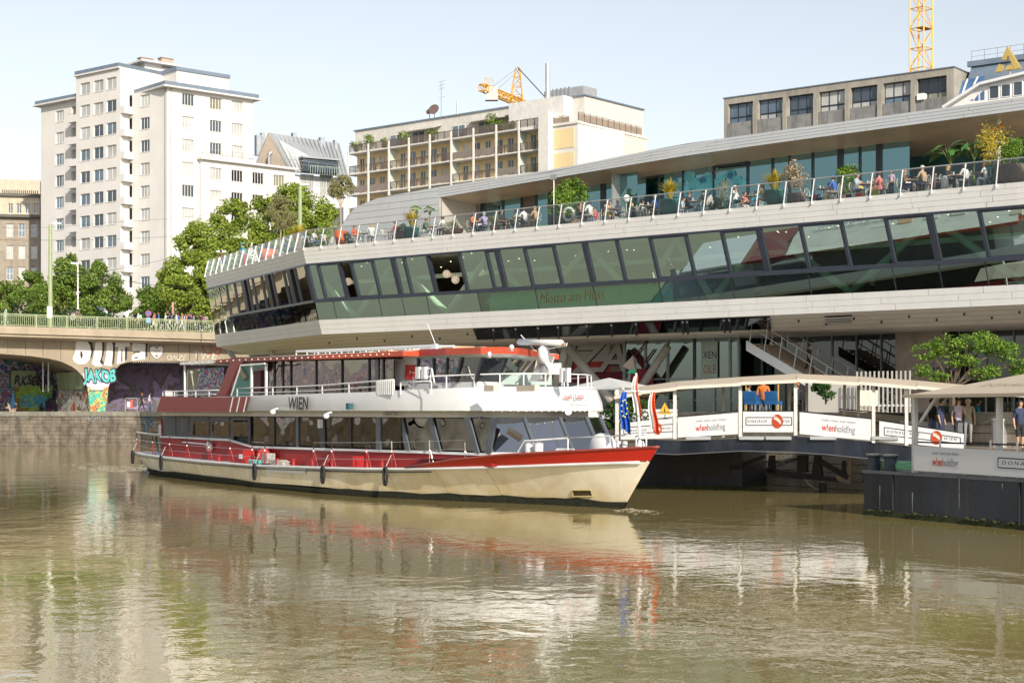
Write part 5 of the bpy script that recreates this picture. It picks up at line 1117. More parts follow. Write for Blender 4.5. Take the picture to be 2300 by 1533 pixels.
def person(label, pose, loc, face, shirt='white', legs='jeans', hair='brown', skin=0, bare=False, long=False, hat=None, glasses=False, scale=1., group=None, bag=None, skirt=False):
    mb, J = body(pose)
    if pose not in BM:
        me = mb.mesh('body_'+pose, [SK[0]]*5, True); me.polygons.foreach_set('material_index', mb.m); BM[pose] = me
    o = link('person', BM[pose], None, loc, face, scale); tag(o, label, 'person', group)
    lm = cloth(C_[legs]); sk = SK[skin]
    for i, m in enumerate((sk, cloth(C_[shirt]), lm, cloth((.1, .08, .07)), sk if bare else lm)): o.material_slots[i].link = 'OBJECT'; o.material_slots[i].material = m
    k = (pose, hair, long)
    if k not in HM:
        h = J['hd'][0]; m = MB(); vs = MB()
        m.lathe([(.085, -.06), (.112, 0), (.112, .045), (.095, .09), (.05, .122), (.01, .128)], h+Vector((-.018, 0, .0)), 10)
        if long: m.lathe([(.05, -.3), (.09, -.24), (.11, -.1), (.105, .02), (.06, .06)], h+Vector((-.055, 0, 0)), 9, 0, .62, 1)
        m.v = [(min(p[0], h.x+.045) if p[2] < h.z+.06 else p[0], p[1], p[2]) for p in m.v]
        HM[k] = m.mesh('hair', HAIR[hair], True)
    if hat != 'full': link('hair', HM[k], o)
    if hat:
        h = J['hd'][0]; hm = MB().lathe([(.115, .05), (.112, .09), (.07, .14), (.01, .145)], h+Vector((-.01, 0, 0)), 10)
        hm.prism([h+Vector(q) for q in ((.07, -.08, .055), (.2, -.05, .045), (.2, .05, .045), (.07, .08, .055))], (0, 0, .01)); hm.build('cap', cloth(C_[hat]), o, True)
    if glasses:
        h = J['hd'][0]; g = MB()
        for s in (-1, 1): g.box(h.x+.088, h.x+.1, h.y+s*.035-.027, h.y+s*.035+.027, h.z+.0, h.z+.036)
        g.box(h.x-.02, h.x+.09, h.y-.103, h.y-.099, h.z+.02, h.z+.028); g.box(h.x-.02, h.x+.09, h.y+.099, h.y+.103, h.z+.02, h.z+.028); g.build('sunglasses', black, o)
    if skirt:
        if pose.startswith('sit'): MB().lathe([(.01, 0), (.2, .01), (.2, .12), (.14, .2)], (.0, 0, .42), 10, 0, 1.1, 1).prism([(.0, -.2, .40), (.5, -.2, .36), (.5, -.2, .6), (0, -.17, .62)], (0, .4, 0)).build('skirt', lm, o, False)
        else: MB().lathe([(.3, 0), (.2, .5), (.15, .65)], (.02, 0, .42), 12, 0, .8, 1).build('skirt', lm, o, True)
    if bag: MB().prism([(-.32, -.13, 1.0), (-.16, -.13, 1.0), (-.14, -.13, 1.42), (-.28, -.13, 1.42)], (0, .26, 0)).build('rucksack', cloth(C_[bag]), o)
    return o
cw = M('chair_white', (.62, .6, .55), .5); tt_ = M('table_top', (.4, .32, .25), .5, var=.1)
def mk_chair():
    r = thing('bistro_chair', '', 'chair')
    MB().lathe([(.01, -.012), (.2, -.012), (.205, .012), (.01, .014)], (0, 0, .46), 12).build('seat', cw, r)
    lg_ = MB().tube([(.14, 0, .45), (.17, 0, .2), (.21, 0, 0)], .014, 5).mesh('leg', cw)
    for k in range(4): link('leg', lg_, r, None, math.pi/4+k*math.pi/2)
    b = MB(); A = [(-.17, -.17+.0, .46), (-.2, -.19, .65), (-.21, -.14, .83), (-.22, 0, .9), (-.21, .14, .83), (-.2, .19, .65), (-.17, .17, .46)]
    b.tube(A, .014, 5); b.tube([(-.18, -.08, .47), (-.2, -.02, .6), (-.2, .09, .72), (-.2, 0, .8), (-.2, -.09, .72), (-.2, .02, .6), (-.18, .08, .47)], .009, 4); b.build('backrest', cw, r)
    return r
def mk_armchair():
    r = thing('shell_chair', '', 'chair')
    MB().prism([(-.2, -.23, .44), (.24, -.23, .45), (.24, -.23, .47), (-.2, -.23, .46)], (0, .46, 0)).build('seat', cw, r)
    MB().prism([(-.2, -.22, .46), (-.17, -.22, .46), (-.3, -.22, .86), (-.33, -.22, .85)], (0, .44, 0)).build('backrest', cw, r)
    a = MB().tube([(-.27, 0, .68), (.1, 0, .66), (.2, 0, .46)], .014, 5).mesh('armrest', cw); link('armrest', a, r, (0, .24, 0)); link('armrest', a, r, (0, -.24, 0))
    l = MB().tube([(0, 0, .45), (.05, .03, 0)], .013, 5).mesh('leg', cw)
    for x, y, s in ((.2, .2, 0), (-.2, .2, math.pi/2), (-.2, -.2, math.pi), (.2, -.2, -math.pi/2)): link('leg', l, r, (x, y, 0), s)
    return r
def mk_table():
    r = thing('cafe_table', '', 'table')
    MB().lathe([(.02, -.03), (.36, -.03), (.37, 0), (.02, .001)], (0, 0, .74), 16).build('table_top', tt_, r)
    MB().tube([(0, 0, .71), (0, 0, .05)], .035, 8).build('pedestal', midgrey, r); MB().lathe([(.24, 0), (.22, .03), (.04, .05), (.02, .05)], (0, 0, 0), 12).build('base', midgrey, r)
    return r
prot = [mk_chair(), mk_armchair(), mk_table()]; used = [0, 0, 0]
gmesh = MB().lathe([(.025, 0), (.035, .1), (.03, .1), (.01, .02)], (0, 0, 0), 7).mesh('glass', M('drink_amber', (.45, .25, .08), .2)); gmesh2 = MB().lathe([(.03, 0), (.04, .14), (.03, .16), (.01, .16)], (0, 0, 0), 7).mesh('carafe', M('carafe_white', (.6, .6, .58), .3))
def put(kind, label, x, y, rot, group):
    o = prot[kind] if not used[kind] else copy_tree(prot[kind]); used[kind] = 1; v = FS.w(x, y, zT); o.location = v; o.rotation_euler = (0, 0, FS.a+rot); o['label'] = label; o['group'] = group; return o
def TX(px, y): return FS.X(px, y)
def sitter(label, px, y, rot, chair=0, clabel=None, **k):
    x = TX(px, y); pose = k.pop('pose', 'sit_fwd')
    person(label, pose, FS.w(x, y, zT), FS.a+rot, group='guests on the roof terrace', **k)
    put(chair, clabel or ' '.join(('white chair of the '+label.replace('seated ', '').replace(' on the terrace', '').replace(' and ', ' ').replace(' with ', ' ')).split()[:15]), x-.03*math.cos(rot), y, rot, 'white chairs on the roof terrace')
def table(px, y, label, things=2):
    x = TX(px, y); put(2, label, x, y, 0, 'round tables on the roof terrace')
    for k in range(things):
        a = rnd.random()*6; v = FS.w(x+.18*math.cos(a), y+.18*math.sin(a), zT+.742); tag(link('glass' if k % 2 else 'carafe', gmesh if k % 2 else gmesh2, None, v), ' '.join((['pale carafe', 'small drink glass', 'second carafe'][k]+' on the '+label).split()[:15]), 'glass' if k % 2 else 'carafe', 'drinks on the terrace tables')
R0, L0 = 0., math.pi
Pd = lambda deg: math.radians(deg)
N_ = 'guest '
sitter('guest in a white top and jeans seated near the prow on the terrace', 702, 1.2, Pd(20), shirt='white', legs='jeans', hair='brown', long=True)
sitter('dark haired guest with her back to the prow corner on the terrace', 684, 1.8, Pd(-30), shirt='lblue', legs='grey', hair='dark')
table(733, 1.5, 'round table in front of the guest in white near the prow')
put(1, 'empty white chair right of the prow corner table', TX(722, .9), .9, Pd(160), 'white chairs on the roof terrace'); put(1, 'empty white chair left of the tall orange planter', TX(742, 2.2), 2.2, L0, 'white chairs on the roof terrace')
sitter('red haired guest in an orange top and white trousers with sunglasses on the terrace', 800, 1.2, Pd(8), pose='sit_back', shirt='redorange', legs='white', hair='red', long=True, glasses=True)
table(816, 1.2, 'round table right of the guest in white trousers')
sitter('blond guest in a white dress beside the guest in orange on the terrace', 835, 1.0, Pd(150), shirt='white', legs='white', hair='blond', long=True, bare=True)
put(1, 'empty white chair with a dark jacket left of the guest in the red shirt', TX(868, 1.2), 1.2, Pd(20), 'white chairs on the roof terrace'); table(873, 1.6, 'round table left of the guest in the red shirt')
sitter('guest in a red shirt and dark cap on the terrace', 893, 1.4, Pd(190), shirt='red', legs='grey', hair='dark', hat='navy')
sitter('guest in a green top with sunglasses behind the spiky plant on the terrace', 953, 1.2, Pd(15), shirt='green', legs='white', hair='red', glasses=True, skin=1)
table(972, 1.2, 'round table beside the guest in the green top')
sitter('guest in a white shirt leaning beside the lavender pots on the terrace', 998, 1.2, Pd(185), shirt='white', legs='black', hair='brown', glasses=True)
sitter('dark haired guest in a yellow orange top and black trousers on the terrace', 1059, 1.2, Pd(5), shirt='orange', legs='black', hair='dark', glasses=True)
table(1072, 1.3, 'round table between the guests in orange and purple')
sitter('guest in a purple shirt and white hat seen from behind on the terrace', 1090, 1.2, Pd(165), shirt='purple', legs='navy', hair='grey', hat='lblue')
sitter('guest in a khaki shirt with crossed bare legs on the terrace', 1158, 1.6, Pd(200), pose='sit_cross', shirt='khaki', legs='black', hair='dark', bare=True, glasses=True, skin=1)
sitter('guest stretching bare legs left of the small table on the terrace', 1130, 1.2, Pd(-10), pose='sit_back', shirt='black', legs='black', hair='dark', bare=True, skin=1)
table(1163, .9, 'small round table in front of the guest in khaki')
sitter('guest in a white shirt and dark shorts seen from behind on the terrace', 1180, 1.0, Pd(175), shirt='white', legs='navy', hair='dark', bare=True)
sitter('guest with long blond hair and bare arms on the terrace', 1205, 1.0, Pd(180), shirt='tan', legs='khaki', hair='blond', long=True)
sitter('guest in a dark dotted dress beside the life ring on the terrace', 1300, 1.2, Pd(0), shirt='brown', legs='skirt', hair='dark', pose='sit_face', skirt=True)
table(1313, 1.2, 'round table right of the life ring')
sitter('guest in a plain white shirt right of the life ring on the terrace', 1327, 1.1, Pd(175), shirt='white', legs='khaki', hair='dark')
sitter('guest with sunglasses and a yellow skirt drinking on the terrace', 1362, 1.4, Pd(-15), pose='sit_face', shirt='tan', legs='yellow', hair='brown', bare=True, glasses=True, skirt=True, long=True)
table(1378, 1.1, 'round table in front of the guest with the yellow skirt')
sitter('guest in a navy top beside the wire chair on the terrace', 1392, 1.9, Pd(190), shirt='navy', legs='navy', hair='brown', long=True)
put(0, 'empty wire back chair beside the white lantern ball', TX(1398, .7), .7, Pd(60), 'white chairs on the roof terrace'); put(1, 'white chair draped with a black coat', TX(1428, .9), .9, Pd(200), 'white chairs on the roof terrace')
sitter('child in a white top with sunglasses at the small table on the terrace', 1440, 1.6, Pd(10), shirt='white', legs='white', hair='brown', scale=.85, glasses=True)
table(1452, 1.1, 'small table between the child in white and the green pot'); 
sitter('guest in a blue shirt and grey cap left of the big green pot', 1476, 1.3, Pd(180), shirt='blue', legs='brown', hair='grey', hat='lblue', bare=True)
sitter('guest in a black dress right of the big green pot on the terrace', 1543, 1.5, Pd(5), shirt='black', legs='black', hair='brown', bare=True, glasses=True)
table(1561, 1.3, 'round table right of the big green pot')
sitter('guest in a black waistcoat and white shirt on the terrace', 1584, 1.2, Pd(175), chair=1, shirt='black', legs='navy', hair='dark')
sitter('guest in a white shirt and cap with crossed legs on the terrace', 1652, 1.1, Pd(0), pose='sit_cross', shirt='white', legs='navy', hair='brown', hat='white', bare=True)
table(1686, 1.3, 'round table left of the guest in the flowered dress')
sitter('guest in a flowered dress with sunglasses on the terrace', 1717, 1.1, Pd(178), chair=1, shirt='khaki', legs='khaki', hair='red', long=True, glasses=True, bare=True)
sitter('guest in a bright blue polo shirt beside the dog on the terrace', 1876, 1.1, Pd(182), shirt='blue', legs='tan', hair='dark', hat='blue')
table(1850, 1.2, 'round table above the black dog'); put(0, 'empty wire chair left of the black dog', TX(1818, 1.6), 1.6, Pd(-20), 'white chairs on the roof terrace')
sitter('guest in a light blue shirt and jeans on the terrace', 1920, 1.1, Pd(0), shirt='lblue', legs='jeans', hair='brown')
table(1948, 1.1, 'round table between the light blue and coral guests', 3)
sitter('guest in a black top behind the table of the coral guest on the terrace', 1962, 2.4, Pd(-80), shirt='black', legs='black', hair='dark', glasses=True)
sitter('guest in a coral pink dress seen from behind on the terrace', 1980, 1.3, Pd(180), shirt='pink', legs='pink', hair='brown', skirt=True)
person('girl in a lilac blouse and black trousers standing at the railing', 'stand', FS.w(TX(2003, .9), .9, zT), FS.a+Pd(-100), 'lilac', 'black', 'dark', scale=.72, long=True, group='guests on the roof terrace')
sitter('blond guest in a brown sleeveless top with sunglasses on the terrace', 2027, 1.3, Pd(5), shirt='brown', legs='navy', hair='blond', glasses=True, skirt=True)
table(2051, 1.2, 'round table between the blond and the grey haired guest')
sitter('grey haired guest in a tan shirt seen from behind on the terrace', 2077, 1.1, Pd(170), shirt='tan', legs='navy', hair='grey', bare=True, scale=1.06)
put(1, 'white chair draped with a white cloth left of the blond guest in black', TX(2110, .8), .8, Pd(30), 'white chairs on the roof terrace')
sitter('blond guest in a long black dress on the terrace', 2124, 1.3, Pd(0), shirt='black', legs='black', hair='blond', long=True, skirt=True)
table(2148, 1.1, 'round table right of the guest in the long black dress', 3)
sitter('guest in a white top and striped trousers seen from behind on the terrace', 2172, 1.2, Pd(172), shirt='white', legs='grey', hair='brown', long=True, hat='black')
sitter('guest in a white shirt with red hair at the right end of the terrace', 2216, 1.0, Pd(185), shirt='white', legs='white', hair='red', scale=.9)
table(2200, 1.0, 'low table left of the red haired guest in white')
put(0, 'empty wire chair at the far right edge of the terrace', TX(2296, 1.0), 1., Pd(190), 'white chairs on the roof terrace')
for px, y, rot_, sh_, lg_, hr__, lb in ((1072, 3.2, 0, 'white', 'navy', 'dark', 'guest in white in the second row behind the orange and purple pair'), (1340, 3.2, 180, 'red', 'jeans', 'brown', 'guest in red in the second row behind the plain white shirt'), (1415, 3.4, 0, 'white', 'black', 'blond', 'blond guest in white behind the oval lantern'), (1530, 3.2, 10, 'lblue', 'navy', 'dark', 'guest in light blue behind the grass in the green pot'), (1600, 3.4, 180, 'white', 'black', 'grey', 'grey haired guest in white behind the waistcoat guest'), (1668, 3.3, 0, 'pink', 'white', 'brown', 'guest in pink in the second row behind the crossed legs'), (1702, 3.4, 180, 'teal', 'navy', 'dark', 'guest in teal in the second row left of the flowered dress'), (1858, 3.2, 0, 'white', 'tan', 'dark', 'guest in white in the second row behind the blue polo'), (1938, 3.6, 180, 'yellow', 'jeans', 'blond', 'blond guest in yellow behind the light blue guest'), (2044, 3.3, 180, 'white', 'grey', 'dark', 'dark haired guest in white behind the brown sleeveless top'), (2094, 3.2, 0, 'red', 'black', 'brown', 'guest in red in the second row behind the tan shirt'), (2140, 3.4, 180, 'lblue', 'white', 'grey', 'grey haired guest in light blue below the banana leaves')):
    sitter(lb, px, y, Pd(rot_), shirt=sh_, legs=lg_, hair=hr__)
def prowpt(u, off, z=None): v = K(0)+(TIP-K(0))*u+nn*off; return FS.w(v.x, v.y, zT)
person('person in a turquoise shirt, red trousers and cap at the prow railing', 'lean', prowpt(.66, .8), FS.a+pa-math.pi/2, 'teal', 'red', 'dark', hat='teal', group='guests on the roof terrace')
person('person in dark clothes leaning on the railing at the very tip of the prow', 'lean', prowpt(.9, .8), FS.a+pa-math.pi/2, 'brown', 'black', 'dark', group='guests on the roof terrace')
x = .3
o = person('guest in white seated far back near the first olive tree', 'sit_fwd', prowpt(.38, 2.6), FS.a+1., 'white', 'white', 'red', long=True, group='guests on the roof terrace')
d = thing('dog', 'small black dog with a red harness standing at the terrace edge', 'dog', FS.w(TX(1828, .8), .8, zT), FS.a+Pd(5))
def dogmesh():
    J = [(-.28, 0, .36, .07), (-.1, 0, .36, .085), (.12, 0, .37, .1), (.24, 0, .43, .065), (.33, 0, .5, .06), (.43, 0, .47, .035), (-.4, 0, .42, .025), (-.5, 0, .5, .015)]
    legs = []; E = [(0, 1), (1, 2), (2, 3), (3, 4), (4, 5), (0, 6), (6, 7)]
    for s in (-1, 1):
        i = len(J); J += [(.15, s*.07, .26, .04), (.14, s*.07, .14, .025), (.15, s*.07, .03, .022), (.2, s*.07, .02, .022)]; E += [(2, i), (i, i+1), (i+1, i+2), (i+2, i+3)]
        i = len(J); J += [(-.24, s*.07, .26, .05), (-.2, s*.07, .2, .035), (-.31, s*.07, .13, .02), (-.3, s*.07, .03, .02), (-.25, s*.07, .02, .02)]; E += [(0, i), (i, i+1), (i+1, i+2), (i+2, i+3), (i+3, i+4)]
    me = bpy.data.meshes.new('dog'); me.from_pydata([j[:3] for j in J], E, []); o = bpy.data.objects.new('d', me); COL.objects.link(o); o.modifiers.new('s', 'SKIN'); u = o.modifiers.new('u', 'SUBSURF'); u.levels = 1
    for i, j in enumerate(J): me.skin_vertices[0].data[i].radius = (j[3], j[3]); me.skin_vertices[0].data[i].use_root = (i == 1)
    m = bpy.data.meshes.new_from_object(o.evaluated_get(bpy.context.evaluated_depsgraph_get())); bpy.data.objects.remove(o); m.materials.clear(); m.materials.append(M('dog_black', (.02, .018, .016), .7)); m.polygons.foreach_set('use_smooth', [True]*len(m.polygons)); return m
link('body', dogmesh(), d, None, None, .8)
MB().prism([(.05, -.09, .22), (.15, -.09, .22), (.17, -.09, .4), (.07, -.09, .4)], (0, .18, 0)).build('harness', cloth(C_['red']), d)
m = MB(); 
for s in (-1, 1): m.add([(.25, s*.05, .41), (.28, s*.06, .42), (.25, s*.075, .34)], [(0, 1, 2)])
m.build('ear', M('dog_black', (.02, .018, .016)), d)
def potmesh(kind):
    if kind == 'tall': return MB().lathe([(.24, 0), (.38, .9), (.36, .9), (.3, .8)], (0, 0, 0), 16)
    if kind == 'wide': return MB().lathe([(.45, 0), (.6, .25), (.62, .75), (.57, .76), (.5, .65)], (0, 0, 0), 16)
    if kind == 'bell': return MB().lathe([(.28, 0), (.42, .3), (.47, .66), (.54, .72), (.54, .78), (.42, .78), (.4, .68)], (0, 0, 0), 16)
    if kind == 'basket': return MB().lathe([(.33, 0), (.4, .2), (.37, .4), (.4, .5), (.36, .5), (.3, .4)], (0, 0, 0), 14)
    return MB().lathe([(.2, 0), (.3, .32), (.27, .32), (.2, .28)], (0, 0, 0), 12)
org = M('pot_orange', (.55, .11, .02), .45); grn = M('pot_green', (.04, .16, .12), .3, var=.15, scale=3); wick = M('wicker', (.16, .12, .085), .85, var=.35, scale=12, bump=.5); terra = M('terracotta', (.35, .17, .09), .8); soil = M('soil', (.04, .03, .02), .95)
def planter(label, at_, kind, mat, sc=1.):
    p = thing('planter', label, 'planter', at_, FS.a, 'planters on the roof terrace'); MB_ = potmesh(kind); o = MB_.build('pot', mat, p, True, None, None); o.scale = (sc,)*3
    top = max(v[2] for v in MB_.v); r = {'tall': .33, 'wide': .54, 'bell': .42, 'basket': .33}.get(kind, .24); s_ = MB().lathe([(.01, 0), (r, 0), (r, .01), (.01, .012)], (0, 0, (top-.1)), 10).build('soil', soil, p); s_.scale = (sc,)*3
    return (top-.1)*sc
def plant(label, at_, zb, kind, mat, r=.5, h=.6, n=700, size=.09, cat='plant', name='plant'):
    at_ = Vector(at_)+Vector((0, 0, zb)); p = thing(name, label, cat, at_, rnd.random()*6, 'plants on the roof terrace'); rr = np.random.default_rng(int(abs(at_.x*100)) % 9999)
    if kind == 'spiky':
        m = MB()
        for i in range(n):
            a = rnd.random()*6.28; t = rnd.random()**.7; L = h*rnd.uniform(.7, 1.15); d_ = Vector((math.cos(a), math.sin(a), 0)); s_ = Vector((-math.sin(a), math.cos(a), 0))*size
            p1 = d_*r*t*.35+Vector((0, 0, L*.55)); p2 = d_*r*t*1.0+Vector((0, 0, L*(1.05-.35*t))); m.add([-s_*.5, s_*.5, p1+s_*.6, p1-s_*.6, p2], [(0, 1, 2, 3), (3, 2, 4)])
        m.build('leaf_tuft', mat, p)
    else:
        if kind == 'olive': bl = [(np.array([0, 0, h]), np.array([r, r, r*.95])), (np.array([.2*r, 0, h+.35*r]), np.array([r*.7]*3)), (np.array([-.45*r, .1, h-.2*r]), np.array([r*.6]*3))]
        else: bl = [(np.array([0, 0, h*.5]), np.array([r, r, h*.55])), (np.array([.35*r, .1, h*.75]), np.array([r*.6, r*.6, h*.4]))]
        link('foliage', quadmesh('foliage', leaves(rr, bl, n, size), mat), p)
        m = MB(); hh = h if kind == 'olive' else h*.5
        m.tube([(0, 0, -.05), (.05, .02, hh*.35), (-.02, 0, hh*.6), (.0, 0, hh*.95)], [.05, .045, .04, .02], 6)
        for k in range(7): a = k*.9; m.tube([(0, 0, hh*.55), (r*.5*math.cos(a), r*.5*math.sin(a), hh*.95)], [.025, .008], 4)
        m.build('stem', M('olive_bark', (.35, .3, .22), .9), p)
    return p
W = lambda px, y=1.: FS.w(TX(px, y), y, zT)
q = prowpt(.45, 1.0); zb = planter('wide orange planter on the prow with an olive tree', q, 'wide', org, 1.15); 
q2 = prowpt(.40, 1.6); z2 = planter('grey pot under the left olive tree on the prow', q2, 'basket', M('pot_grey', (.2, .2, .2)), 1.1); plant('olive tree with pale round crown at the prow', q2, z2, 'olive', LO, 1.2, 2.9, 6500, .10, 'tree', 'olive_tree')
q3 = prowpt(.2, 1.4); z3 = planter('grey basket under the yellow spiky grass near the prow', q3, 'basket', wick, 1.2); plant('large yellow spiky grass plant left of the green lamp post', q3, z3, 'spiky', LY, 1.5, 1.6, 220, .09)
z4 = planter('tall tapered orange planter left of the seated guest in white trousers', W(765, 1.2), 'tall', org, 1.15); plant('olive tree growing from the tall orange planter', W(765, 1.4), z4, 'olive', LO, .9, 3.0, 5000, .10, 'tree', 'olive_tree')
plant('dark green bush right of the tall orange planter', W(784, 1.4), 0, 'bush', LD, .42, .9, 900, .07)
plant('green bush left of the prow corner table', prowpt(.06, 1.0), .0, 'bush', LD, .5, 1.1, 900, .08)
for px, y, pk, pm2, psc, pl, kind, mat, r, h, n, size, ll in (
 (925, 1.1, 'bell', grn, 1.0, 'green glazed pot under yellow spiky leaves left of the green topped guest', 'spiky', LY, .85, 1.25, 150, .07, 'yellow spiky plant left of the guest in the green top'),
 (903, .9, 'basket', wick, 1.05, 'brown wicker pot right of the red shirted guest', 'bush', LD, .45, .6, 700, .07, 'small dark shrub right of the guest in the red shirt'),
 (1010, 1.2, 'low', terra, 1.0, 'clay pot holding the left lavender', 'bush', LO, .42, .7, 800, .05, 'grey green lavender in the left clay pot'),
 (1028, .8, 'low', terra, 1.3, 'wide clay pot holding the right lavender', 'bush', LO, .5, .7, 900, .05, 'grey green lavender in the wide right clay pot'),
 (1112, .9, 'low', terra, 1.2, 'clay pot beside the guest in purple', 'bush', LO, .5, .65, 800, .06, 'trailing pale shrub beside the guest in purple'),
 (1262, 1.2, 'basket', wick, 1.1, 'wicker pot under the bright green lemon bush', 'bush', LB, .85, 2.0, 2300, .12, 'bright yellow green lemon bush behind the life ring'),
 (1290, 2.6, 'basket', wick, 1.1, 'wicker pot behind the life ring', 'bush', LB, 1.0, 2.4, 1300, .16, 'loose leafy shrub with large leaves right of the lemon bush'),
 (1505, .9, 'bell', grn, 1.15, 'big green glazed pot with orange yellow grass', 'spiky', LY, .9, 1.25, 200, .06, 'orange yellow grass in the big green pot'),
 (1740, 1.0, 'bell', grn, 1.1, 'green glazed pot left of the brown basket', 'spiky', LY, 1., 1.2, 200, .06, 'yellow spiky grass left of the flowering shrub'),
 (1788, 1.1, 'basket', wick, 1.2, 'brown wicker basket under the flowering shrub', 'bush', leafmat('leaf_blossom', (.2, .2, .08), (.4, .3, .18), (.55, .4, .3)), .7, 1.7, 700, .13, 'shrub with pale pink blossoms in the wicker basket'),
 (1622, 1.3, 'low', grn, 1.0, 'small green pot left of the guest with crossed legs', 'bush', LO, .45, 1.4, 420, .09, 'thin yellowish shrub left of the guest with crossed legs'),
 (1898, 2.6, 'basket', wick, 1.1, 'wicker pot behind the guest in the blue polo', 'bush', LB, .8, 1.5, 1500, .13, 'green bush behind the guest in the blue polo'),
 (2237, 1.6, 'bell', grn, 1.25, 'dark green pot under the large yellow green shrub', 'bush', LY, 1.0, 2.2, 1500, .1, 'large airy yellow green shrub beside the right column'),
 (2268, .9, 'basket', wick, 1.9, 'very wide grey wicker planter at the right end', 'bush', LB, .7, 1.3, 1800, .1, 'bright green shrub in the very wide wicker planter')):
    zb = planter(pl, W(px, y), pk, pm2, psc); plant(ll, W(px, y), zb, kind, mat, r, h, n, size)
plant('low clipped bush between the tables right of the waistcoat guest', W(1615, 1.1), 0, 'bush', LD, .7, .75, 1400, .08)
def bigleaf(label, at_, zb, n, L, wd, mat, H):
    p = thing('large_leaf_plant', label, 'plant', Vector(at_)+Vector((0, 0, zb)), FS.a, 'plants on the roof terrace'); m = MB(); m.tube([(0, 0, 0), (0, 0, H*.6)], .04, 5); st_m = M('leaf_stalk', (.15, .2, .05), .7)
    for i in range(n):
        a = 6.28*i/n+.4; d_ = Vector((math.cos(a), math.sin(a)*.8, 0)); b0_ = Vector((0, 0, H*.55)); b1 = b0_+d_*L*.3+Vector((0, 0, H*.3+.12*(i % 3))); m.tube([b0_, b1], .02, 4); lf = MB()
        s_ = Vector((-d_.y, d_.x, 0)); pts_ = []
        for k in range(7):
            f = k/6; w_ = wd*math.sin(math.pi*min(.97, f*.9+.08)); c = b1+d_*L*f*.8+Vector((0, 0, L*(.5*f-.75*f*f))); pts_.append((c-s_*w_+Vector((0, 0, -.3*w_)), c, c+s_*w_+Vector((0, 0, -.3*w_))))
        for u, v in zip(pts_, pts_[1:]): lf.quad(u[0], v[0], v[1], u[1]); lf.quad(u[1], v[1], v[2], u[2])
        lf.build('leaf', mat, p)
    m.build('stem', st_m, p)
gl_ = M('leaf_glossy', (.05, .15, .03), .3, var=.3)
bigleaf('banana plant with broad upright leaves behind the guests at the right end', W(2135, 3.0), .5, 8, 1.3, .28, gl_, 2.0)
bigleaf('second banana plant with torn leaves left of the right column', W(2188, 2.6), .5, 9, 1.3, .26, gl_, 2.1)
bigleaf('third banana plant behind the wide wicker planter', W(2275, 3.0), .5, 8, 1.3, .26, gl_, 2.2)
bigleaf('small fig plant behind the green topped guest', W(935, 2.0), .7, 7, .45, .16, M('fig_leaf', (.14, .28, .05), .5, var=.3), 1.6)
bigleaf('small fig plant right of the guest in green', W(965, 2.4), .7, 7, .45, .16, gl_, 1.5)
for i, (px, py, lb) in enumerate(((2233, 292, 'top left red flower pot on the terrace column'), (2244, 290, 'top middle red flower pot on the terrace column'), (2251, 284, 'top right red flower pot on the terrace column'), (2244, 303, 'second row red flower pot on the terrace column'), (2234, 311, 'third red flower pot left of the terrace column'), (2235, 328, 'lowest red flower pot on the terrace column'))):
    x, z = FS.at(px, py, 4.9); p = thing('flower_pot', lb, 'flower pot', FS.w(x, 4.85, z), 0, 'red flower pots on the terrace column'); MB().lathe([(.06, -.1), (.1, .08), (.11, .1), (.05, .1)], (0, 0, 0), 10).build('pot', M('pot_red', (.5, .09, .03), .5), p); MB().lathe([(.01, .1), (.08, .1), (.05, .16), (.01, .17)], (0, 0, 0), 7).build('sprout', gl_, p)
t = thing('life_ring', 'white life ring hanging inside the terrace railing', 'life ring', FS.w(TX(1277, .75), .75, zT+.62), FS.a); R_ = .36; m = MB()
cc = [(R_*math.cos(k*math.pi/8), 0, R_*math.sin(k*math.pi/8)) for k in range(17)]; m.tube(cc, .085, 8, cap=False); m.build('ring', M('ring_white', (.62, .64, .6), .5), t, True); m = MB()
for k in (2, 6, 10, 14): c = Vector(cc[k]); m.lathe([(.1, -.04), (.1, .04)], (c.x, 0, c.z), 8)
m.build('band', midgrey, t)
t = thing('paper_lantern', 'white oval lantern on a stick above the wire back chair', 'lantern', FS.w(TX(1407, 1.0), 1., zT), FS.a); MB().tube([(0, 0, 0), (0, 0, 1.05)], .02, 5).build('stick', cw, t); MB().ball((0, 0, 1.22), .2, 10, 0, 1.2).build('shade', M('lantern_white', (.6, .62, .6), .6), t, True)
t = thing('sign_pole', 'thin pole with a small grey plate at the terrace edge', 'sign', FS.w(TX(1244, .3), .3, zT), FS.a); h = FS.at(1244, 392, .3)[1]-zT; MB().tube([(0, 0, -.1), (0, 0, h)], .03, 6).build('pole', white, t); MB().box(-.22, .22, -.06, -.02, h-.28, h).build('plate', midgrey, t)
for px, y, c, lb in ((1928, .6, 'red', 'red handbag on the terrace floor beside the light blue guest'), (1937, .7, 'tan', 'tan paper bag on the floor beside the red handbag'), (1966, .6, 'green', 'lime green shopping bag hanging at the railing'), (1906, .7, 'black', 'dark bag on the floor at the feet of the light blue guest'), (1840, .8, 'black', 'small black bag on the floor right of the dog')):
    b_ = thing('bag', lb, 'bag', FS.w(TX(px, y), y, zT), FS.a, 'bags on the terrace floor'); col = cloth((.3, .42, .04)) if c == 'green' else cloth(C_[c]); s_ = 1.5 if c == 'green' else 1
    MB().prism([(-.16, -.07, 0), (.16, -.07, 0), (.13, -.05, .26*s_), (-.13, -.05, .26*s_)], (0, .13, 0)).build('bag_body', col, b_); MB().tube([(-.09, 0, .25*s_), (-.05, 0, .4*s_), (.05, 0, .4*s_), (.09, 0, .25*s_)], .012, 4).build('handle', col, b_)
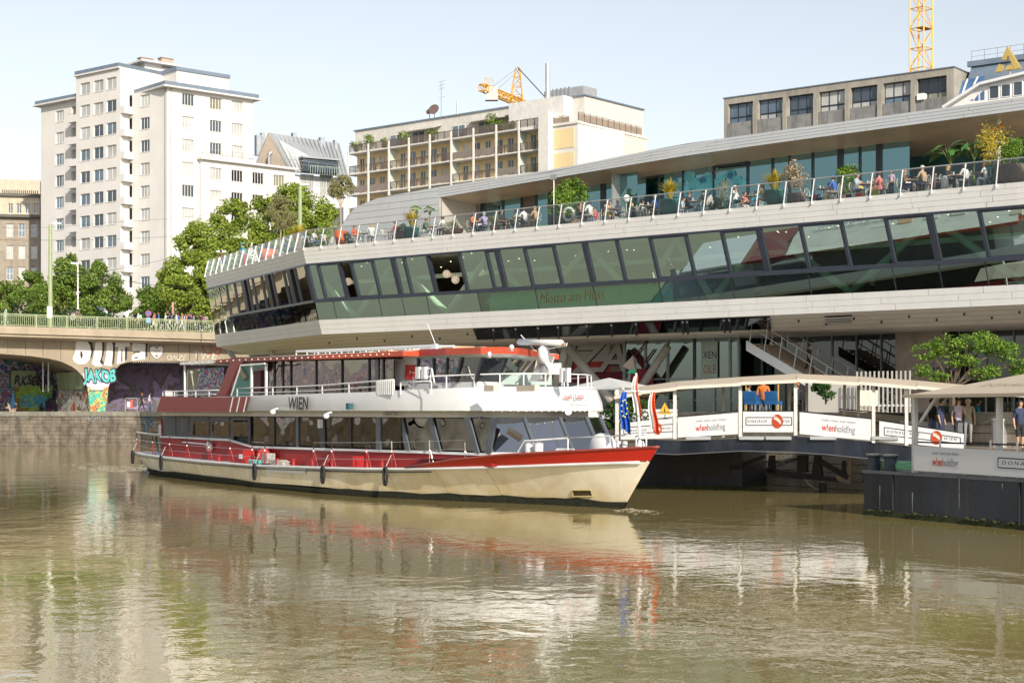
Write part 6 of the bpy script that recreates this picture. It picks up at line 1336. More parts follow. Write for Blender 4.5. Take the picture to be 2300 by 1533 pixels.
for px, y, c, lb in ((1421, .95, 'black', 'black coat draped over a white chair'), (2122, .8, 'white', 'white cloth draped over the chair seat of the blond guest')):
    v = FS.w(TX(px, y), y, zT); o = MB().lathe([(.26, 0), (.27, .3), (.22, .6), (.1, .74), (.02, .75)], (0, 0, 0), 9, 0, .7, 1).build('draped_coat', cloth(C_[c]), None, True, v); tag(o, lb, 'coat')
def bp_(label, px, y, pose, face, **k): person(label, pose, BW(px, y), ba+face, group='pedestrians on the bridge', **k)
bp_('pedestrian in a pale mint dress walking at the left end of the bridge', 12, .9, 'walk', 0, shirt='mint', legs='mint', hair='brown', long=True, skirt=True)
bp_('pedestrian in dark clothes with a black cap behind the bridge railing', 175, 2, 'stand', 1.5, shirt='brown', legs='black', hair='dark', hat='black', skin=1)
bp_('pedestrian in a white top with a pale rucksack on the bridge', 311, 1.2, 'walk', math.pi, shirt='white', legs='khaki', hair='brown', bag='mint')
bp_('pedestrian in a blue shirt and khaki trousers left of the no stopping sign', 357, 1.4, 'walk2', math.pi, shirt='blue', legs='khaki', hair='brown')
bp_('pedestrian in an orange top carrying a white bag just left of the blue shirt', 345, 2.4, 'walk', 0, shirt='pink', legs='white', hair='red')
bp_('tall pedestrian in a dark shirt and white trousers striding on the bridge', 382, 1., 'walk', math.pi, shirt='navy', legs='white', hair='dark')
bp_('pedestrian in a white shirt and white trousers walking behind the striding one', 397, 1.2, 'walk2', math.pi, shirt='white', legs='lblue', hair='brown')
bp_('pedestrian in a beige top between the white and the navy dressed ones', 408, 1.8, 'walk', 0, shirt='tan', legs='white', hair='blond')
bp_('pedestrian in light blue right of the beige top', 415, 2.8, 'walk2', math.pi, shirt='lblue', legs='jeans', hair='dark')
bp_('pedestrian in a navy jacket with a rucksack near the right end of the bridge', 425, 1.4, 'walk', math.pi, shirt='navy', legs='jeans', hair='brown', bag='navy')
bp_('pedestrian in grey partly hidden behind the navy jacket', 434, 2.6, 'stand', 0, shirt='grey', legs='black', hair='dark')
bp_('pedestrian in blue and red near the parked bicycle', 451, 1.4, 'walk', math.pi, shirt='navy', legs='black', hair='dark', bag='red')
bp_('pedestrian in grey beside the parked bicycle', 462, 2.2, 'stand', 1., shirt='grey', legs='navy', hair='dark')
def wheel(m, c, r, ax=(0, 1, 0)):
    m.tube([(c[0]+r*math.cos(k*math.pi/9), c[1], c[2]+r*math.sin(k*math.pi/9)) for k in range(19)], .022, 5, cap=False)
bc = thing('bicycle', 'white framed bicycle leaning on the bridge railing near the station', 'bicycle', BW(472, .45), ba)
for x in (-.52, .52):
    m = MB(); wheel(m, (0, 0, .34), .32); w_ = m.build('wheel', black, bc, loc=(x, 0, 0)); m = MB()
    for k in range(8): m.tube([(0, 0, .34), (.3*math.cos(k*.785), 0, .34+.3*math.sin(k*.785))], .004, 3)
    m.build('spokes', steel, w_)
m = MB(); P_ = {'r': (-.52, 0, .34), 'b': (-.08, 0, .3), 's': (-.2, 0, .85), 'h': (.35, 0, .85), 'f': (.52, 0, .34)}
for a, b in ('rb', 'rs', 'bs', 'sh', 'bh', 'hf'): m.tube([P_[a], P_[b]], .018, 6)
m.build('frame', white, bc); MB().box(-.32, -.08, -.07, .07, .9, .95).build('saddle', black, bc); MB().tube([(.35, 0, .85), (.36, 0, 1.), (.32, .25, 1.02)], .014, 5).tube([(.36, 0, 1.), (.32, -.25, 1.02)], .014, 5).build('handlebar', black, bc)
sgn = thing('no_stopping_sign', 'round blue and red no stopping sign with a blue plate on the bridge', 'traffic sign', BW(333, 1.0), ba); MB().tube([(0, 0, 0), (0, 0, 1.9)], .035, 6).build('pole', midgrey, sgn)
MB().lathe([(.01, 0), (.3, 0), (.3, .02), (.01, .02)], (0, 0, 0), 18).build('disc', M('sign_red', (.5, .04, .03), .4), sgn, loc=(0, -.06, 1.55), rot=(math.pi/2, 0, 0)); MB().lathe([(.01, 0), (.24, 0), (.24, .005), (.01, .005)], (0, 0, 0), 18).build('face', M('sign_blue', (.03, .1, .4), .4), sgn, loc=(0, -.085, 1.55), rot=(math.pi/2, 0, 0))
MB().bar((-.17, -.095, 1.38), (.17, -.095, 1.72), .06, .004, up=(0, 1, 0)).build('bar', M('sign_red', (.5, .04, .03)), sgn); MB().box(-.22, .22, -.07, -.05, .55, 1.15).build('plate', M('sign_cyan', (.15, .4, .7), .4), sgn)
sgn = thing('pole_banner', 'tall thin pole with a red and white narrow sign behind the pedestrians', 'sign', BW(388, 2.5), ba); MB().tube([(0, 0, 0), (0, 0, 2.9)], .03, 6).build('pole', midgrey, sgn); MB().box(-.08, .08, -.05, .05, 1.7, 2.9).build('stripe', M('sign_pale_red', (.5, .2, .2), .5), sgn)
def qw(px, Y): v = wp(px, 922, Y); v.z = ZQ+.012; return v
person('couple member in black with red hair walking on the quay', 'walk', qw(318, 151), .2, 'black', 'black', 'red', long=True, group='people on the quay')
person('couple member in a blue jacket and white shirt walking on the quay', 'walk2', qw(335, 151), .3, 'lblue', 'jeans', 'dark', group='people on the quay')
person('dark figure standing under the arch beside the silver mural', 'phone', qw(133, 160), -1., 'black', 'black', 'dark', skin=2, group='people on the quay')
person('person in black sitting on the quay edge at the far left', 'sit_back', Vector((*qw(33, 150.2).xy, ZQ-.42)), math.pi+.5, 'black', 'tan', 'dark', bare=True, group='people on the quay')
person('bare chested person sitting behind the one in black at the far left', 'sit_fwd', Vector((*qw(22, 151).xy, ZQ-.42)), math.pi+.5, 'tan', 'black', 'dark', group='people on the quay')
b_ = thing('quay_barrier', 'grey tubular barrier frame with a red and white board on the quay', 'barrier', qw(295, 149.6), .02)
MB().tube([(-.55, 0, 0), (-.55, 0, 1.15), (-.45, 0, 1.25), (.45, 0, 1.25), (.55, 0, 1.15), (.55, 0, 0)], .035, 6).build('frame', steel, b_); MB().box(-.55, .55, -.02, .02, .3, .34).build('rail', steel, b_); MB().box(-.1, .15, -.04, -.02, .3, 1.1).build('board', M('board_red', (.45, .08, .06), .5), b_); MB().box(-.4, -.1, -.04, -.02, .45, .9).build('board', white, b_)
for i_, (px, y, sh_, lg_, hr__) in enumerate(((296, 2.6, 'grey', 'navy', 'dark'), (350, 3.2, 'navy', 'black', 'brown'), (371, 2.2, 'white', 'grey', 'blond'), (402, 3.0, 'blue', 'tan', 'dark'), (419, 2.0, 'pink', 'jeans', 'brown'), (430, 1.8, 'white', 'navy', 'red'), (442, 2.6, 'black', 'jeans', 'brown'), (457, 3.4, 'lblue', 'black', 'dark'))): bp_(['pedestrian in grey just left of the rucksack wearer', 'pedestrian in dark navy behind the blue shirt', 'pedestrian in white left of the tall strider', 'pedestrian in blue behind the white dressed walker', 'pedestrian in pink between beige and navy', 'pedestrian in a white top behind the navy jacket', 'pedestrian in black left of the bicycle', 'pedestrian in light blue far behind the bicycle'][i_]+' on the bridge', px, y, ['walk', 'walk2', 'stand'][i_ % 3], [0, math.pi][i_ % 2], shirt=sh_, legs=lg_, hair=hr__)
for i, px in enumerate((560, 745, 850, 1105, 1530, 1600, 1700, 1960)):
    if px < 600: continue
    y = 3.4; v = FS.w(FS.X(px, y), y, zC-.05); person('dim diner behind the station glass, number by window from the prow'.replace('number by window from the prow', ['', 'next to the narrow open gap', 'left of the wide open gap', 'right of the wide open gap', 'near the script lettering end', 'in the middle windows', 'left of the boat bow reflection', 'near the right diagonal tubes'][i]), 'sit_fwd', v, FS.a+(i % 2)*3., ['white', 'navy', 'pink', 'white'][i % 4], 'black', 'brown', group='diners inside the station')
BO = Fr(3.75, 54.0, math.atan2(-.835, .55))
bo = BO.root('excursion_boat', 'red and white two deck excursion boat lettered WIEN', 'boat')
def G(px, py, y): return BO.at(px, py, y)
cream = M('hull_cream', (.86, .79, .64), .25, var=.08, scale=.5, streak=.3, scol=(.5, .36, .17), bump=.3, bscale=.9)
def stain(m, col):
    n = m.node_tree.nodes; l = m.node_tree.links; b = n['Principled BSDF']; src = b.inputs['Base Color'].links[0].from_socket
    g = n.new('ShaderNodeNewGeometry'); sp = n.new('ShaderNodeSeparateXYZ'); l.new(g.outputs['Position'], sp.inputs[0])
    no = n.new('ShaderNodeTexNoise'); no.inputs['Scale'].default_value = .55; no.inputs['Detail'].default_value = 5; no.inputs['Distortion'].default_value = 1.5; l.new(g.outputs['Position'], no.inputs[0])
    a = n.new('ShaderNodeMath'); a.operation = 'MULTIPLY_ADD'; a.inputs[1].default_value = -2.2; l.new(no.outputs['Fac'], a.inputs[0]); l.new(sp.outputs['Z'], a.inputs[2])
    r = n.new('ShaderNodeMapRange'); r.inputs[1].default_value = -.9; r.inputs[2].default_value = -.1; r.inputs[3].default_value = .6; r.inputs[4].default_value = 0; l.new(a.outputs[0], r.inputs[0])
    x = n.new('ShaderNodeMix'); x.data_type = 'RGBA'; l.new(r.outputs[0], x.inputs[0]); l.new(src, x.inputs[6]); x.inputs[7].default_value = (*col, 1); l.new(x.outputs[2], b.inputs['Base Color'])
stain(cream, (.6, .46, .2))
weed = M('waterline_weed', (.016, .02, .01), .9, var=.6, scale=5, bump=1.)
red = M('boat_red', (.32, .012, .012), .5, var=.06, scale=.7); red2 = M('boat_bow_red', (.5, .022, .012), .38, var=.06, scale=.8); maroon = M('boat_maroon', (.20, .035, .03), .42, var=.05); orr = M('roof_red', (.5, .07, .03), .4)
deckb = M('deck_blue_grey', (.36, .40, .44), .5, var=.08); bw = M('boat_white', (.66, .67, .68), .25, var=.03, streak=.07, scol=(.45, .42, .35))
bg_ = M('boat_dark_grey', (.05, .055, .065), .4); frm = M('window_frame_grey', (.12, .14, .16), .35, .4); frd = M('window_frame_dark', (.02, .025, .03), .35)
ST = [(-38.3, 2.2, -39.2, 2.7, 1.12), (-36, 2.7, -36.5, 3.3, 1.08), (-32, 3.2, -32, 3.75, 1.02), (-27, 3.65, -27, 4.05, .98), (-20, 4.05, -20, 4.2, .97), (-14, 4.0, -14, 4.2, 1.06), (-11, 3.55, -11, 4.0, 1.11), (-8.5, 2.75, -8.5, 3.55, 1.17), (-6, 1.85, -6, 2.85, 1.26), (-4, 1.0, -3.8, 2.1, 1.36), (-2, .42, -1.6, 1.25, 1.48), (-.8, .16, 0, .58, 1.56), (-.12, .03, 1.1, .14, 1.61), (0, 0, 1.45, .0, 1.62)]
def interp(seq, x, i, j):
    for a, b in zip(seq, seq[1:]):
        if a[i] <= x <= b[i]: return a[j]+(b[j]-a[j])*(x-a[i])/(b[i]-a[i])
    return seq[-1][j] if x > seq[-1][i] else seq[0][j]
def hp(s, z):
    xw, yw, xd, yd, zd = s; f = z/zd; x = xw+(xd-xw)*f; y = yw+(yd-yw)*(max(0, f)**1.3 if f <= 1 else 1+(f-1)*1.1)
    if f < 0: y = yw*(1+f*.3)
    return x, y
def shell(name, zf, mat, sts=ST, smooth=True, off=0.):
    m = MB()
    for sd in (-1, 1):
        R = [[(hp(s, z(s))[0], sd*(hp(s, z(s))[1]+off), z(s)) for z in zf] for s in sts]
        for a, b in zip(R, R[1:]):
            for k in range(len(zf)-1):
                q = [a[k], b[k], b[k+1], a[k+1]]
                m.quad(*(q if sd < 0 else q[::-1]))
    s = sts[0]
    if s[0] < -30: m.poly([(hp(s, z(s))[0], -hp(s, z(s))[1], z(s)) for z in zf]+[(hp(s, z(s))[0], hp(s, z(s))[1], z(s)) for z in reversed(zf)])
    me = m.mesh(name, mat, smooth); bm = bmesh.new(); bm.from_mesh(me); bmesh.ops.remove_doubles(bm, verts=bm.verts, dist=.001); bm.to_mesh(me); bm.free(); return link(name, me, bo)
def refine(S_, n=3):
    out = []
    for i in range(len(S_)-1):
        p0, p1, p2, p3 = S_[max(0, i-1)], S_[i], S_[i+1], S_[min(len(S_)-1, i+2)]
        for k in range(n):
            t = k/n; out.append(tuple(p1[j]+(p2[j]-p1[j])*t for j in range(5)))
    return out+[S_[-1]]
STF = refine(ST, 2)
shell('hull', [lambda s: .24+.03*math.sin(s[0]*1.7), lambda s: .5, lambda s: s[4]*.65, lambda s: s[4]*.85, lambda s: s[4]], cream, STF)
shell('waterline_growth', [lambda s: -.9, lambda s: -.2, lambda s: .1, lambda s: .25+.05*math.sin(s[0]*2.3)], weed, STF, off=.035)
m = MB(); m.poly([(s[2], -s[3], s[4]-.03) for s in ST]+[(s[2], s[3], s[4]-.03) for s in reversed(ST[:-1])]); 
dk_ = MB()
for a, b in zip(ST, ST[1:]): dk_.quad((a[2], -a[3], a[4]), (b[2], -b[3], b[4]), (b[2], b[3], b[4]), (a[2], a[3], a[4]))
dk_.build('main_deck', deckb, bo)
for sd in (-1, 1):
    MB().tube([(s[2], sd*(s[3]+.02), s[4]-.02) for s in STF if s[2] < 1.2], .06, 6).build('rubbing_strake', M('strake_white', (.6, .62, .63), .4), bo, True)
    MB().tube([(s[2], sd*(s[3]+.03), s[4]-.13) for s in STF if s[2] < -7], .03, 5).build('strake_shadow_bead', bg_, bo)
for k, xs_ in enumerate((-34, -30.5, -27, -23.5, -20, -16.5, -13, -9.8, -7, -4.6)):
    s_ = min(STF, key=lambda q: abs(q[2]-xs_)); MB().tube([(hp(s_, z_)[0], -hp(s_, z_)[1]-.002, z_) for z_ in (.3, .55, .8, s_[4]-.08)], .012, 4).build('plate_seam', M('seam_rust', (.5, .4, .25), .6, var=.3, scale=4), bo)
BT = [(-8.6, 1.2), (-6, 1.55), (-3.8, 1.77), (-1.6, 1.92), (0, 2.02), (1.45, 2.12)]
sb = [s for s in STF if s[2] >= -8.6]
def bt_(s): return interp(BT, s[2], 0, 1)
shell('bulwark', [lambda s: s[4]+.03, lambda s: (s[4]+bt_(s))/2, bt_], red2, sb, off=.015)
m = MB()
for sd in (-1, 1): m.tube([(hp(s, bt_(s))[0], sd*(hp(s, bt_(s))[1]+.01), bt_(s)) for s in sb], .045, 6)
m.build('bulwark_cap', M('cap_maroon', (.25, .05, .04), .4), bo, True)
fd = MB()
for a, b in zip(sb, sb[1:]): fd.quad((a[2], -a[3]+.05, a[4]+.35), (b[2], -b[3]+.05, b[4]+.35), (b[2], b[3]-.05, b[4]+.35), (a[2], a[3]-.05, a[4]+.35))
fd.build('foredeck', deckb, bo)
s0 = next(s for s in STF if s[2] >= -1.4)
xr_, zr_ = G(1287, 1098, -.75); m = MB()
def hs(px, py):
    best = None
    for k in range(200):
        y = -4.3+k*.022
        x, z = G(px, py, y)
        if z < 0 or z > 2.2: continue
        yy = None
        for a, b in zip(STF, STF[1:]):
            za = min(z, a[4]*1.3); xa, ya = hp(a, z); xb, yb = hp(b, z)
            if xa <= x <= xb: yy = ya+(yb-ya)*(x-xa)/(xb-xa+1e-9)
        if yy is None: continue
        e = abs(y+yy)
        if best is None or e < best[0]: best = (e, Vector((x, y, z)))
    return best[1]
q = [hs(1287, 1100), hs(1290, 1114), hs(1333, 1113), hs(1330, 1100)]; o_ = Vector((0, -.03, 0))
MB().poly([p+o_ for p in q]).build('hawse_recess', M('rust_dark', (.07, .05, .02), .9, var=.6, scale=9), bo)
m = MB()
for a, b in zip(q, q[1:]+q[:1]): m.bar(a+o_*1.5, b+o_*1.5, .035, .03)
m.build('hawse_frame', M('hawse_yellow', (.5, .42, .2), .5), bo)
q = [hs(600, 1050), hs(604, 1059), hs(688, 1063), hs(690, 1053)]; MB().poly([p+Vector((0, -.06, 0)) for p in q]).build('side_step', bw, bo)
YS = -3.15
LX0 = G(362, 950, YS)[0]; TRM = [G(362, 980, YS), G(515, 987, YS), G(570, 1003, YS), G(980, 1016, YS)]; TRM = [(TRM[0][0]-.0, TRM[0][1])]+TRM[1:]; TRM += [(-5.0, TRM[-1][1]-.02)]
zw1 = 3.06
NB = [(-4.4, -2.45), (-3.2, -1.35), (-2.75, -.1), (-2.9, 1.2), (-3.6, 2.35)]   # nose, at sill height
LB_ = [(x-.85, y*.98) for x, y in NB]
side = [(LX0, YS), (-11.5, YS), (-8.5, -3.0)]
def trz(x): return interp(TRM, x, 0, 1)
path = side+[NB[0]]
m = MB(); pts_ = [LX0, TRM[1][0], TRM[2][0], -20, -14, -11.5, -8.5, NB[0][0]]
def sy(x): return interp(side+[NB[0]], x, 0, 1)
def dz(x): return interp([(s[2], s[4]) for s in ST], x, 0, 1)
rw_ = MB(); tr2 = MB(); dwm = MB()
for a, b in zip(pts_, pts_[1:]):
    ya, yb = sy(a), sy(b)
    for sd in (1, -1):
        q = [(a, sd*ya, dz(a)), (b, sd*yb, dz(b)), (b, sd*yb, trz(b)), (a, sd*ya, trz(a))]; rw_.quad(*q)
        dwm.quad((a, sd*(ya+.10), trz(a)), (b, sd*(yb+.10), trz(b)), (b, sd*(yb+.10), zw1), (a, sd*(ya+.10), zw1))
    tr2.bar((a, ya-.03, trz(a)), (b, yb-.03, trz(b)), .1, .09)
for (a, b) in zip(NB, NB[1:]): rw_.quad((*a, dz(a[0])), (*b, dz(b[0])), (*b, 1.78), (*a, 1.78)); tr2.bar((*a, 1.8), (*b, 1.8), .1, .09)
rw_.quad((LX0, -3.15, dz(LX0)), (LX0, 3.15, dz(LX0)), (LX0, 3.15, 3.06), (LX0, -3.15, 3.06))
rw_.build('cabin_lower_wall', red, bo); tr2.build('cabin_trim', M('trim_white', (.68, .69, .7), .4), bo)
dwm.build('window_band_backing', M('cabin_interior_dark', (.012, .012, .014), .6), bo)
bgl = M('boat_window_glass', (.035, .03, .025), .0, 0, var=.1, spec=1.6); bgl.node_tree.nodes['Principled BSDF'].inputs['IOR'].default_value = 1.9
bgm = glassmat('boat_glass', (.12, .12, .11), .26, rcol=(.8, .72, .6), bump=.45, bs=.8)
bgf = glassmat('boat_front_glass', (.2, .24, .27), .5, rcol=(.95, .97, 1.))
g0 = G(525, 940, YS-.02)[0]
MB().quad((LX0+.7, YS-.02, trz(LX0)+.06), (g0, YS-.02, trz(g0)+.06), (g0, YS-.02, zw1), (LX0+.1, YS-.02, zw1)).build('grey_panel', bg_, bo)
for pa, pb, n_, p0, p1 in ((366, 394, 20, 936, 976), (407, 423, 14, 937, 966)):
    a, b = G(pa, p0, YS-.05)[0], G(pb, p0, YS-.05)[0]; lv = B(a, b, YS-.06, YS-.03, 0, .022).mesh('louvre', M('louvre_grey', (.16, .165, .17), .5)); z0_, z1_ = G(pa, p1, YS)[1], G(pa, p0, YS)[1]
    for k in range(n_): link('louvre', lv, bo, (0, 0, z0_+(z1_-z0_)*k/n_))
for pa, pb in ((432, 469), (476, 515), (522, 563)):
    a, z1_ = G(pa, 947, YS-.05); b, z0_ = G(pb, 983 if pb < 500 else 985, YS-.05); MB().quad((a, YS-.045, z0_+.1), (b, YS-.045, z0_+.1), (b, YS-.045, z1_), (a, YS-.045, z1_)).build('window_pane', bgm, bo)
    MB().quad((a, YS-.045, z1_+.08), (b, YS-.045, z1_+.08), (b, YS-.045, zw1-.05), (a, YS-.045, zw1-.05)).build('vent_pane', M('vent_pane', (.06, .065, .07), .15), bo)
wb_ = [568, 618, 669, 724, 795, 850, 905, 975]; 
def bx(px, py=960): return G(px, py, YS)[0]
for i, (pa, pb) in enumerate(((570, 619), (619, 669), (674, 722), (734, 791), (791, 848), (858, 904))):
    a, b = bx(pa), bx(pb); MB().quad((a+.04, YS-.03, trz(a)+.12), (b-.04, YS-.03, trz(b)+.12), (b-.04, YS-.03, zw1-.04), (a+.04, YS-.03, zw1-.04)).build('window_pane', bgm, bo)
for px, w_, mt in ((563, .28, frd), (619, .05, frd), (671, .22, frm), (728, .42, frd), (791, .05, frd), (853, .36, frm)):
    a = bx(px); MB().box(a-w_/2, a+w_/2, YS-.08, YS-.02, trz(a)+.05, zw1).build('window_post', mt, bo)
sl_t = [903, 970, 1053, 1115]; sl_b = [920, 989, 1075, 1157]
def sd_(px, py):
    x, z = G(px, py, sy(-9)); 
    for _ in range(6): x, z = G(px, py, sy(x))
    return x
tops_ = [sd_(p, 936) for p in sl_t]; bots_ = [sd_(p, 1010) for p in sl_b]; bots_[-1] = min(bots_[-1], NB[0][0]-.1)
for i in range(3):
    a0, a1, b0_, b1_ = tops_[i]+.17, bots_[i]+.17, tops_[i+1]-.17, bots_[i+1]-.17
    q = [(a1, sy(a1)-.03, trz(a1)+.1), (b1_, sy(b1_)-.03, trz(b1_)+.1), (b0_, sy(b0_)-.03, zw1-.03), (a0, sy(a0)-.03, zw1-.03)]
    MB().quad(*q).build('window_pane', bgm, bo)
for t_, b_ in zip(tops_, bots_): MB().prism([(b_-.17, sy(b_)-.1, trz(b_)+.04), (b_+.17, sy(b_)-.1, trz(b_)+.04), (t_+.17, sy(t_)-.1, zw1), (t_-.17, sy(t_)-.1, zw1)], (0, .06, 0)).build('window_post', frm, bo)
for i in range(4):
    a, b = Vector((*NB[i], 1.85)), Vector((*NB[i+1], 1.85)); c, d = Vector((*LB_[i+1], zw1)), Vector((*LB_[i], zw1)); MB().quad(a, b, c, d).build('front_window', bgf, bo)
for i in range(5): 
    a, b = Vector((*NB[i], 1.83)), Vector((*LB_[i], zw1)); MB().bar(a, b, .24 if i in (0,) else .13, .12).build('window_post', frm, bo)
MB().poly([(LX0, 3.1, 1.3), (LX0, -3.1, 1.3), (-8.5, -2.9, 1.3), NB[0]+(1.3,), NB[1]+(1.3,), NB[2]+(1.3,), NB[3]+(1.3,), NB[4]+(1.3,), (-8.5, 2.9, 1.3)]).build('saloon_floor', M('saloon_floor', (.1, .07, .05), .6), bo)
m = MB()
for k in range(8): m.box(-9.5+k*.5, -9.2+k*.5, -1.6, -1.2, 1.3, 2.1); m.box(-9.5+k*.5, -9.2+k*.5, .8, 1.2, 1.3, 2.1)
m.build('saloon_seats', cloth(C_['blue']), bo)
XA_ = G(352, 925, -3.9)[0]
UP = [(XA_-.35, -3.6), (XA_, -3.9), (-12, -3.9), (-9, -3.72), (-6.5, -3.15), (-5.0, -2.5), (-4.2, -1.6), (-3.85, -.5), (-3.8, .6), (-4.0, 1.5), (-4.5, 2.25), (-5.8, 3.1), (-9, 3.72), (-12, 3.9), (XA_, 3.9), (XA_-.35, 3.6)]
def smooth_(P, it=2):
    for _ in range(it):
        Q = []
        for i, (a, b) in enumerate(zip(P, P[1:]+P[:1])):
            if a[0] < -11.9 and b[0] < -11.9: Q.append(a); continue
            Q += [(a[0]*.75+b[0]*.25, a[1]*.75+b[1]*.25), (a[0]*.25+b[0]*.75, a[1]*.25+b[1]*.75)]
        P = Q
    return P
UP0 = UP; UP = [UP[0], UP[1]]+smooth_(UP[2:14])[:-2]+[UP[14], UP[15]]
def ring(dx, dyf=1., z=0.): return [(x+(dx if x > -12 else 0)*min(1, (x+12)/6 if x > -12 else 0), y*dyf, z) for x, y in UP]
MB().prism(ring(-.3, .93, 3.06), (0, 0, .26)).build('saloon_roof_band', M('band_cream', (.58, .54, .46), .5, var=.05), bo)
def ztop(x): return 3.90+max(0, min(.26, (x+16)*.022))
m = MB(); n = len(UP); A_ = ring(.42, 1., 3.3); mid = [(x, y*1.012, z) for x, y, z in ring(.3, 1., 3.6)]; T_ = [(x, y, ztop(x)) for x, y, z in ring(0, 1.)]
XM = G(590, 925, -3.9)[0]
for i in range(n):
    j = (i+1) % n
    m.quad(A_[i], A_[j], mid[j], mid[i]); m.quad(mid[i], mid[j], T_[j], T_[i])
me = m.mesh('upper_deck_band', bw, True); bm = bmesh.new(); bm.from_mesh(me); bmesh.ops.remove_doubles(bm, verts=bm.verts, dist=.001); bm.to_mesh(me); bm.free(); o = link('upper_deck_band', me, bo)
xa_ = G(352, 925, -3.95)[0]; pts_l = [G(355, 887, -3.95), G(510, 890, -3.95), (G(586, 890, -3.95)), G(572, 925, -3.95), G(349, 925, -3.95)]
MB().prism([(x, -3.99, z) for x, z in [G(363, 889, -3.97), G(460, 892, -3.97), G(500, 892, -3.97), G(561, 890, -3.97), G(548, 924.5, -3.97), G(352, 924.5, -3.97)]], (0, .03, 0)).build('maroon_panel', maroon, bo)
for p in (521, 536, 552): a = G(p+2, 892, -4.0); b = G(p-5, 924, -4.0); MB().bar((a[0], -4.0, a[1]), (b[0], -4.0, b[1]), .07, .02, up=(0, 1, 0)).build('white_stripe', bw, bo)
MB().prism([(A_[0][0]-.03, -3.6, 3.3), (A_[0][0]-.03, 3.6, 3.3), (T_[0][0]-.03, 3.6, 3.95), (T_[0][0]-.03, -3.6, 3.95)], (-.03, 0, 0)).build('maroon_panel', maroon, bo)
MB().poly([(x, y, 3.42) for x, y in UP]).build('upper_deck', M('upper_deck_grey', (.3, .33, .35), .6), bo)
x, z = G(650, 919, -3.96); text('WIEN', .50, black, bo, (x, -4.03, z), sx=1.02, shear=.12, bold=.016)
x, z = G(863, 934, -3.6); text('04607700', .17, M('dark_letters', (.08, .08, .08)), bo, (x, -3.64, 3.12), sx=1.15)
v = Vector(mid[7]).lerp(Vector(mid[8]), .0)
def front(px, py, off=.0):
    for i in range(3, n-4):
        a, b = Vector(mid[i]), Vector(mid[i+1]); d = (b-a); L = math.hypot(d.x, d.y); nrm = Vector((d.y, -d.x, 0)).normalized()
        ra = wp(px, py, 1.)-Vector((0, 0, HC)); o3 = Vector((0-BO.o.x, 0-BO.o.y)); ox, oy = o3.dot(BO.x), o3.dot(BO.y); dr = Vector((ra.x*BO.x.x+ra.y*BO.x.y, ra.x*BO.y.x+ra.y*BO.y.y, ra.z)); oo = Vector((ox, oy, HC))
        t = (a-oo).dot(nrm)/dr.dot(nrm); p = oo+dr*t; u = (p-a).dot(Vector((d.x, d.y, 0)))/(L*L)
        if 0 <= u <= 1: return p+nrm*(off+.06), math.atan2(d.y, d.x)
    return p+nrm*off, math.atan2(d.y, d.x)
ngrey = M('emblem_grey', (.15, .15, .15)); 
for s_, px, py in (('D', 1286, 888), ('S', 1280, 894), ('G', 1291, 894), ('D', 1286, 901)): p, a = front(px-3, py, .03); text(s_, .15, ngrey, bo, p, rot=(math.pi/2-.0, 0, a), sx=1., name='emblem_letter')
m = MB()
for px0, px1 in ((1263, 1278), (1293, 1308)):
    for dy in (0, 4): a, _ = front(px0, 889+dy+(1 if px0 < 1280 else 0), .03); b, _ = front(px1, 890+dy, .03); m.bar(a, b, .01, .035)
m.build('emblem_wing', M('emblem_red', (.5, .05, .03)), bo)
p, a = front(1276, 910, .03); text('DDSG Blue Danube', .075, ngrey, bo, p, rot=(math.pi/2, 0, a), name='emblem_letter')
bm_b = MB().ball((0, 0, 0), .034, 6).mesh('bulb', M('bulb_warm', (.6, .54, .42), .3))
a = G(362, 930, -3.75)[0]; k = 0
x = a
while x < -11: link('bulb', bm_b, bo, (x, -3.72, 3.29)); x += .42
for i in range(3, n-6):
    a, b = Vector(A_[i]), Vector(A_[i+1])
    for f in (0.,): q = a.lerp(b, f); link('bulb', bm_b, bo, (q.x*.985-.06, q.y*.97, 3.29))
p, an = front(1272, 923, .05); MB().lathe([(.02, -.05), (.13, -.03), (.15, .03), (.1, .06)], (0, 0, 0), 12).build('searchlight', white, bo, loc=p, rot=(math.pi/2, 0, an)); 
for px in (1261, 1285): p, an = front(px, 922.5, .0); MB().lathe([(.02, -.05), (.07, 0), (.05, .04)], (0, 0, 0), 8).build('spotlight', bg_, bo, loc=p, rot=(math.pi/2, 0, an))
for px, py in ((613, 925), (733, 934)): x, z = G(px, py, -4.1); MB().ball((x, -4.1, z), .13, 10, 0, .9).tube([(x, -4.1, z+.1), (x+.1, -3.9, z+.16)], .04, 6).build('dome_camera', bw, bo, True)
x, z = G(782, 912, -4.1); MB().box(x-.12, x+.12, -4.14, -3.95, z-.12, z+.12).build('speaker_box', M('teal_box', (.02, .08, .1)), bo)
YU = -3.0; ux0, ux1 = G(600, 850, YU)[0], G(886, 850, YU)[0]
zuw0 = G(740, 890, YU)[1]; 
def uz(px, py, y=YU): return G(px, py, y)[1]
zt0 = uz(600, 812); zt1 = uz(886, 806); zb0 = uz(600, 889)
def box_shell(x0, x1, z0, z1, z1b, mat, name): return MB().add([(x0, -3, z0), (x1, -3, z0), (x1, 3, z0), (x0, 3, z0), (x0, -3, z1), (x1, -3, z1b), (x1, 3, z1b), (x0, 3, z1)], [(4, 5, 6, 7)]).build(name, mat, bo)
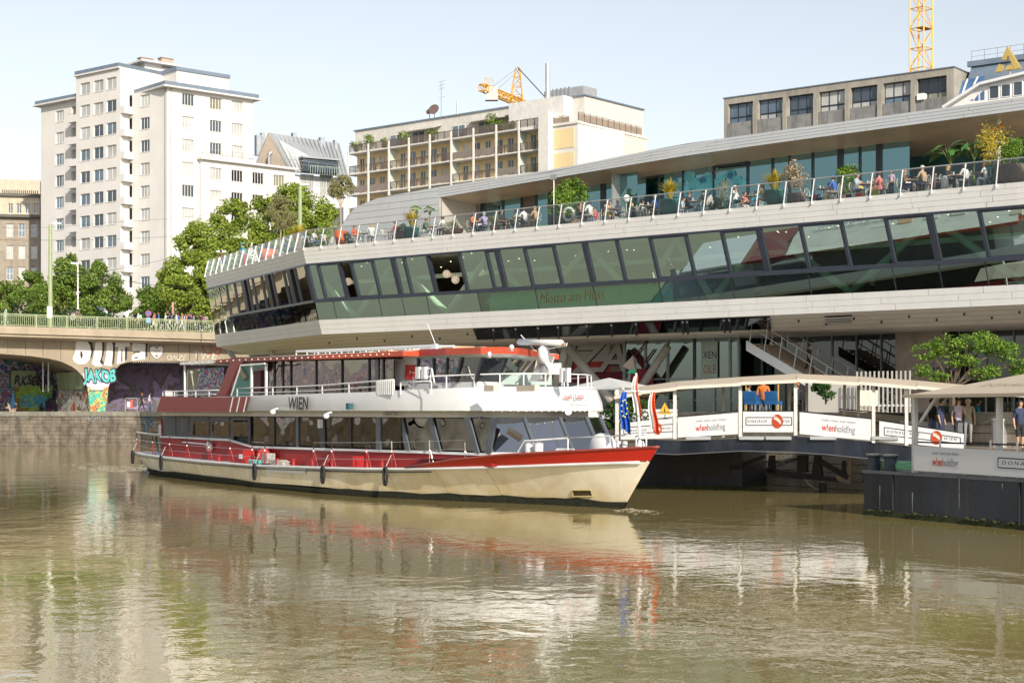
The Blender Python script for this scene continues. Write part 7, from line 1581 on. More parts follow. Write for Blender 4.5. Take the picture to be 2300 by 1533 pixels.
for sd in (-1,):
    up = [600, 617, 636, 654, 711, 769, 830, 848, 862, 885]
    for i, (pa, pb) in enumerate(zip(up, up[1:])):
        a, b = G(pa, 850, YU)[0], G(pb, 850, YU)[0]; f0 = (a-ux0)/(ux1-ux0); f1 = (b-ux0)/(ux1-ux0)
        MB().quad((a+.03, YU, zb0-.25), (b-.03, YU, zb0-.25), (b-.03, YU, zt0+(zt1-zt0)*f1), (a+.03, YU, zt0+(zt1-zt0)*f0)).build('upper_window', bgm, bo)
        w_ = .12 if pa in (600, 848) else .04; MB().box(a-w_, a+w_, YU-.05, YU-.01, 3.42, zt0+(zt1-zt0)*f0).build('window_post', frd if pa != 848 else frm, bo)
MB().quad((ux0, YU-.02, 3.42), (ux1, YU-.02, 3.42), (ux1, YU-.02, zb0-.15), (ux0, YU-.02, zb0-.15)).build('upper_lower_wall', bw, bo)
MB().quad((ux0, 3, 3.42), (ux1, 3, 3.42), (ux1, 3, zt1), (ux0, 3, zt0)).build('far_side_wall', M('far_wall', (.1, .1, .1)), bo)
MB().quad((ux0, -.6, 3.42), (ux1, -.6, 3.42), (ux1, -.6, zt1), (ux0, -.6, zt0)).build('inner_partition', M('partition_dark', (.03, .025, .02)), bo)
MB().quad((ux0, -3, 3.42), (ux0, -1.6, 3.42), (ux0, -1.6, zt0), (ux0, -3, zt0)).build('aft_window', bgm, bo)
YR = -3.55
rt_ = [(404, 813, 819), (480, 808, 816), (540, 803, 812.5), (700, 797, 807), (870, 789, 800.5), (905, 787, 799)]
RP = [(G(p, a, YR)[0], G(p, a, YR)[1], G(p, b, YR)[1]) for p, a, b in rt_]
for (xa, za, zb), (xb, zc_, zd_) in zip(RP, RP[1:]):
    MB().add([(xa, YR, zb), (xb, YR, zd_), (xb, YR, zc_), (xa, YR, za), (xa, 3.5, zb), (xb, 3.5, zd_), (xb, 3.5, zc_), (xa, 3.5, za)], [(0, 1, 2, 3), (7, 6, 5, 4), (3, 2, 6, 7), (4, 5, 1, 0), (0, 3, 7, 4), (1, 5, 6, 2)]).build('roof_section', bw if xb < G(530, 800, YR)[0] else (maroon if xb < G(860, 800, YR)[0] else orr), bo)
for (xa, za, zb), (xb, zc_, zd_) in zip(RP[2:], RP[3:]): MB().prism([(xa, YR+.03, za+.003), (xb, YR+.03, zc_+.003), (xb, 0, zc_+.22), (xa, 0, za+.22)], (0, 0, -.02)).prism([(xa, 0, za+.223), (xb, 0, zc_+.223), (xb, 3.5, zc_), (xa, 3.5, za)], (0, 0, -.02)).build('roof_camber', M('roof_cream', (.6, .57, .52), .5), bo)
for k in range(34):
    px = 412+k*14; 
    if px > 900: break
    x, z = G(px, 0, YR-.05)[0], 0; f = [r for r in zip(RP, RP[1:]) if r[0][0] <= x <= r[1][0]]
    if f: (xa, za, zb), (xb, zc_, zd_) = f[0]; t_ = (x-xa)/(xb-xa); link('bulb', bm_b, bo, (x, YR-.05, (zb+(zd_-zb)*t_)*.55+(za+(zc_-za)*t_)*.45), None, 1.1)
x = G(415, 860, -3.4)[0]; MB().box(x-.04, x+.04, -3.44, -3.36, 3.42, G(415, 820, -3.4)[1]).build('canopy_post', bw, bo)
pl = [(461, 893), (503, 893), (540, 826), (546, 812), (520, 812), (516, 822), (488, 884)]
MB().prism([(G(a, b, -3.85)[0], -3.85, G(a, b, -3.85)[1]) for a, b in [(458, 895), (504, 895), (518, 860), (536, 820), (548, 811), (517, 811), (498, 862), (490, 882), (482, 888), (458, 891)]], (0, .12, 0)).build('slanted_pylon', maroon, bo)
MB().bar((G(520, 888, -3.88)[0], -3.9, G(520, 888, -3.88)[1]), (G(541, 822, -3.88)[0], -3.9, G(541, 822, -3.88)[1]), .07, .04, up=(0, 1, 0)).bar((G(541, 819, -3.88)[0], -3.9, G(541, 820, -3.88)[1]), (G(596, 816, -3.88)[0], -3.9, G(596, 816, -3.88)[1]), .07, .05, up=(0, 1, 0)).build('pylon_trim', bw, bo)
for px in (565, 598): x = G(px, 850, -3.4)[0]; MB().box(x-.05, x+.05, -3.45, -3.35, 3.42, G(px, 815, -3.4)[1]).build('canopy_post', bw, bo)
a, b = G(417, 850, -3.4)[0], G(500, 850, -3.4)[0]; MB().quad((a, -3.35, 3.6), (b, -3.35, 3.6), (b, -3.35, 5.3), (a, -3.35, 5.3)).build('wind_screen', glassmat('wind_screen', (.55, .58, .55), .1), bo)
MB().box(G(572, 850, -1.)[0], G(590, 850, -1.)[0], -1.1, 1.1, 4.1, 5.2).build('saloon_cabinet', M('cabinet_pink', (.35, .1, .13), .5), bo)
MB().box(G(568, 850, -1.)[0], G(598, 850, -1.)[0], -.9, 1.2, 3.42, 5.35).build('stair_housing', bw, bo)
dchair = MB().box(-.2, .2, -.2, .2, .4, .45).box(-.2, -.15, -.2, .2, .45, .9).box(-.2, -.16, -.2, -.16, 0, .4).box(.16, .2, -.2, -.16, 0, .4).box(-.2, -.16, .16, .2, 0, .4).box(.16, .2, .16, .2, 0, .4).mesh('deck_chair', cw)
k = 0
dlab = ['leftmost pale chair on the open aft deck', 'second pale chair from the stern on the aft deck', 'third pale chair from the stern on the aft deck', 'fourth pale chair beside the slanted maroon pylon']
for k, px in enumerate((382, 405, 432, 452)): x, z = G(px, 880, -2.6); v = BO.w(x, -2.6, 3.42); tag(link('deck_chair', dchair, None, v, BO.a+k), dlab[k], 'chair', 'chairs on the aft deck of the boat')
t = thing('parasol_pole', 'folded pale umbrella leaning on the aft deck behind the railing', 'umbrella', BO.w(G(432, 870, -2)[0], -2, 3.42), BO.a); MB().tube([(.5, 0, .2), (-.1, 0, 1.75)], .03, 6).build('pole', bw, t); MB().ball((-.12, 0, 1.8), .09, 8).build('knob', cw, t)
YW_ = -2.6
def wz(px, py, y=YW_): x, z = G(px, py, y); return Vector((x, y, z))
zr0 = wz(980, 799).z; z_s = wz(1000, 857).z
MB().prism([wz(886, 806), wz(886, 866), wz(918, 866), wz(909, 835), wz(905, 806)], (0, .12, 0)).build('curved_pillar', bw, bo)
xw0 = wz(905, 830).x; xw1 = wz(1195, 850).x; 
MB().box(xw0, xw0+.1, -1.5, 2.6, z_s, zr0).build('wheelhouse_rear_wall', M('wheelhouse_wall', (.5, .45, .38), .6), bo)
wg = glassmat('wheel_glass', (.62, .66, .62), .14, rcol=(1, 1, 1))
MB().quad(wz(911, 852)+Vector((0, -.02, 0)), wz(936, 852)+Vector((0, -.02, 0)), wz(936, 819)+Vector((0, -.02, 0)), wz(911, 819)+Vector((0, -.02, 0))).build('red_notice', M('notice_red', (.55, .04, .03), .5), bo); p = wz(922, 838); text('P', .12, white, bo, (p.x, YW_-.05, p.z-.02)); 
MB().box(p.x-.06, p.x+.22, YW_-.045, YW_-.03, p.z-.06, p.z+.14).build('notice_mark', M('notice_red2', (.35, .03, .02)), bo)
MB().quad(wz(906, 860), wz(938, 860), wz(938, 803), wz(906, 803)).build('wheelhouse_side_panel', bw, bo)
def wv(px, py, y): x, z = G(px, py, y); return Vector((x, y, z))
WH = [(940, 940, -2.6), (975, 975, -2.6), (1006, 1003, -2.6), (1040, 1025, -2.6), (1088, 1070, -2.45), (1142, 1120, -1.1), (1172, 1158, .3), (1203, 1192, 1.7)]
zst, zsb = wz(1000, 800).z, z_s
def xz(px, y, z): x = G(px, 0, y)[0]; return Vector((x, y, z))
TP = [xz(a, y, zst) for a, b, y in WH]; BP = [xz(b, y, zsb) for a, b, y in WH]
TP.append(Vector((TP[-1].x-1.6, 2.5, zst))); BP.append(Vector((BP[-1].x-1.2, 2.5, zsb)))
for i in range(len(TP)-1): MB().quad(BP[i], BP[i+1], TP[i+1], TP[i]).build('wheelhouse_window', wg, bo)
for i in range(len(TP)): MB().bar(TP[i]+Vector((0, -.02, 0)), BP[i]+Vector((0, -.02, 0)), .14 if i in (3, 4) else .08, .07, up=(0, 1, 0)).build('window_post', frd if i < 5 else frm, bo)
MB().prism([(xw0, -2.55, 3.42)]+[(p.x, p.y+.02, 3.42) for p in BP]+[(xw0, 2.5, 3.42)], (0, 0, z_s-3.42-.01)).build('wheelhouse_base', bw, bo)
xw1 = BP[5].x
MB().box(xw1-1.3, xw1-.2, -.9, 1.4, z_s-.1, z_s+.28).build('control_desk', M('desk_mint', (.4, .5, .46), .5), bo)
MB().box(xw1-2.6, xw1-2.2, -.5, .2, z_s-.5, z_s+.15).box(xw1-2.7, xw1-2.55, -.5, .2, z_s+.1, z_s+.85).build('helm_seat', black, bo)
MB().box(xw0+1.2, xw0+1.9, 1.2, 2.3, z_s, z_s+1.3).build('wheelhouse_cabinet', M('cabinet_beige', (.5, .42, .3), .6), bo)
MB().box(xw0+.1, xw0+2.6, 2.4, 2.5, z_s, zst).build('wheelhouse_far_wall', M('wheelhouse_wall', (.5, .45, .38), .6), bo)
RO = [(905, -2.85), (1000, -2.9), (1080, -2.85), (1130, -2.3), (1165, -1.3), (1192, 0), (1208, 1.2), (1213, 2.0)]
RZ = [wz(p, q, -2.85).z for p, q in ((905, 786), (1000, 782), (1080, 779), (1080, 779))]; zr1 = RZ[3]
ro = [xz(p, y, RZ[min(i, 3)]) for i, (p, y) in enumerate(RO)]; ro.append(Vector((ro[-1].x-2.0, 2.8, zr1))); ro.append(Vector((ro[0].x, 2.85, RZ[0])))
m = MB(); n_ = len(ro); lo = [p-Vector((0, 0, .24)) for p in ro]; li = [Vector((p.x-.25, p.y*.9, p.z-.34)) for p in ro]
m.poly(ro); m.poly(li[::-1])
for i in range(n_): j = (i+1) % n_; m.quad(li[i], li[j], lo[j], lo[i])
m.build('wheelhouse_roof', bw, bo)
for i in range(n_-1): MB().quad(lo[i], lo[i+1], ro[i+1], ro[i]).build('roof_fascia', orr if i else M('fascia_crimson', (.35, .035, .03), .4), bo)
m = MB(); p = wz(962, 836, YW_-.9)
for px in (941, 954): q = wz(px, 837, YW_-.9); MB().box(q.x-.13, q.x+.13, q.y-.08, q.y+.08, q.z-.22, q.z+.22).build('signal_lamp', bw, bo)
m.tube([wz(962, 826, YW_-.9), wz(970, 828, YW_-.9), wz(976, 860, YW_-.9)], .03, 5); m.tube([wz(970, 828, YW_-.9), wz(966, 858, YW_-.9)], .03, 5); m.tube([wz(925, 837, YW_), wz(962, 837, YW_-.9)], .02, 4); m.build('lamp_bracket', bw, bo)
zt_ = wz(800, 790, -1.5).z
m = MB(); a = G(666, 790, -1.5)[0]; b = G(975, 780, -1.5)[0]; za_ = G(666, 789, -1.5)[1]; zb_ = G(975, 776, -1.5)[1]
for y in (-1.5, -.6):
    m.tube([(a, y, za_), (b, y, zb_)], .05, 5); m.tube([(a, y, za_-.3), (b, y, zb_-.3)], .04, 5)
    for k in range(12): f = k/11; x = a+(b-a)*f; z = za_+(zb_-za_)*f; m.tube([(x, y, z), (x, y, z-.42)], .035, 4)
for k in range(24): f = k/23; x = a+(b-a)*f; z = za_+(zb_-za_)*f; m.tube([(x, -1.5, z), (x, -.6, z)], .025, 4)
m.build('roof_ladder_rack', bw, bo)
for k in range(7): f = k/7; x = a+(b-a)*f+.4; MB().box(x, x+.9, -.4, .6, za_-.3, za_-.12).build('folded_seat', cw if k % 3 else M('raft_orange', (.6, .35, .2), .6), bo)
p = wz(977, 772, -2.4); MB().tube([wz(977, 800, -2.4), p], .05, 6).box(p.x-.15, p.x+.15, p.y-.05, p.y+.05, p.z-.25, p.z).build('nav_bracket', bw, bo); MB().tube([wz(979, 775, -2.4), wz(961, 728, -2.4)], .018, 4).build('antenna', bw, bo)
for px, py in ((1149, 781), (1099, 797)): q = wz(px, py, -2.7); MB().lathe([(.08, -.1), (.1, 0), (.07, .1)], q, 8).build('deck_light', steel, bo)
m = MB(); b0_ = Vector((*G(1195, 852, -.3)[:1], -.3, 0)); P3 = lambda px, py, y=-.3: Vector((G(px, py, y)[0], y, G(px, py, y)[1]))
m.prism([P3(1188, 856), P3(1212, 856), P3(1228, 800), P3(1216, 797)], (0, .35, 0)); m.build('mast', bw, bo)
m = MB(); q = P3(1221, 790); m.lathe([(.1, -.42), (.21, -.2), (.22, 0), (.2, .12), (.1, .22)], q, 10); m.build('radar_drive', bw, bo, True)
a, b = P3(1166, 768), P3(1262, 770); MB().tube([a, b], .11, 8).build('radar_scanner', bw, bo, True); MB().tube([P3(1221, 788), P3(1221, 772)], .06, 6).build('scanner_shaft', steel, bo)
m = MB(); m.tube([P3(1225, 784), P3(1272, 776), P3(1274, 770)], .025, 5); m.tube([P3(1170, 752), P3(1200, 785)], .02, 4); m.build('mast_arm', bw, bo); MB().ball(P3(1267, 773), .07, 8).build('mast_lamp', M('lamp_copper', (.4, .15, .05), .4), bo)
MB().box(*sum(([q.x-.3+k*0, q.x+.25] for k in (0,)), []), -.3, .3, q.z-.75, q.z-.4).build('mast_box', bw, bo)
m = MB(); m.tube([P3(1215, 800), P3(1235, 830), P3(1222, 850)], .025, 4); m.tube([P3(1205, 800), P3(1165, 850)], .03, 4); m.build('mast_stay', bw, bo)
rlm = M('rail_white', (.66, .67, .68), .4); m = MB()
def rail(pts, h, name, mids=(.5,), posts=True, r=.028):
    m = MB(); P_ = [Vector(p) for p in pts]
    m.tube([p+Vector((0, 0, h)) for p in P_], r, 6)
    for f in mids: m.tube([p+Vector((0, 0, h*f)) for p in P_], r*.7, 5)
    o = m.build(name, rlm, bo, True)
    if posts:
        for p in P_: MB().tube([p, p+Vector((0, 0, h))], r, 6).build('stanchion', rlm, bo)
    return o
xs_r = [G(p, 890, -3.8)[0] for p in (533, 566, 599, 613, 667, 724, 784, 846, 885)]; z0r = lambda x: ztop(x)-.02
rail([(x, -3.8, z0r(x)) for x in xs_r], .42, 'upper_railing')
rail([(G(p, 890, -3.8)[0], -3.8, 3.86) for p in (366, 392, 420, 440, 470, 495)], .38, 'aft_railing')
x0_ = G(849, 880, -3.82)[0]; x1_ = G(881, 880, -3.82)[0]; gt = MB()
for k in range(8): x = x0_+(x1_-x0_)*k/7; gt.box(x-.035, x+.035, -3.84, -3.8, 3.9, 4.42)
gt.build('rail_gate', rlm, bo)
fr_pts = [(x, y*.97, ztop(x)) for x, y, z in ring(-.25, 1.)][3:n-6:3]; fr_pts = [(G(p, 880, -3.7)[0], -3.72, ztop(-16)) for p in (901, 970)]+fr_pts[1:]
rail(fr_pts, .46, 'front_railing', mids=())
for px, w_, mt in ((970, 26, midgrey), (1092, 26, M('vent_beige', (.55, .48, .4), .6)), (1165, 46, M('vent_beige', (.55, .48, .4), .6))):
    x, z = G(px, 872, -3.0)
    MB().box(x, x+w_*.024, -3.1, -2.9, z-.1, z+.1).build('deck_vent', mt, bo)
p = P3(1268, 855); MB().tube([P3(1262, 866), P3(1266, 830)], .03, 5).tube([P3(1275, 866), P3(1270, 830)], .03, 5).box(p.x-.25, p.x-.1, -.35, -.2, p.z-.05, p.z+.45).box(p.x+.1, p.x+.25, -.35, -.2, p.z-.05, p.z+.45).build('bow_lamp_stand', bw, bo)
def edge(px): # deck-edge point
    for _ in range(1):
        best = None
        for s in STF:
            v = BO.w(s[2], -s[3]+.12); pp_ = CX+F*v.x/v.y; 
            if best is None or abs(pp_-px) < best[0]: best = (abs(pp_-px), s)
    L_ = []
    for a, b in zip(STF, STF[1:]):
        pa = BO.w(a[2], -a[3]+.12); pb = BO.w(b[2], -b[3]+.12); qa, qb = CX+F*pa.x/pa.y, CX+F*pb.x/pb.y
        if qa <= px <= qb: f = (px-qa)/(qb-qa); return Vector((a[2]+(b[2]-a[2])*f, -(a[3]+(b[3]-a[3])*f)+.12, a[4]+(b[4]-a[4])*f))
    s = best[1]; return Vector((s[2], -s[3]+.12, s[4]))
rpost = M('stanchion_red', (.3, .012, .012), .5)
spx = [306, 343, 381, 420, 470, 517, 567, 595, 705, 745, 823, 880, 965, 1045]
for px in spx:
    e = edge(px); h = 1.02 if px < 1000 else .9; o = MB().tube([e, e+Vector((.0, 0, h*.72))], .02, 6).tube([e+Vector((.2, .1, 0)), e+Vector((.03, .02, h*.62))], .014, 5).build('side_stanchion', rpost if px < 960 else steel, bo); MB().tube([e+Vector((0, 0, h*.72)), e+Vector((-.02, 0, h))], .024, 6).build('stanchion_top', black if px < 850 else steel, o); MB().lathe([(.035, 0), (.035, .07)], e+Vector((0, 0, h*.6)), 6).build('stanchion_clamp', white, o)
for f in (.98, .66, .34):
    ww = MB()
    for a, b in zip(spx, spx[1:]):
        if a == 595 or a == 517 and f > .9: continue
        A2, B2 = edge(a), edge(b); ww.tube([A2+Vector((0, 0, f)), B2+Vector((0, 0, f))], .009, 4)
    ww.build('guard_wire', steel, bo)
bol = MB().lathe([(.13, 0), (.11, .05), (.1, .3), (.14, .34), (.14, .4), (.05, .41)], (0, 0, 0), 10).mesh('bollard', red)
for px in (479, 609, 645, 687, 722, 731, 809, 843): e = edge(px)+Vector((0, .3, 0)); o = link('bollard', bol, bo, e, None, .75)
for px in (1189, 1210): x, z = G(px, 1014, -1.6); MB().lathe([(.16, 0), (.16, .42), (.18, .44), (.05, .46)], (x, -1.6, 1.75), 12).build('bow_bollard', bw, bo)
fen = M('tyre_rubber', (.02, .02, .022), .8, bump=.4, scale=5)
for px in (298, 372, 583, 737, 878): e = edge(px)+Vector((0, -.24, 0)); m = MB(); m.tube([e+Vector((.13*math.cos(k*math.pi/7), 0, -.28+.33*math.sin(k*math.pi/7))) for k in range(15)], .06, 6, cap=False); o = m.build('tyre_fender', fen, bo, True); MB().tube([e+Vector((0, 0, 0)), e+Vector((.1, .2, .5))], .02, 4).build('fender_rope', M('rope_grey', (.4, .38, .33), .9), o)
def dx(px, y=-3.55, py=1030): return G(px, py, y)[0]
MB().box(dx(530), dx(555), -3.75, -3.2, dz(dx(540)), dz(dx(540))+.6).build('red_locker', red, bo); MB().box(dx(547), dx(554), -3.78, -3.76, dz(dx(540))+.2, dz(dx(540))+.4).build('locker_label', white, bo)
MB().box(dx(776), dx(800), -3.7, -3.2, dz(dx(790)), dz(dx(790))+.45).build('red_locker', red, bo)
x = dx(602); MB().lathe([(.05, -.3), (.28, -.28), (.28, .28), (.05, .3)], (0, 0, 0), 12).build('hose_winch', red, bo, loc=(x-.6, -3.45, dz(x)+.42), rot=(math.pi/2, 0, 1.)); MB().box(x-.35, x+.2, -3.7, -3.3, dz(x)+.05, dz(x)+.5).build('winch_motor', M('motor_grey', (.3, .3, .28), .5, var=.4, scale=8), bo)
m = MB(); r_ = random.Random(3)
for k in range(5): z = dz(x)+.04+k*.03; m.tube([(dx(560)+.9+.8*math.cos(t*.7)*r_.uniform(.7, 1), -3.6+.22*math.sin(t*.7), z) for t in range(10)], .035, 5)
m.build('turquoise_rope_pile', M('rope_turquoise', (.15, .55, .52), .8), bo)
m = MB()
for k in range(5): z = dz(x)+.04+k*.04; m.tube([(dx(630)+.9*math.cos(t*.7)*r_.uniform(.6, 1), -3.6+.22*math.sin(t*.7), z) for t in range(10)], .045, 5)
m.build('grey_rope_pile', M('rope_grey', (.4, .38, .33), .9), bo)
q = Vector((dx(476, -3.2), -3.3, 1.62)); MB().lathe([(.05, -.1), (.2, -.08), (.24, .1), (.1, .14)], (0, 0, 0), 12).build('capstan_drum', steel, bo, loc=q, rot=(math.pi/2, 0, 0)); MB().tube([Vector((dx(408, -3.2), -3.25, 1.78)), Vector((dx(468, -3.2), -3.25, 1.72))], .04, 6).build('boat_hook', bw, bo); MB().box(dx(398, -3.2), dx(412, -3.2), -3.3, -3.17, 1.7, 1.88).build('hook_bracket', red, bo)
m = MB(); m.tube([Vector((dx(350, -3.2), -3.2, 2.)), Vector((dx(352, -3.3), -3.3, 1.6)), Vector((dx(360, -3.4), -3.5, 1.25)), Vector((dx(378, -3.4), -3.6, 1.15))], .045, 6); m.build('black_hose', black, bo)
xg, zg = G(700, 960, YS); MB().box(bx(728)-.1, bx(728)+.1, YS-.25, YS-.1, 2.6, 2.95).build('cable_box', bw, bo)
q = [edge(300), edge(343)]; m = MB(); m.tube([q[0]+Vector((0, 0, 1.05)), q[1]+Vector((0, 0, 1.05)), Vector((LX0, -3.1, q[1].z+1.05))], .035, 6); m.build('stern_rail', rlm, bo); MB().box(LX0-.75, LX0-.4, -3.0, -2.6, 2.1, 2.6).build('stern_box', bw, bo)
bz_ = 1.85
rp3 = [Vector((x, y, z)) for x, y, z in ((-5.6, -2.75, 1.72), (-3.4, -1.85, 1.85), (-1.6, -1.15, 1.95), (0, -.55, 2.03), (1.35, -.08, 2.12), (0, .55, 2.03), (-1.6, 1.15, 1.95))]
rail([rp3[2], rp3[3], rp3[4], rp3[5]], .42, 'pulpit_rail', mids=())
MB().tube([rp3[1]+Vector((-.3, 0, -.05)), rp3[1]+Vector((.1, .05, .4)), rp3[2]+Vector((0, 0, .42))], .03, 6).build('pulpit_rail', rlm, bo)
x, z = G(1362, 1000, .3); MB().lathe([(.02, -.16), (.46, -.14), (.48, -.1), (.40, -.06), (.40, .1), (.48, .14), (.46, .18), (.02, .2)], (0, 0, 0), 20).build('anchor_winch_drum', bw, bo, True, loc=(-1.6, .35, 2.05), rot=(math.pi/2, 0, .3))
MB().tube([(-1.9, -.7, 1.9), (-2.6, -.9, 1.9)], .1, 8).build('winch_shaft', bw, bo)
for dx_ in (0, .25): MB().lathe([(.09, 0), (.09, .3), (.11, .33), (.02, .34)], (-.2+dx_*1.4, -.05, 1.95), 10).build('bow_cleat', bw, bo)
fpole = Vector((*G(1472, 1000, 0)[:1], 0, 2.0)); 
fx = .95; ftop = BO.at(1455, 832, 0); 
MB().tube([(fx, 0, 1.95), (fx-.25, 0, 4.55)], [.06, .035], 8).build('flagpole', bw, bo); MB().lathe([(.2, 0), (.1, .35), (.05, .36)], (fx, 0, 1.95), 8).build('flagpole_foot', bw, bo)
MB().tube([(fx-.2, 0, 4.0), (-4.3, -.5, 4.1)], .014, 4).build('forestay', bw, bo); MB().tube([(fx-.1, -.6, 3.95), (fx-.1, .6, 3.95)], .025, 5).build('flag_yard', bw, bo)
def flag(label, cat, base, w_, h_, colors, vert=True, stars=False):
    f = thing('flag', label, cat, BO.w(*base[:2], base[2]), BO.a+.9, 'flags on the bow pole'); n = 14; m = MB(); k_ = len(colors)
    for j in range(8):
        z0_, z1_ = -h_*j/8, -h_*(j+1)/8
        for i in range(n):
            def P_(i, zz): u = i/n; s = 1-.5*(-zz/h_)**.8*0+.0; nar = .45+.55*abs(zz/h_)**.7*(1-.25*abs(zz/h_)); return (w_*(u-.5)*nar+.05*math.sin(zz*4), .09*math.sin(u*13+zz*2)*(.4-zz/h_), zz-(.25*abs(u-.2)*h_ if j == 7 and zz == z1_ else 0))
            m.quad(P_(i, z0_), P_(i, z1_), P_(i+1, z1_), P_(i+1, z0_), min(k_-1, int(i/n*k_)) if vert else min(k_-1, int(j/8*k_)))
    m.build('cloth', colors, f, True)
    if stars:
        sm3 = MB()
        for s in range(9): a_ = s*.7; cx_, cz_ = .09*math.cos(a_), -h_*.45+.28*math.sin(a_); pts_ = [(cx_+(.035 if q % 2 == 0 else .015)*math.cos(q*math.pi/5), -.13, cz_+(.04 if q % 2 == 0 else .017)*math.sin(q*math.pi/5)) for q in range(10)]; sm3.prism(pts_, (0, .004, 0))
        sm3.build('star_ring', M('flag_yellow', (.75, .6, .05)), f)
    return f
flag('blue European flag with yellow stars hanging on the bow', 'flag', (fx-.1, -.6, 3.92), .36, 1.2, [M('flag_blue', (.02, .12, .5), .8)], stars=True)
flag('red and white striped flag hanging right of the bow pole', 'flag', (fx-.1, .6, 3.92), .34, 1.2, [M('flag_white', (.7, .7, .7), .8), M('flag_orange_red', (.65, .1, .03), .8)])
flag('white flag hanging on the bow pole between the other two flags', 'flag', (fx-.12, -.1, 4.45), .3, 1.2, [M('flag_white', (.7, .7, .7), .8), M('flag_white', (.7, .7, .7), .8), M('flag_orange_red', (.65, .1, .03), .8)])
t = thing('pennant', 'small green and brown pennant at the top of the bow pole', 'flag', BO.w(fx-.25, 0, 4.55), BO.a); MB().add([(0, 0, 0), (-.75, 0, .25), (-.3, .1, .6), (.05, 0, .45)], [(0, 1, 2, 3)]).build('cloth', M('pennant_brown', (.16, .13, .11), .8), t); MB().add([(0, 0, 0), (-.5, -.01, .0), (-.35, -.01, .12), (.02, -.01, .16)], [(0, 1, 2, 3)]).build('hem', M('pennant_green', (.03, .3, .16), .8), t)
fo = M('foam', (.34, .31, .22), .7, var=.3, scale=6)
wv = MB(); r_ = random.Random(9)
for k in range(90):
    t_ = r_.random(); a_ = BO.w(.3+t_*3.2*r_.uniform(.2, 1.), -.1-t_*1.5*r_.random()+r_.uniform(-.2, .2)); s_ = r_.uniform(.02, .08); wv.add([(a_.x-s_*1.6, a_.y, .012), (a_.x, a_.y-s_, .02), (a_.x+s_*1.6, a_.y+s_*.3, .012), (a_.x+s_*.2, a_.y+s_, .02+.012*r_.random())], [(0, 1, 2, 3)])
tag(wv.build('bow_foam', fo), 'thin foam of the bow wave in front of the boat stem', 'foam', kind='stuff')
wv = MB()
for k in range(260): a_ = BO.w(-40-abs(r_.gauss(0, 6)), r_.uniform(-2.5, 2.5)*1.2); s_ = r_.uniform(.03, .12); wv.add([(a_.x-s_*2, a_.y, .012), (a_.x, a_.y-s_, .014), (a_.x+s_*2, a_.y+s_*.3, .012), (a_.x+s_*.2, a_.y+s_, .03)], [(0, 1, 2, 3)])
tag(wv.build('wake_foam', fo), 'foam specks in the wake behind the boat stern', 'foam', kind='stuff')
pb = M('pontoon_blue_black', (.012, .018, .03), .38, var=.4, scale=1., bump=.25, streak=.3, scol=(.10, .09, .08)); algae = M('algae', (.035, .045, .012), .95, var=.5, scale=6, bump=1.)
can = M('canopy_cream', (.5, .42, .32), .6, var=.03); post_w = M('post_white', (.66, .66, .64), .4); ban = M('banner_white', (.66, .67, .69), .5, var=.02)
hg = M('holding_grey', (.25, .26, .28), .5); hr_ = M('holding_red', (.5, .04, .02), .5); dk_t = M('donau_black', (.03, .03, .04), .5); logo = M('logo_red', (.42, .06, .02), .5); lgw = M('logo_white', (.7, .68, .6), .5)
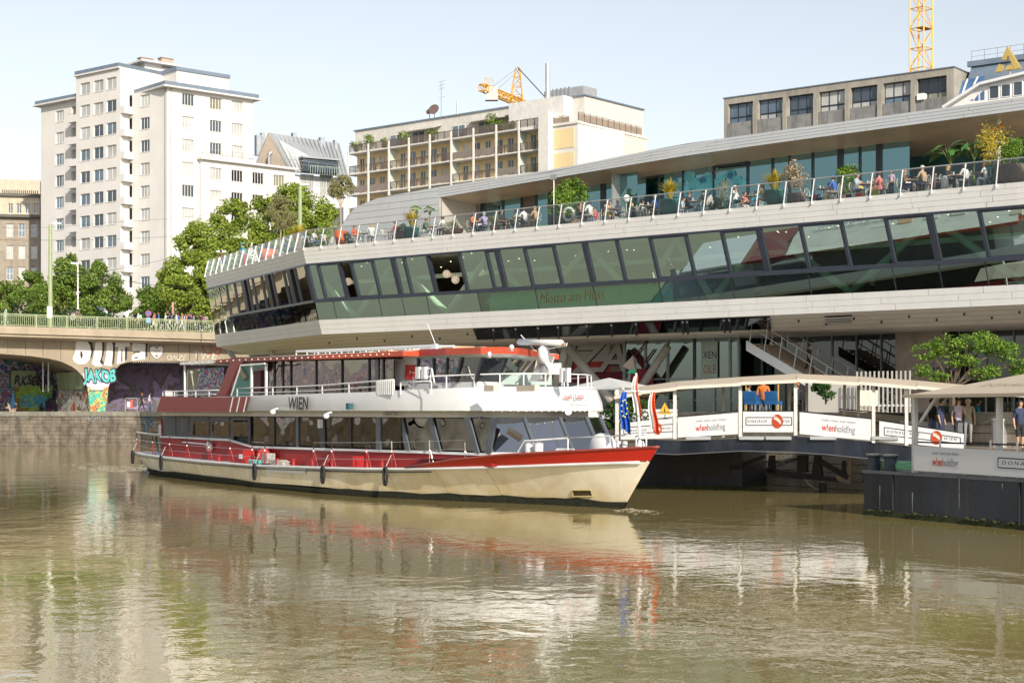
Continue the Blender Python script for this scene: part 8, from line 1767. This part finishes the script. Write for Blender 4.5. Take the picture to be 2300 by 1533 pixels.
def banner(par, fr, p0, p1, t0, b0, t1, b1, y, kind, s=1., x0=None):
    (xa, za), (xb, zb) = fr.at(p0, t0, y), fr.at(p1, t1, y); _, zc = fr.at(p0, b0, y); _, zd = fr.at(p1, b1, y)
    o = MB().prism([(xa, y, zc), (xb, y, zd), (xb, y, zb), (xa, y, za)], (0, .04, 0)).build('banner', ban, par)
    sl_ = math.atan2(zd-zc, xb-xa); L = xb-xa; H = za-zc
    def at(u, v): return (xa+L*u, y-.006, zc+(zd-zc)*u+H*v+((zb-zd)-(za-zc))*u*v)
    T = lambda body, u, v, h, m, **k: text(body, h, m, o, at(u, v), rot=(math.pi/2, -sl_, 0), **k)
    if kind in ('hold', 'both'):
        u = .3 if kind == 'hold' else .13; q = 1 if kind == 'hold' else .42*1.0
        w_ = .42 if kind == 'hold' else .4
        T('mehr wien zum leben.', u, .70, .12*s*H, hg, sx=1.03); t_h = .30*s*H
        T('w!en', u, .26, t_h, hr_, sx=.72, bold=.006); wd = t_h/.69*.72*2.13
        T('hold!ng', u+wd*.90/L, .26, t_h, hg, sx=.72, bold=.006)
    if kind in ('donau', 'both'):
        u0 = .06 if kind == 'donau' else .55; u1 = .96 if kind == 'donau' else 1.25; b_ = MB(); v0, v1 = .34, .72
        if kind == 'donau' and L > 5: u0, u1 = .10, .78
        for (ua, va), (ub, vb) in (((u0, v0), (u1, v0)), ((u0, v1), (u1, v1)), ((u0, v0), (u0, v1)), ((u1, v0), (u1, v1))): b_.bar(at(ua, va), at(ub, vb), .004, .03, up=(0, 1, 0)) if 0 else b_.bar(at(ua, va), at(ub, vb), .03, .006, up=(0, 1, 0))
        b_.build('banner_frame_line', dk_t, o); W_ = (u1-u0)*L; th = .13*H
        T('DONAURAUM', u0+.03*(u1-u0), .47, th, dk_t, sx=.72*W_*.54/(th*10.8), spacing=1.45, shear=.15); T('WIEN', u0+.78*(u1-u0), .47, th, dk_t, sx=.72*W_*.54/(th*10.8), spacing=1.45, shear=.15)
        c = at(u0+.69*(u1-u0), .53); r = H*.34; m = MB(); m.prism([(c[0]+r*.82*math.cos(k*math.pi/12), c[1]-.012, c[2]+r*math.sin(k*math.pi/12)) for k in range(24)], (0, .006, 0)); m.build('banner_logo', logo, o)
        m = MB()
        for d_, w2 in ((-.1, .045), (.22, .03), (.05, .02)):
            P_ = [(c[0]+r*(-.75+1.5*k/6)+.0, c[1]-.018, c[2]+r*(.55-1.1*k/6+d_+.25*math.sin(k/6*math.pi))) for k in range(7)]; P_ = [p for p in P_ if ((p[0]-c[0])/.82)**2+(p[2]-c[2])**2 < (r*.95)**2]
            for a, b in zip(P_, P_[1:]): m.bar(a, b, w2, .005, up=(0, 1, 0))
        m.build('banner_logo_line', lgw, o)
    return o
PF = Fr(11.2, 51., math.atan2(-6.7, 3.0))
pt = PF.root('right_pontoon', 'blue black steel pontoon with mossy waterline at the right edge', 'pontoon')
zp = PF.at(1940, 1057, 0)[1]; Lp = 16.
MB().box(0, Lp, .0, 7, -.8, zp).build('pontoon_hull', pb, pt); MB().box(-.02, Lp, -.03, 7, -.6, .16).build('waterline_moss', algae, pt)
mm = MB(); r_ = random.Random(2)
for k in range(60): x = r_.uniform(0, Lp); mm.ball((x, -.04, .14+r_.random()*.05), r_.uniform(.04, .1), 6, 0, .5)
tag(mm.build('moss_tufts', algae, pt), kind='stuff')
MB().box(-.04, Lp, -.05, .12, zp-.06, zp+.03).build('deck_edge', M('edge_grey', (.12, .13, .15), .6, var=.3), pt)
for px in (2006, 2290): x = PF.X(px, 0); MB().box(x-.03, x+.03, -.05, -.002, .2, zp-.08).build('fender_rib', M('rib_dark', (.015, .017, .02), .6), pt)
for px, a, b in ((2048, 1105, 1150), (2153, 1069, 1140), (1975, 1090, 1150), (2250, 1085, 1100)): x, z1_ = PF.at(px, a, -.004); _, z0_ = PF.at(px, b, -.004); MB().prism([(x, -.004, z1_), (x+.05, -.004, z1_), (x+.02, -.004, z0_)], (0, .003, 0)).build('scratch_mark', M('scratch_grey', (.3, .33, .36), .6), pt)
bo2 = MB().lathe([(.2, 0), (.2, .42), (.26, .45), (.26, .5), (.05, .51)], (0, 0, 0), 12).mesh('mooring_bollard', M('bollard_navy', (.03, .045, .06), .35)); 
capm = MB().lathe([(.24, .5), (.25, .54), (.02, .55)], (0, 0, 0), 12).mesh('cap', M('cap_pale', (.4, .43, .42), .4))
for px, y in ((1963, .5), (2000, .5)): o = link('mooring_bollard', bo2, pt, (PF.X(px, y), y, zp)); link('cap', capm, o)
t = thing('mooring_rope', 'green mooring rope coiled behind the pontoon bollards', 'rope', PF.w(PF.X(2025, .9), .9, zp+.05), PF.a); m = MB()
for k in range(6): m.tube([(.9*math.cos(q*.6+k), .35*math.sin(q*.6+k), .04+k*.04) for q in range(11)], .028, 5)
m.tube([(.6, 0, .2), (.9, -.1, .9), (.4, .1, 1.2)], .025, 5); m.build('coil', M('rope_green', (.25, .55, .3), .8), t)
banner(pt, PF, 2052, 2420, 1000, 1056, 1022, 1080, -.06, 'both')
rr2 = MB(); x0 = PF.X(2052, -.06)
MB().tube([(x0, .1, 2.35+.0), (Lp, .1, 2.35)], .025, 5).build('hand_rail', black, pt)
for k in range(9): MB().tube([(x0+k*1.1, .05, zp), (x0+k*1.1, .05, zp+1.08)], .03, 5).build('rail_post', post_w, pt)
for px in (2055, 2245): a, b = PF.at(px, 890, .2), 0; x = PF.X(px, .2); MB().box(x-.07, x+.07, .13, .27, zp, PF.at(px, 892, .2)[1]).build('canopy_post', post_w, pt)
zc0 = PF.at(2052, 888, .1)[1]
xe = PF.X(2150, .1)
MB().add([(x0-.3, -.2, zc0), (Lp, -.2, zc0), (Lp, 5.8, zc0), (x0-.3, 5.8, zc0), (x0+2.6, 2.8, zc0+.75), (Lp, 2.8, zc0+.75)], [(0, 1, 5, 4), (4, 5, 2, 3), (0, 4, 3), (3, 2, 1, 0)]).build('canopy_roof', can, pt)
MB().box(x0-.3, Lp, -.24, -.2, zc0-.07, zc0+.03).build('canopy_valance', can, pt)
for px in (1935, ): pass
for y in (5.6,):
    for k in range(3): MB().box(x0+k*2.6, x0+k*2.6+.12, y, y+.12, zp, zc0).build('canopy_post', post_w, pt)
MB().bar((x0, .2, zc0-.8), (x0+.8, .2, zc0), .07, .07).build('canopy_brace', post_w, pt)
text('DONAURAUM', .35, M('canopy_print', (.4, .36, .3), .6), pt, (x0+2.0, .75, zc0+.27), rot=(.245, 0, 0), spacing=1.2, sx=.9)
RF = Fr((1400-CX)/F*69, 69., math.atan2(-2.0, 5.2)); rpn = RF.root('rear_pontoon', 'black steel pontoon in shadow just behind the boat bow', 'pontoon')
x1 = RF.X(1667, 0); zrp = RF.at(1667, 1013, 0)[1]
MB().box(-4, x1, 0, 5, -.8, zrp).build('pontoon_hull', pb, rpn); MB().box(-4, x1+.02, -.03, 5, -.6, .12).build('waterline_moss', algae, rpn); MB().box(RF.X(1525, 0), RF.X(1640, 0), -.03, .01, .55, 1.35).build('side_panel', black, rpn)
GF = Fr((1393-CX)/F*66, 66., math.atan2(-6., 12.5)); gw = GF.root('covered_gangway', 'arched gangway with cream canopy and white banners to the landing stage', 'gangway')
def gp_(px, py, y=0.): return Vector((GF.X(px, y), y, GF.at(px, py, y)[1]))
gird = [(1440, 986, 1016), (1520, 990, 1020), (1665, 984, 1012), (1770, 980, 1014), (1860, 984, 1020), (1960, 993, 1030), (2060, 1005, 1040), (2180, 1020, 1052)]
for (a, t0, b0_), (b, t1, b1_) in zip(gird, gird[1:]):
    MB().prism([gp_(a, b0_), gp_(b, b1_), gp_(b, t1), gp_(a, t0)], (0, .25, 0)).build('girder', pb, gw); MB().prism([gp_(a, t0+2, .25), gp_(b, t1+2, .25), gp_(b, t1, .25), gp_(a, t0, .25)], (0, 2.4, 0)).build('walkway', M('walkway', (.3, .28, .25), .8), gw)
    MB().prism([gp_(a, b0_-1)+Vector((0, -.1, 0)), gp_(b, b1_-1)+Vector((0, -.1, 0)), gp_(b, b1_+1)+Vector((0, -.1, 0)), gp_(a, b0_+1)+Vector((0, -.1, 0))], (0, .35, 0)).build('girder_flange', M('flange', (.1, .1, .11), .5), gw)
banner(gw, GF, 1394, 1517, 950, 987, 939, 983, -.06, 'donau'); banner(gw, GF, 1522, 1660, 937, 982, 926, 974, -.06, 'hold'); banner(gw, GF, 1669, 1783, 924, 970, 924, 970, -.06, 'donau'); banner(gw, GF, 1796, 1963, 925, 974, 942, 989, -.06, 'hold'); banner(gw, GF, 1975, 2165, 945, 990, 974, 1008, -.06, 'donau')
for px, a, b in ((1387, 873, 990), (1517, 868, 985), (1664, 857, 983), (1788, 855, 977), (1963, 862, 994), (2037, 866, 1000)): MB().prism([gp_(px-3.2, b), gp_(px+3.2, b), gp_(px+3.2, a), gp_(px-3.2, a)], (0, -.1, 0)).build('canopy_post', post_w, gw)
for px, a in ((1625, 868), (1773, 858), (1812, 860), (1897, 862), (1928, 862), (2135, 885)): p = gp_(px, 930, 2.5); MB().box(p.x-.05, p.x+.05, 2.45, 2.55, 2.2, gp_(px, a, 2.5).z).build('canopy_post', M('post_cream', (.55, .5, .42), .5), gw)
top_ = [(1380, 880), (1440, 869), (1520, 858), (1664, 848), (1790, 841), (1930, 847), (2060, 856), (2180, 867), (2330, 875)]
yR = -.35
cp = MB()
for (a, t0), (b, t1) in zip(top_, top_[1:]):
    A0, B0 = gp_(a, t0+10, yR), gp_(b, t1+12, yR); A1, B1 = gp_(a, t0-2, 1.3), gp_(b, t1-2, 1.3); A2, B2 = Vector((A0.x, 3., A0.z)), Vector((B0.x, 3., B0.z))
    MB().quad(A0, B0, B1, A1).quad(A1, B1, B2, A2).quad(A0, A2, B2, B0).build('canopy_sheet', can, gw)
    MB().bar(A0+Vector((0, -.02, -.05)), B0+Vector((0, -.02, -.05)), .03, .12).build('canopy_edge', M('edge_cream', (.68, .62, .54), .6), gw)
for h in (.35, .62):
    MB().tube([gp_(a, 948 - (a-1393)*.0, 2.5)+Vector((0, 0, h-.2)) for a in (1393, 1530, 1665, 1790)], .02, 5).build('back_rail', post_w, gw)
MB().tube([gp_(1393, 948), gp_(1660, 922), gp_(1790, 922), gp_(1965, 940), gp_(2160, 972)], .02, 5).build('hand_rail', black, gw)
for px in (1570, 1690, 1750, 1850, 1990): p = gp_(px, 985); MB().box(p.x-.5, p.x+.5, -.15, 0, p.z-.03, p.z+.1).build('flood_bar', M('flood_bar', (.4, .42, .43), .3), gw)
for k, (a, b) in enumerate(((1930, 2200),)):
    MB().prism([gp_(1885, 933, 3.2), gp_(2240, 985, 3.2), gp_(2240, 952, 3.2), gp_(1885, 921, 3.2)], (0, .06, 0)).build('ramp_side', M('ramp_beige', (.42, .36, .28), .6), gw)
MB().tube([gp_(1885, 918, 3.15), gp_(2165, 943, 3.15), gp_(2240, 950, 3.15)], .025, 5).build('ramp_rail', black, gw)
MB().prism([gp_(2140, 1004, 4.), gp_(2300, 1004, 4.), gp_(2300, 955, 4.), gp_(2140, 930, 4.)], (0, .1, 0)).build('landing_wall', M('ramp_beige', (.42, .36, .28), .6), gw)
for px in (2232, 2272, 2285): p = gp_(px, 1005, 3.9); MB().box(p.x-.05, p.x+.05, 3.85, 3.95, p.z, gp_(px, 958, 3.9).z).build('landing_post', post_w, gw)
uf = GF.root('steel_mooring_frame', 'dark steel mooring frame hanging below the gangway', 'frame'); y = 3.5; black2 = M('frame_black', (.02, .02, .022), .6)
def up(px, py, y_=3.5): return Vector((GF.X(px, y_), y_, GF.at(px, py, y_)[1]))
MB().prism([up(1718, 1066), up(1880, 1082), up(1880, 1074), up(1718, 1050)], (0, .5, 0)).build('beam', black2, uf)
for q in ([(1722, 1060), (1740, 1062), (1737, 1022), (1727, 1022)], [(1790, 1060), (1812, 1060), (1812, 1022), (1790, 1022)], [(1822, 1070), (1846, 1072), (1842, 1022), (1829, 1022)]): MB().prism([up(*p) for p in q], (0, .3, 0)).build('leg', black2, uf)
MB().bar(up(1845, 1036), up(1905, 1072), .22, .2).build('brace', black2, uf); MB().prism([up(1878, 1078), up(1910, 1086), up(1913, 1032), (up(1906, 1032)), up(1903, 1066), up(1878, 1063)], (0, .2, 0)).build('bracket', M('bracket_beige', (.35, .27, .2), .7), uf); MB().prism([up(1890, 1070), up(1900, 1073), up(1901, 1034), up(1893, 1034)], (0, -.1, 0)).build('leg', black2, uf)
MB().bar(up(1640, 1052), up(1718, 1024), .14, .14).build('strut', black2, uf)
p = up(1852, 1095); MB().lathe([(.16, -1.2), (.16, .35)], (p.x, 3.2, 0), 10).build('pile', black2, uf)
t = thing('hanging_rope', 'pale rope looping from the steel frame to the pile in the water', 'rope', (0, 0, 0)); m = MB()
def u2(px, py): v = up(px, py, 3.1); w_ = GF.w(v.x, v.y, v.z); return w_
m.tube([u2(1808, 1075), u2(1815, 1086), u2(1830, 1096), u2(1850, 1099)], .02, 5); m.build('rope', M('rope_grey', (.4, .38, .33)), t)
t = thing('cable_bundle', 'dark cables slung from the rear pontoon below the gangway', 'cable', (0, 0, 0)); m = MB()
for k in range(3): m.tube([u2(1640, 1054-k*4), u2(1700, 1050-k*4), u2(1760, 1042-k*5), u2(1800, 1028)], .018, 4)
m.build('cable', black2, t)
tf = thing('white_tent_canopy', 'small white pitched canopy just behind the bow', 'canopy', (0, 0, 0)); c = [wp(1250, 875, 78), wp(1400, 871, 73), wp(1465, 868, 78), wp(1330, 868, 84), wp(1368, 848, 78)]
MB().add(c, [(0, 1, 4), (1, 2, 4), (2, 3, 4), (3, 0, 4)]).build('tent_roof', post_w, tf); m = MB()
for q in c[:4]: m.box(q.x-.05, q.x+.05, q.y-.05, q.y+.05, ZQ, q.z)
m.build('tent_frame', post_w, tf)
pw = wp(1400, 952, 75); o = B(-2.2, 2.6, 0, .1, 0, .62).build('parapet', white, None, loc=(pw.x, pw.y, 2.75), rot=-.4); tag(o, 'low white parapet panel behind the bow bushes', 'parapet')
for i, (px, py, w_, h_, lb) in enumerate(((1395, 948, 1.1, 1.1, 'dense dark green laurel bush just right of the bow'), (1432, 906, .55, .7, 'small dark shrub behind the white parapet'), (1855, 880, .7, .9, 'dark green shrub at the cafe beyond the gangway'))):
    q = wp(px, py+14, 72.5 if i == 0 else 80); p = thing('bush', lb, 'bush', q); link('foliage', quadmesh('foliage', leaves(rng, [(np.array([0, 0, h_*.5]), np.array([w_, .7, h_*.65]))], 1500, .15), LD), p); MB().tube([(0, 0, -.3), (0, 0, h_*.5)], .05, 5).build('stem', bark, p)
t = thing('warning_sign', 'yellow triangular warning sign behind the gangway rail', 'sign', wp(1493, 930, 71), -.3); MB().prism([(-.3, 0, 0), (.3, 0, 0), (0, 0, .52)], (0, .02, 0)).build('plate', M('sign_yellow', (.75, .4, .03), .5), t); MB().prism([(-.03, -.01, .1), (.03, -.01, .1), (.0, -.01, .36)], (0, .005, 0)).build('symbol', black, t); MB().tube([(0, .04, -1.2), (0, .04, .1)], .03, 5).build('pole', midgrey, t)
cz = lambda px, Y: Vector(((px-CX)/F*Y, Y, ZQ+.02))
person('person in an orange shirt sitting with back turned at the gangway cafe', 'sit_back', cz(1716, 74), 1.2, 'orange', 'jeans', 'dark', skin=1, scale=1.15, group='people around the landing stage')
person('man in grey with dark hair left of the orange shirt at the cafe', 'sit_fwd', cz(1676, 76), .3, 'grey', 'black', 'dark', group='people around the landing stage')
person('person in a straw hat seated right of the cafe posts', 'sit_fwd', cz(1788, 74), 1., 'black', 'black', 'brown', hat='orange', group='people around the landing stage')
bc_ = M('plastic_blue', (.02, .10, .26), .4, var=.2)
for px, Y, lb in ((1690, 73, 'bright blue fabric chair left of the person in orange'), (1738, 73, 'bright blue fabric chair right of the person in orange'), (1705, 75.5, 'blue chair half hidden behind the person in orange')):
    t = thing('blue_chair', lb, 'chair', cz(px, Y), 1.0, 'blue chairs of the cafe'); MB().box(-.3, .3, -.3, .3, .35, .5).build('seat', bc_, t); MB().prism([(-.3, -.3, .5), (-.18, -.3, .5), (-.3, -.3, .95), (-.38, -.3, .93)], (0, .6, 0)).build('backrest', bc_, t)
    for sx_, sy_ in ((.25, .25), (-.25, .25), (.25, -.25), (-.25, -.25)): MB().box(sx_-.03, sx_+.03, sy_-.03, sy_+.03, 0, .35).build('leg', midgrey, t)
gr = thing('cafe_gazebo_frame', 'yellow and dark frame poles of the cafe behind the gangway', 'frame', cz(1676, 78)); 
for k, px in enumerate((1676, 1713, 1748)): q = cz(px, 78)-cz(1676, 78); MB().tube([q, q+Vector((0, 0, 1.35))], .04, 6).build('pole', M('pole_brass', (.45, .28, .05), .4), gr)
for px, Y, lb, sh_, lg2, hr2, kw in ((2052, 62, 'person in a white shirt and cap waiting left of the landing posts', 'white', 'jeans', 'dark', dict(hat='grey', glasses=True)), (2092, 62, 'bare armed person in a dark top waiting on the landing', 'black', 'jeans', 'dark', dict(skin=1)), (2113, 61, 'broad person in navy waiting on the landing', 'navy', 'navy', 'dark', dict()), (2130, 63, 'person in dark green partly hidden on the landing', 'green', 'black', 'brown', dict()), (2152, 61, 'person in a white patterned shirt waiting on the landing', 'lilac', 'black', 'brown', dict(pose_='phone')), (2174, 61, 'person in a khaki shirt waiting on the landing', 'khaki', 'grey', 'grey', dict()), (2195, 62, 'person in a blue checked shirt waiting on the landing', 'teal', 'navy', 'brown', dict()), (2290, 56, 'bare legged person at the right edge of the landing', 'navy', 'black', 'dark', dict(bare=True))):
    ps = kw.pop('pose_', 'stand'); z_ = 2.0 if px < 2250 else 1.9; v = Vector(((px-CX)/F*Y, Y, z_)); person(lb, ps, v, rnd.uniform(-2, 0), sh_, lg2, hr2, group='people around the landing stage', **kw)
ld = thing('landing_platform', 'beige steel landing platform beyond the gangway', 'platform', (0, 0, 0)); q0, q1 = Vector(((2020-CX)/F*64, 64, 0)), Vector(((2420-CX)/F*58, 54, 0)); d_ = q1-q0; MB().prism([(q0.x, q0.y, 1.75), (q1.x, q1.y, 1.65), (q1.x, q1.y, 1.88), (q0.x, q0.y, 1.98)], (1.5, 5.5, 0)).build('deck_plate', M('ramp_beige', (.42, .36, .28)), ld)
MB().prism([(q0.x, q0.y-.1, 1.98), (q0.x+(q1.x-q0.x)*.32, q0.y-.1+(q1.y-q0.y)*.32, 1.96), (q0.x+(q1.x-q0.x)*.32, q0.y-.1+(q1.y-q0.y)*.32, 2.85), (q0.x, q0.y-.1, 2.9)], (0, .05, 0)).build('parapet', ban, ld)
bn = MB().lathe([(.3, 0), (.3, 1.0), (.33, 1.02), (.33, 1.1), (.05, 1.11)], (0, 0, 0), 14).build('waste_bin', steel, None, loc=((2245-CX)/F*60, 60, 1.9)); tag(bn, 'round brushed steel bin standing on the landing at the right', 'bin')
mast_sign = thing('notice_board', 'white notice board between the canopy posts near the stairs', 'sign', wp(1948, 905, 68)); MB().box(-.45, .45, 0, .05, -.1, .55).build('plate', M('board_cream', (.55, .5, .42), .6), mast_sign)
person('dark clothed person walking down the station stairs', 'walk', FS.w(FS.X(1817, 5.4), 5.4, FS.at(1817, 800, 5.4)[1]-1.1), FS.a, 'black', 'black', 'dark', group='people around the landing stage')
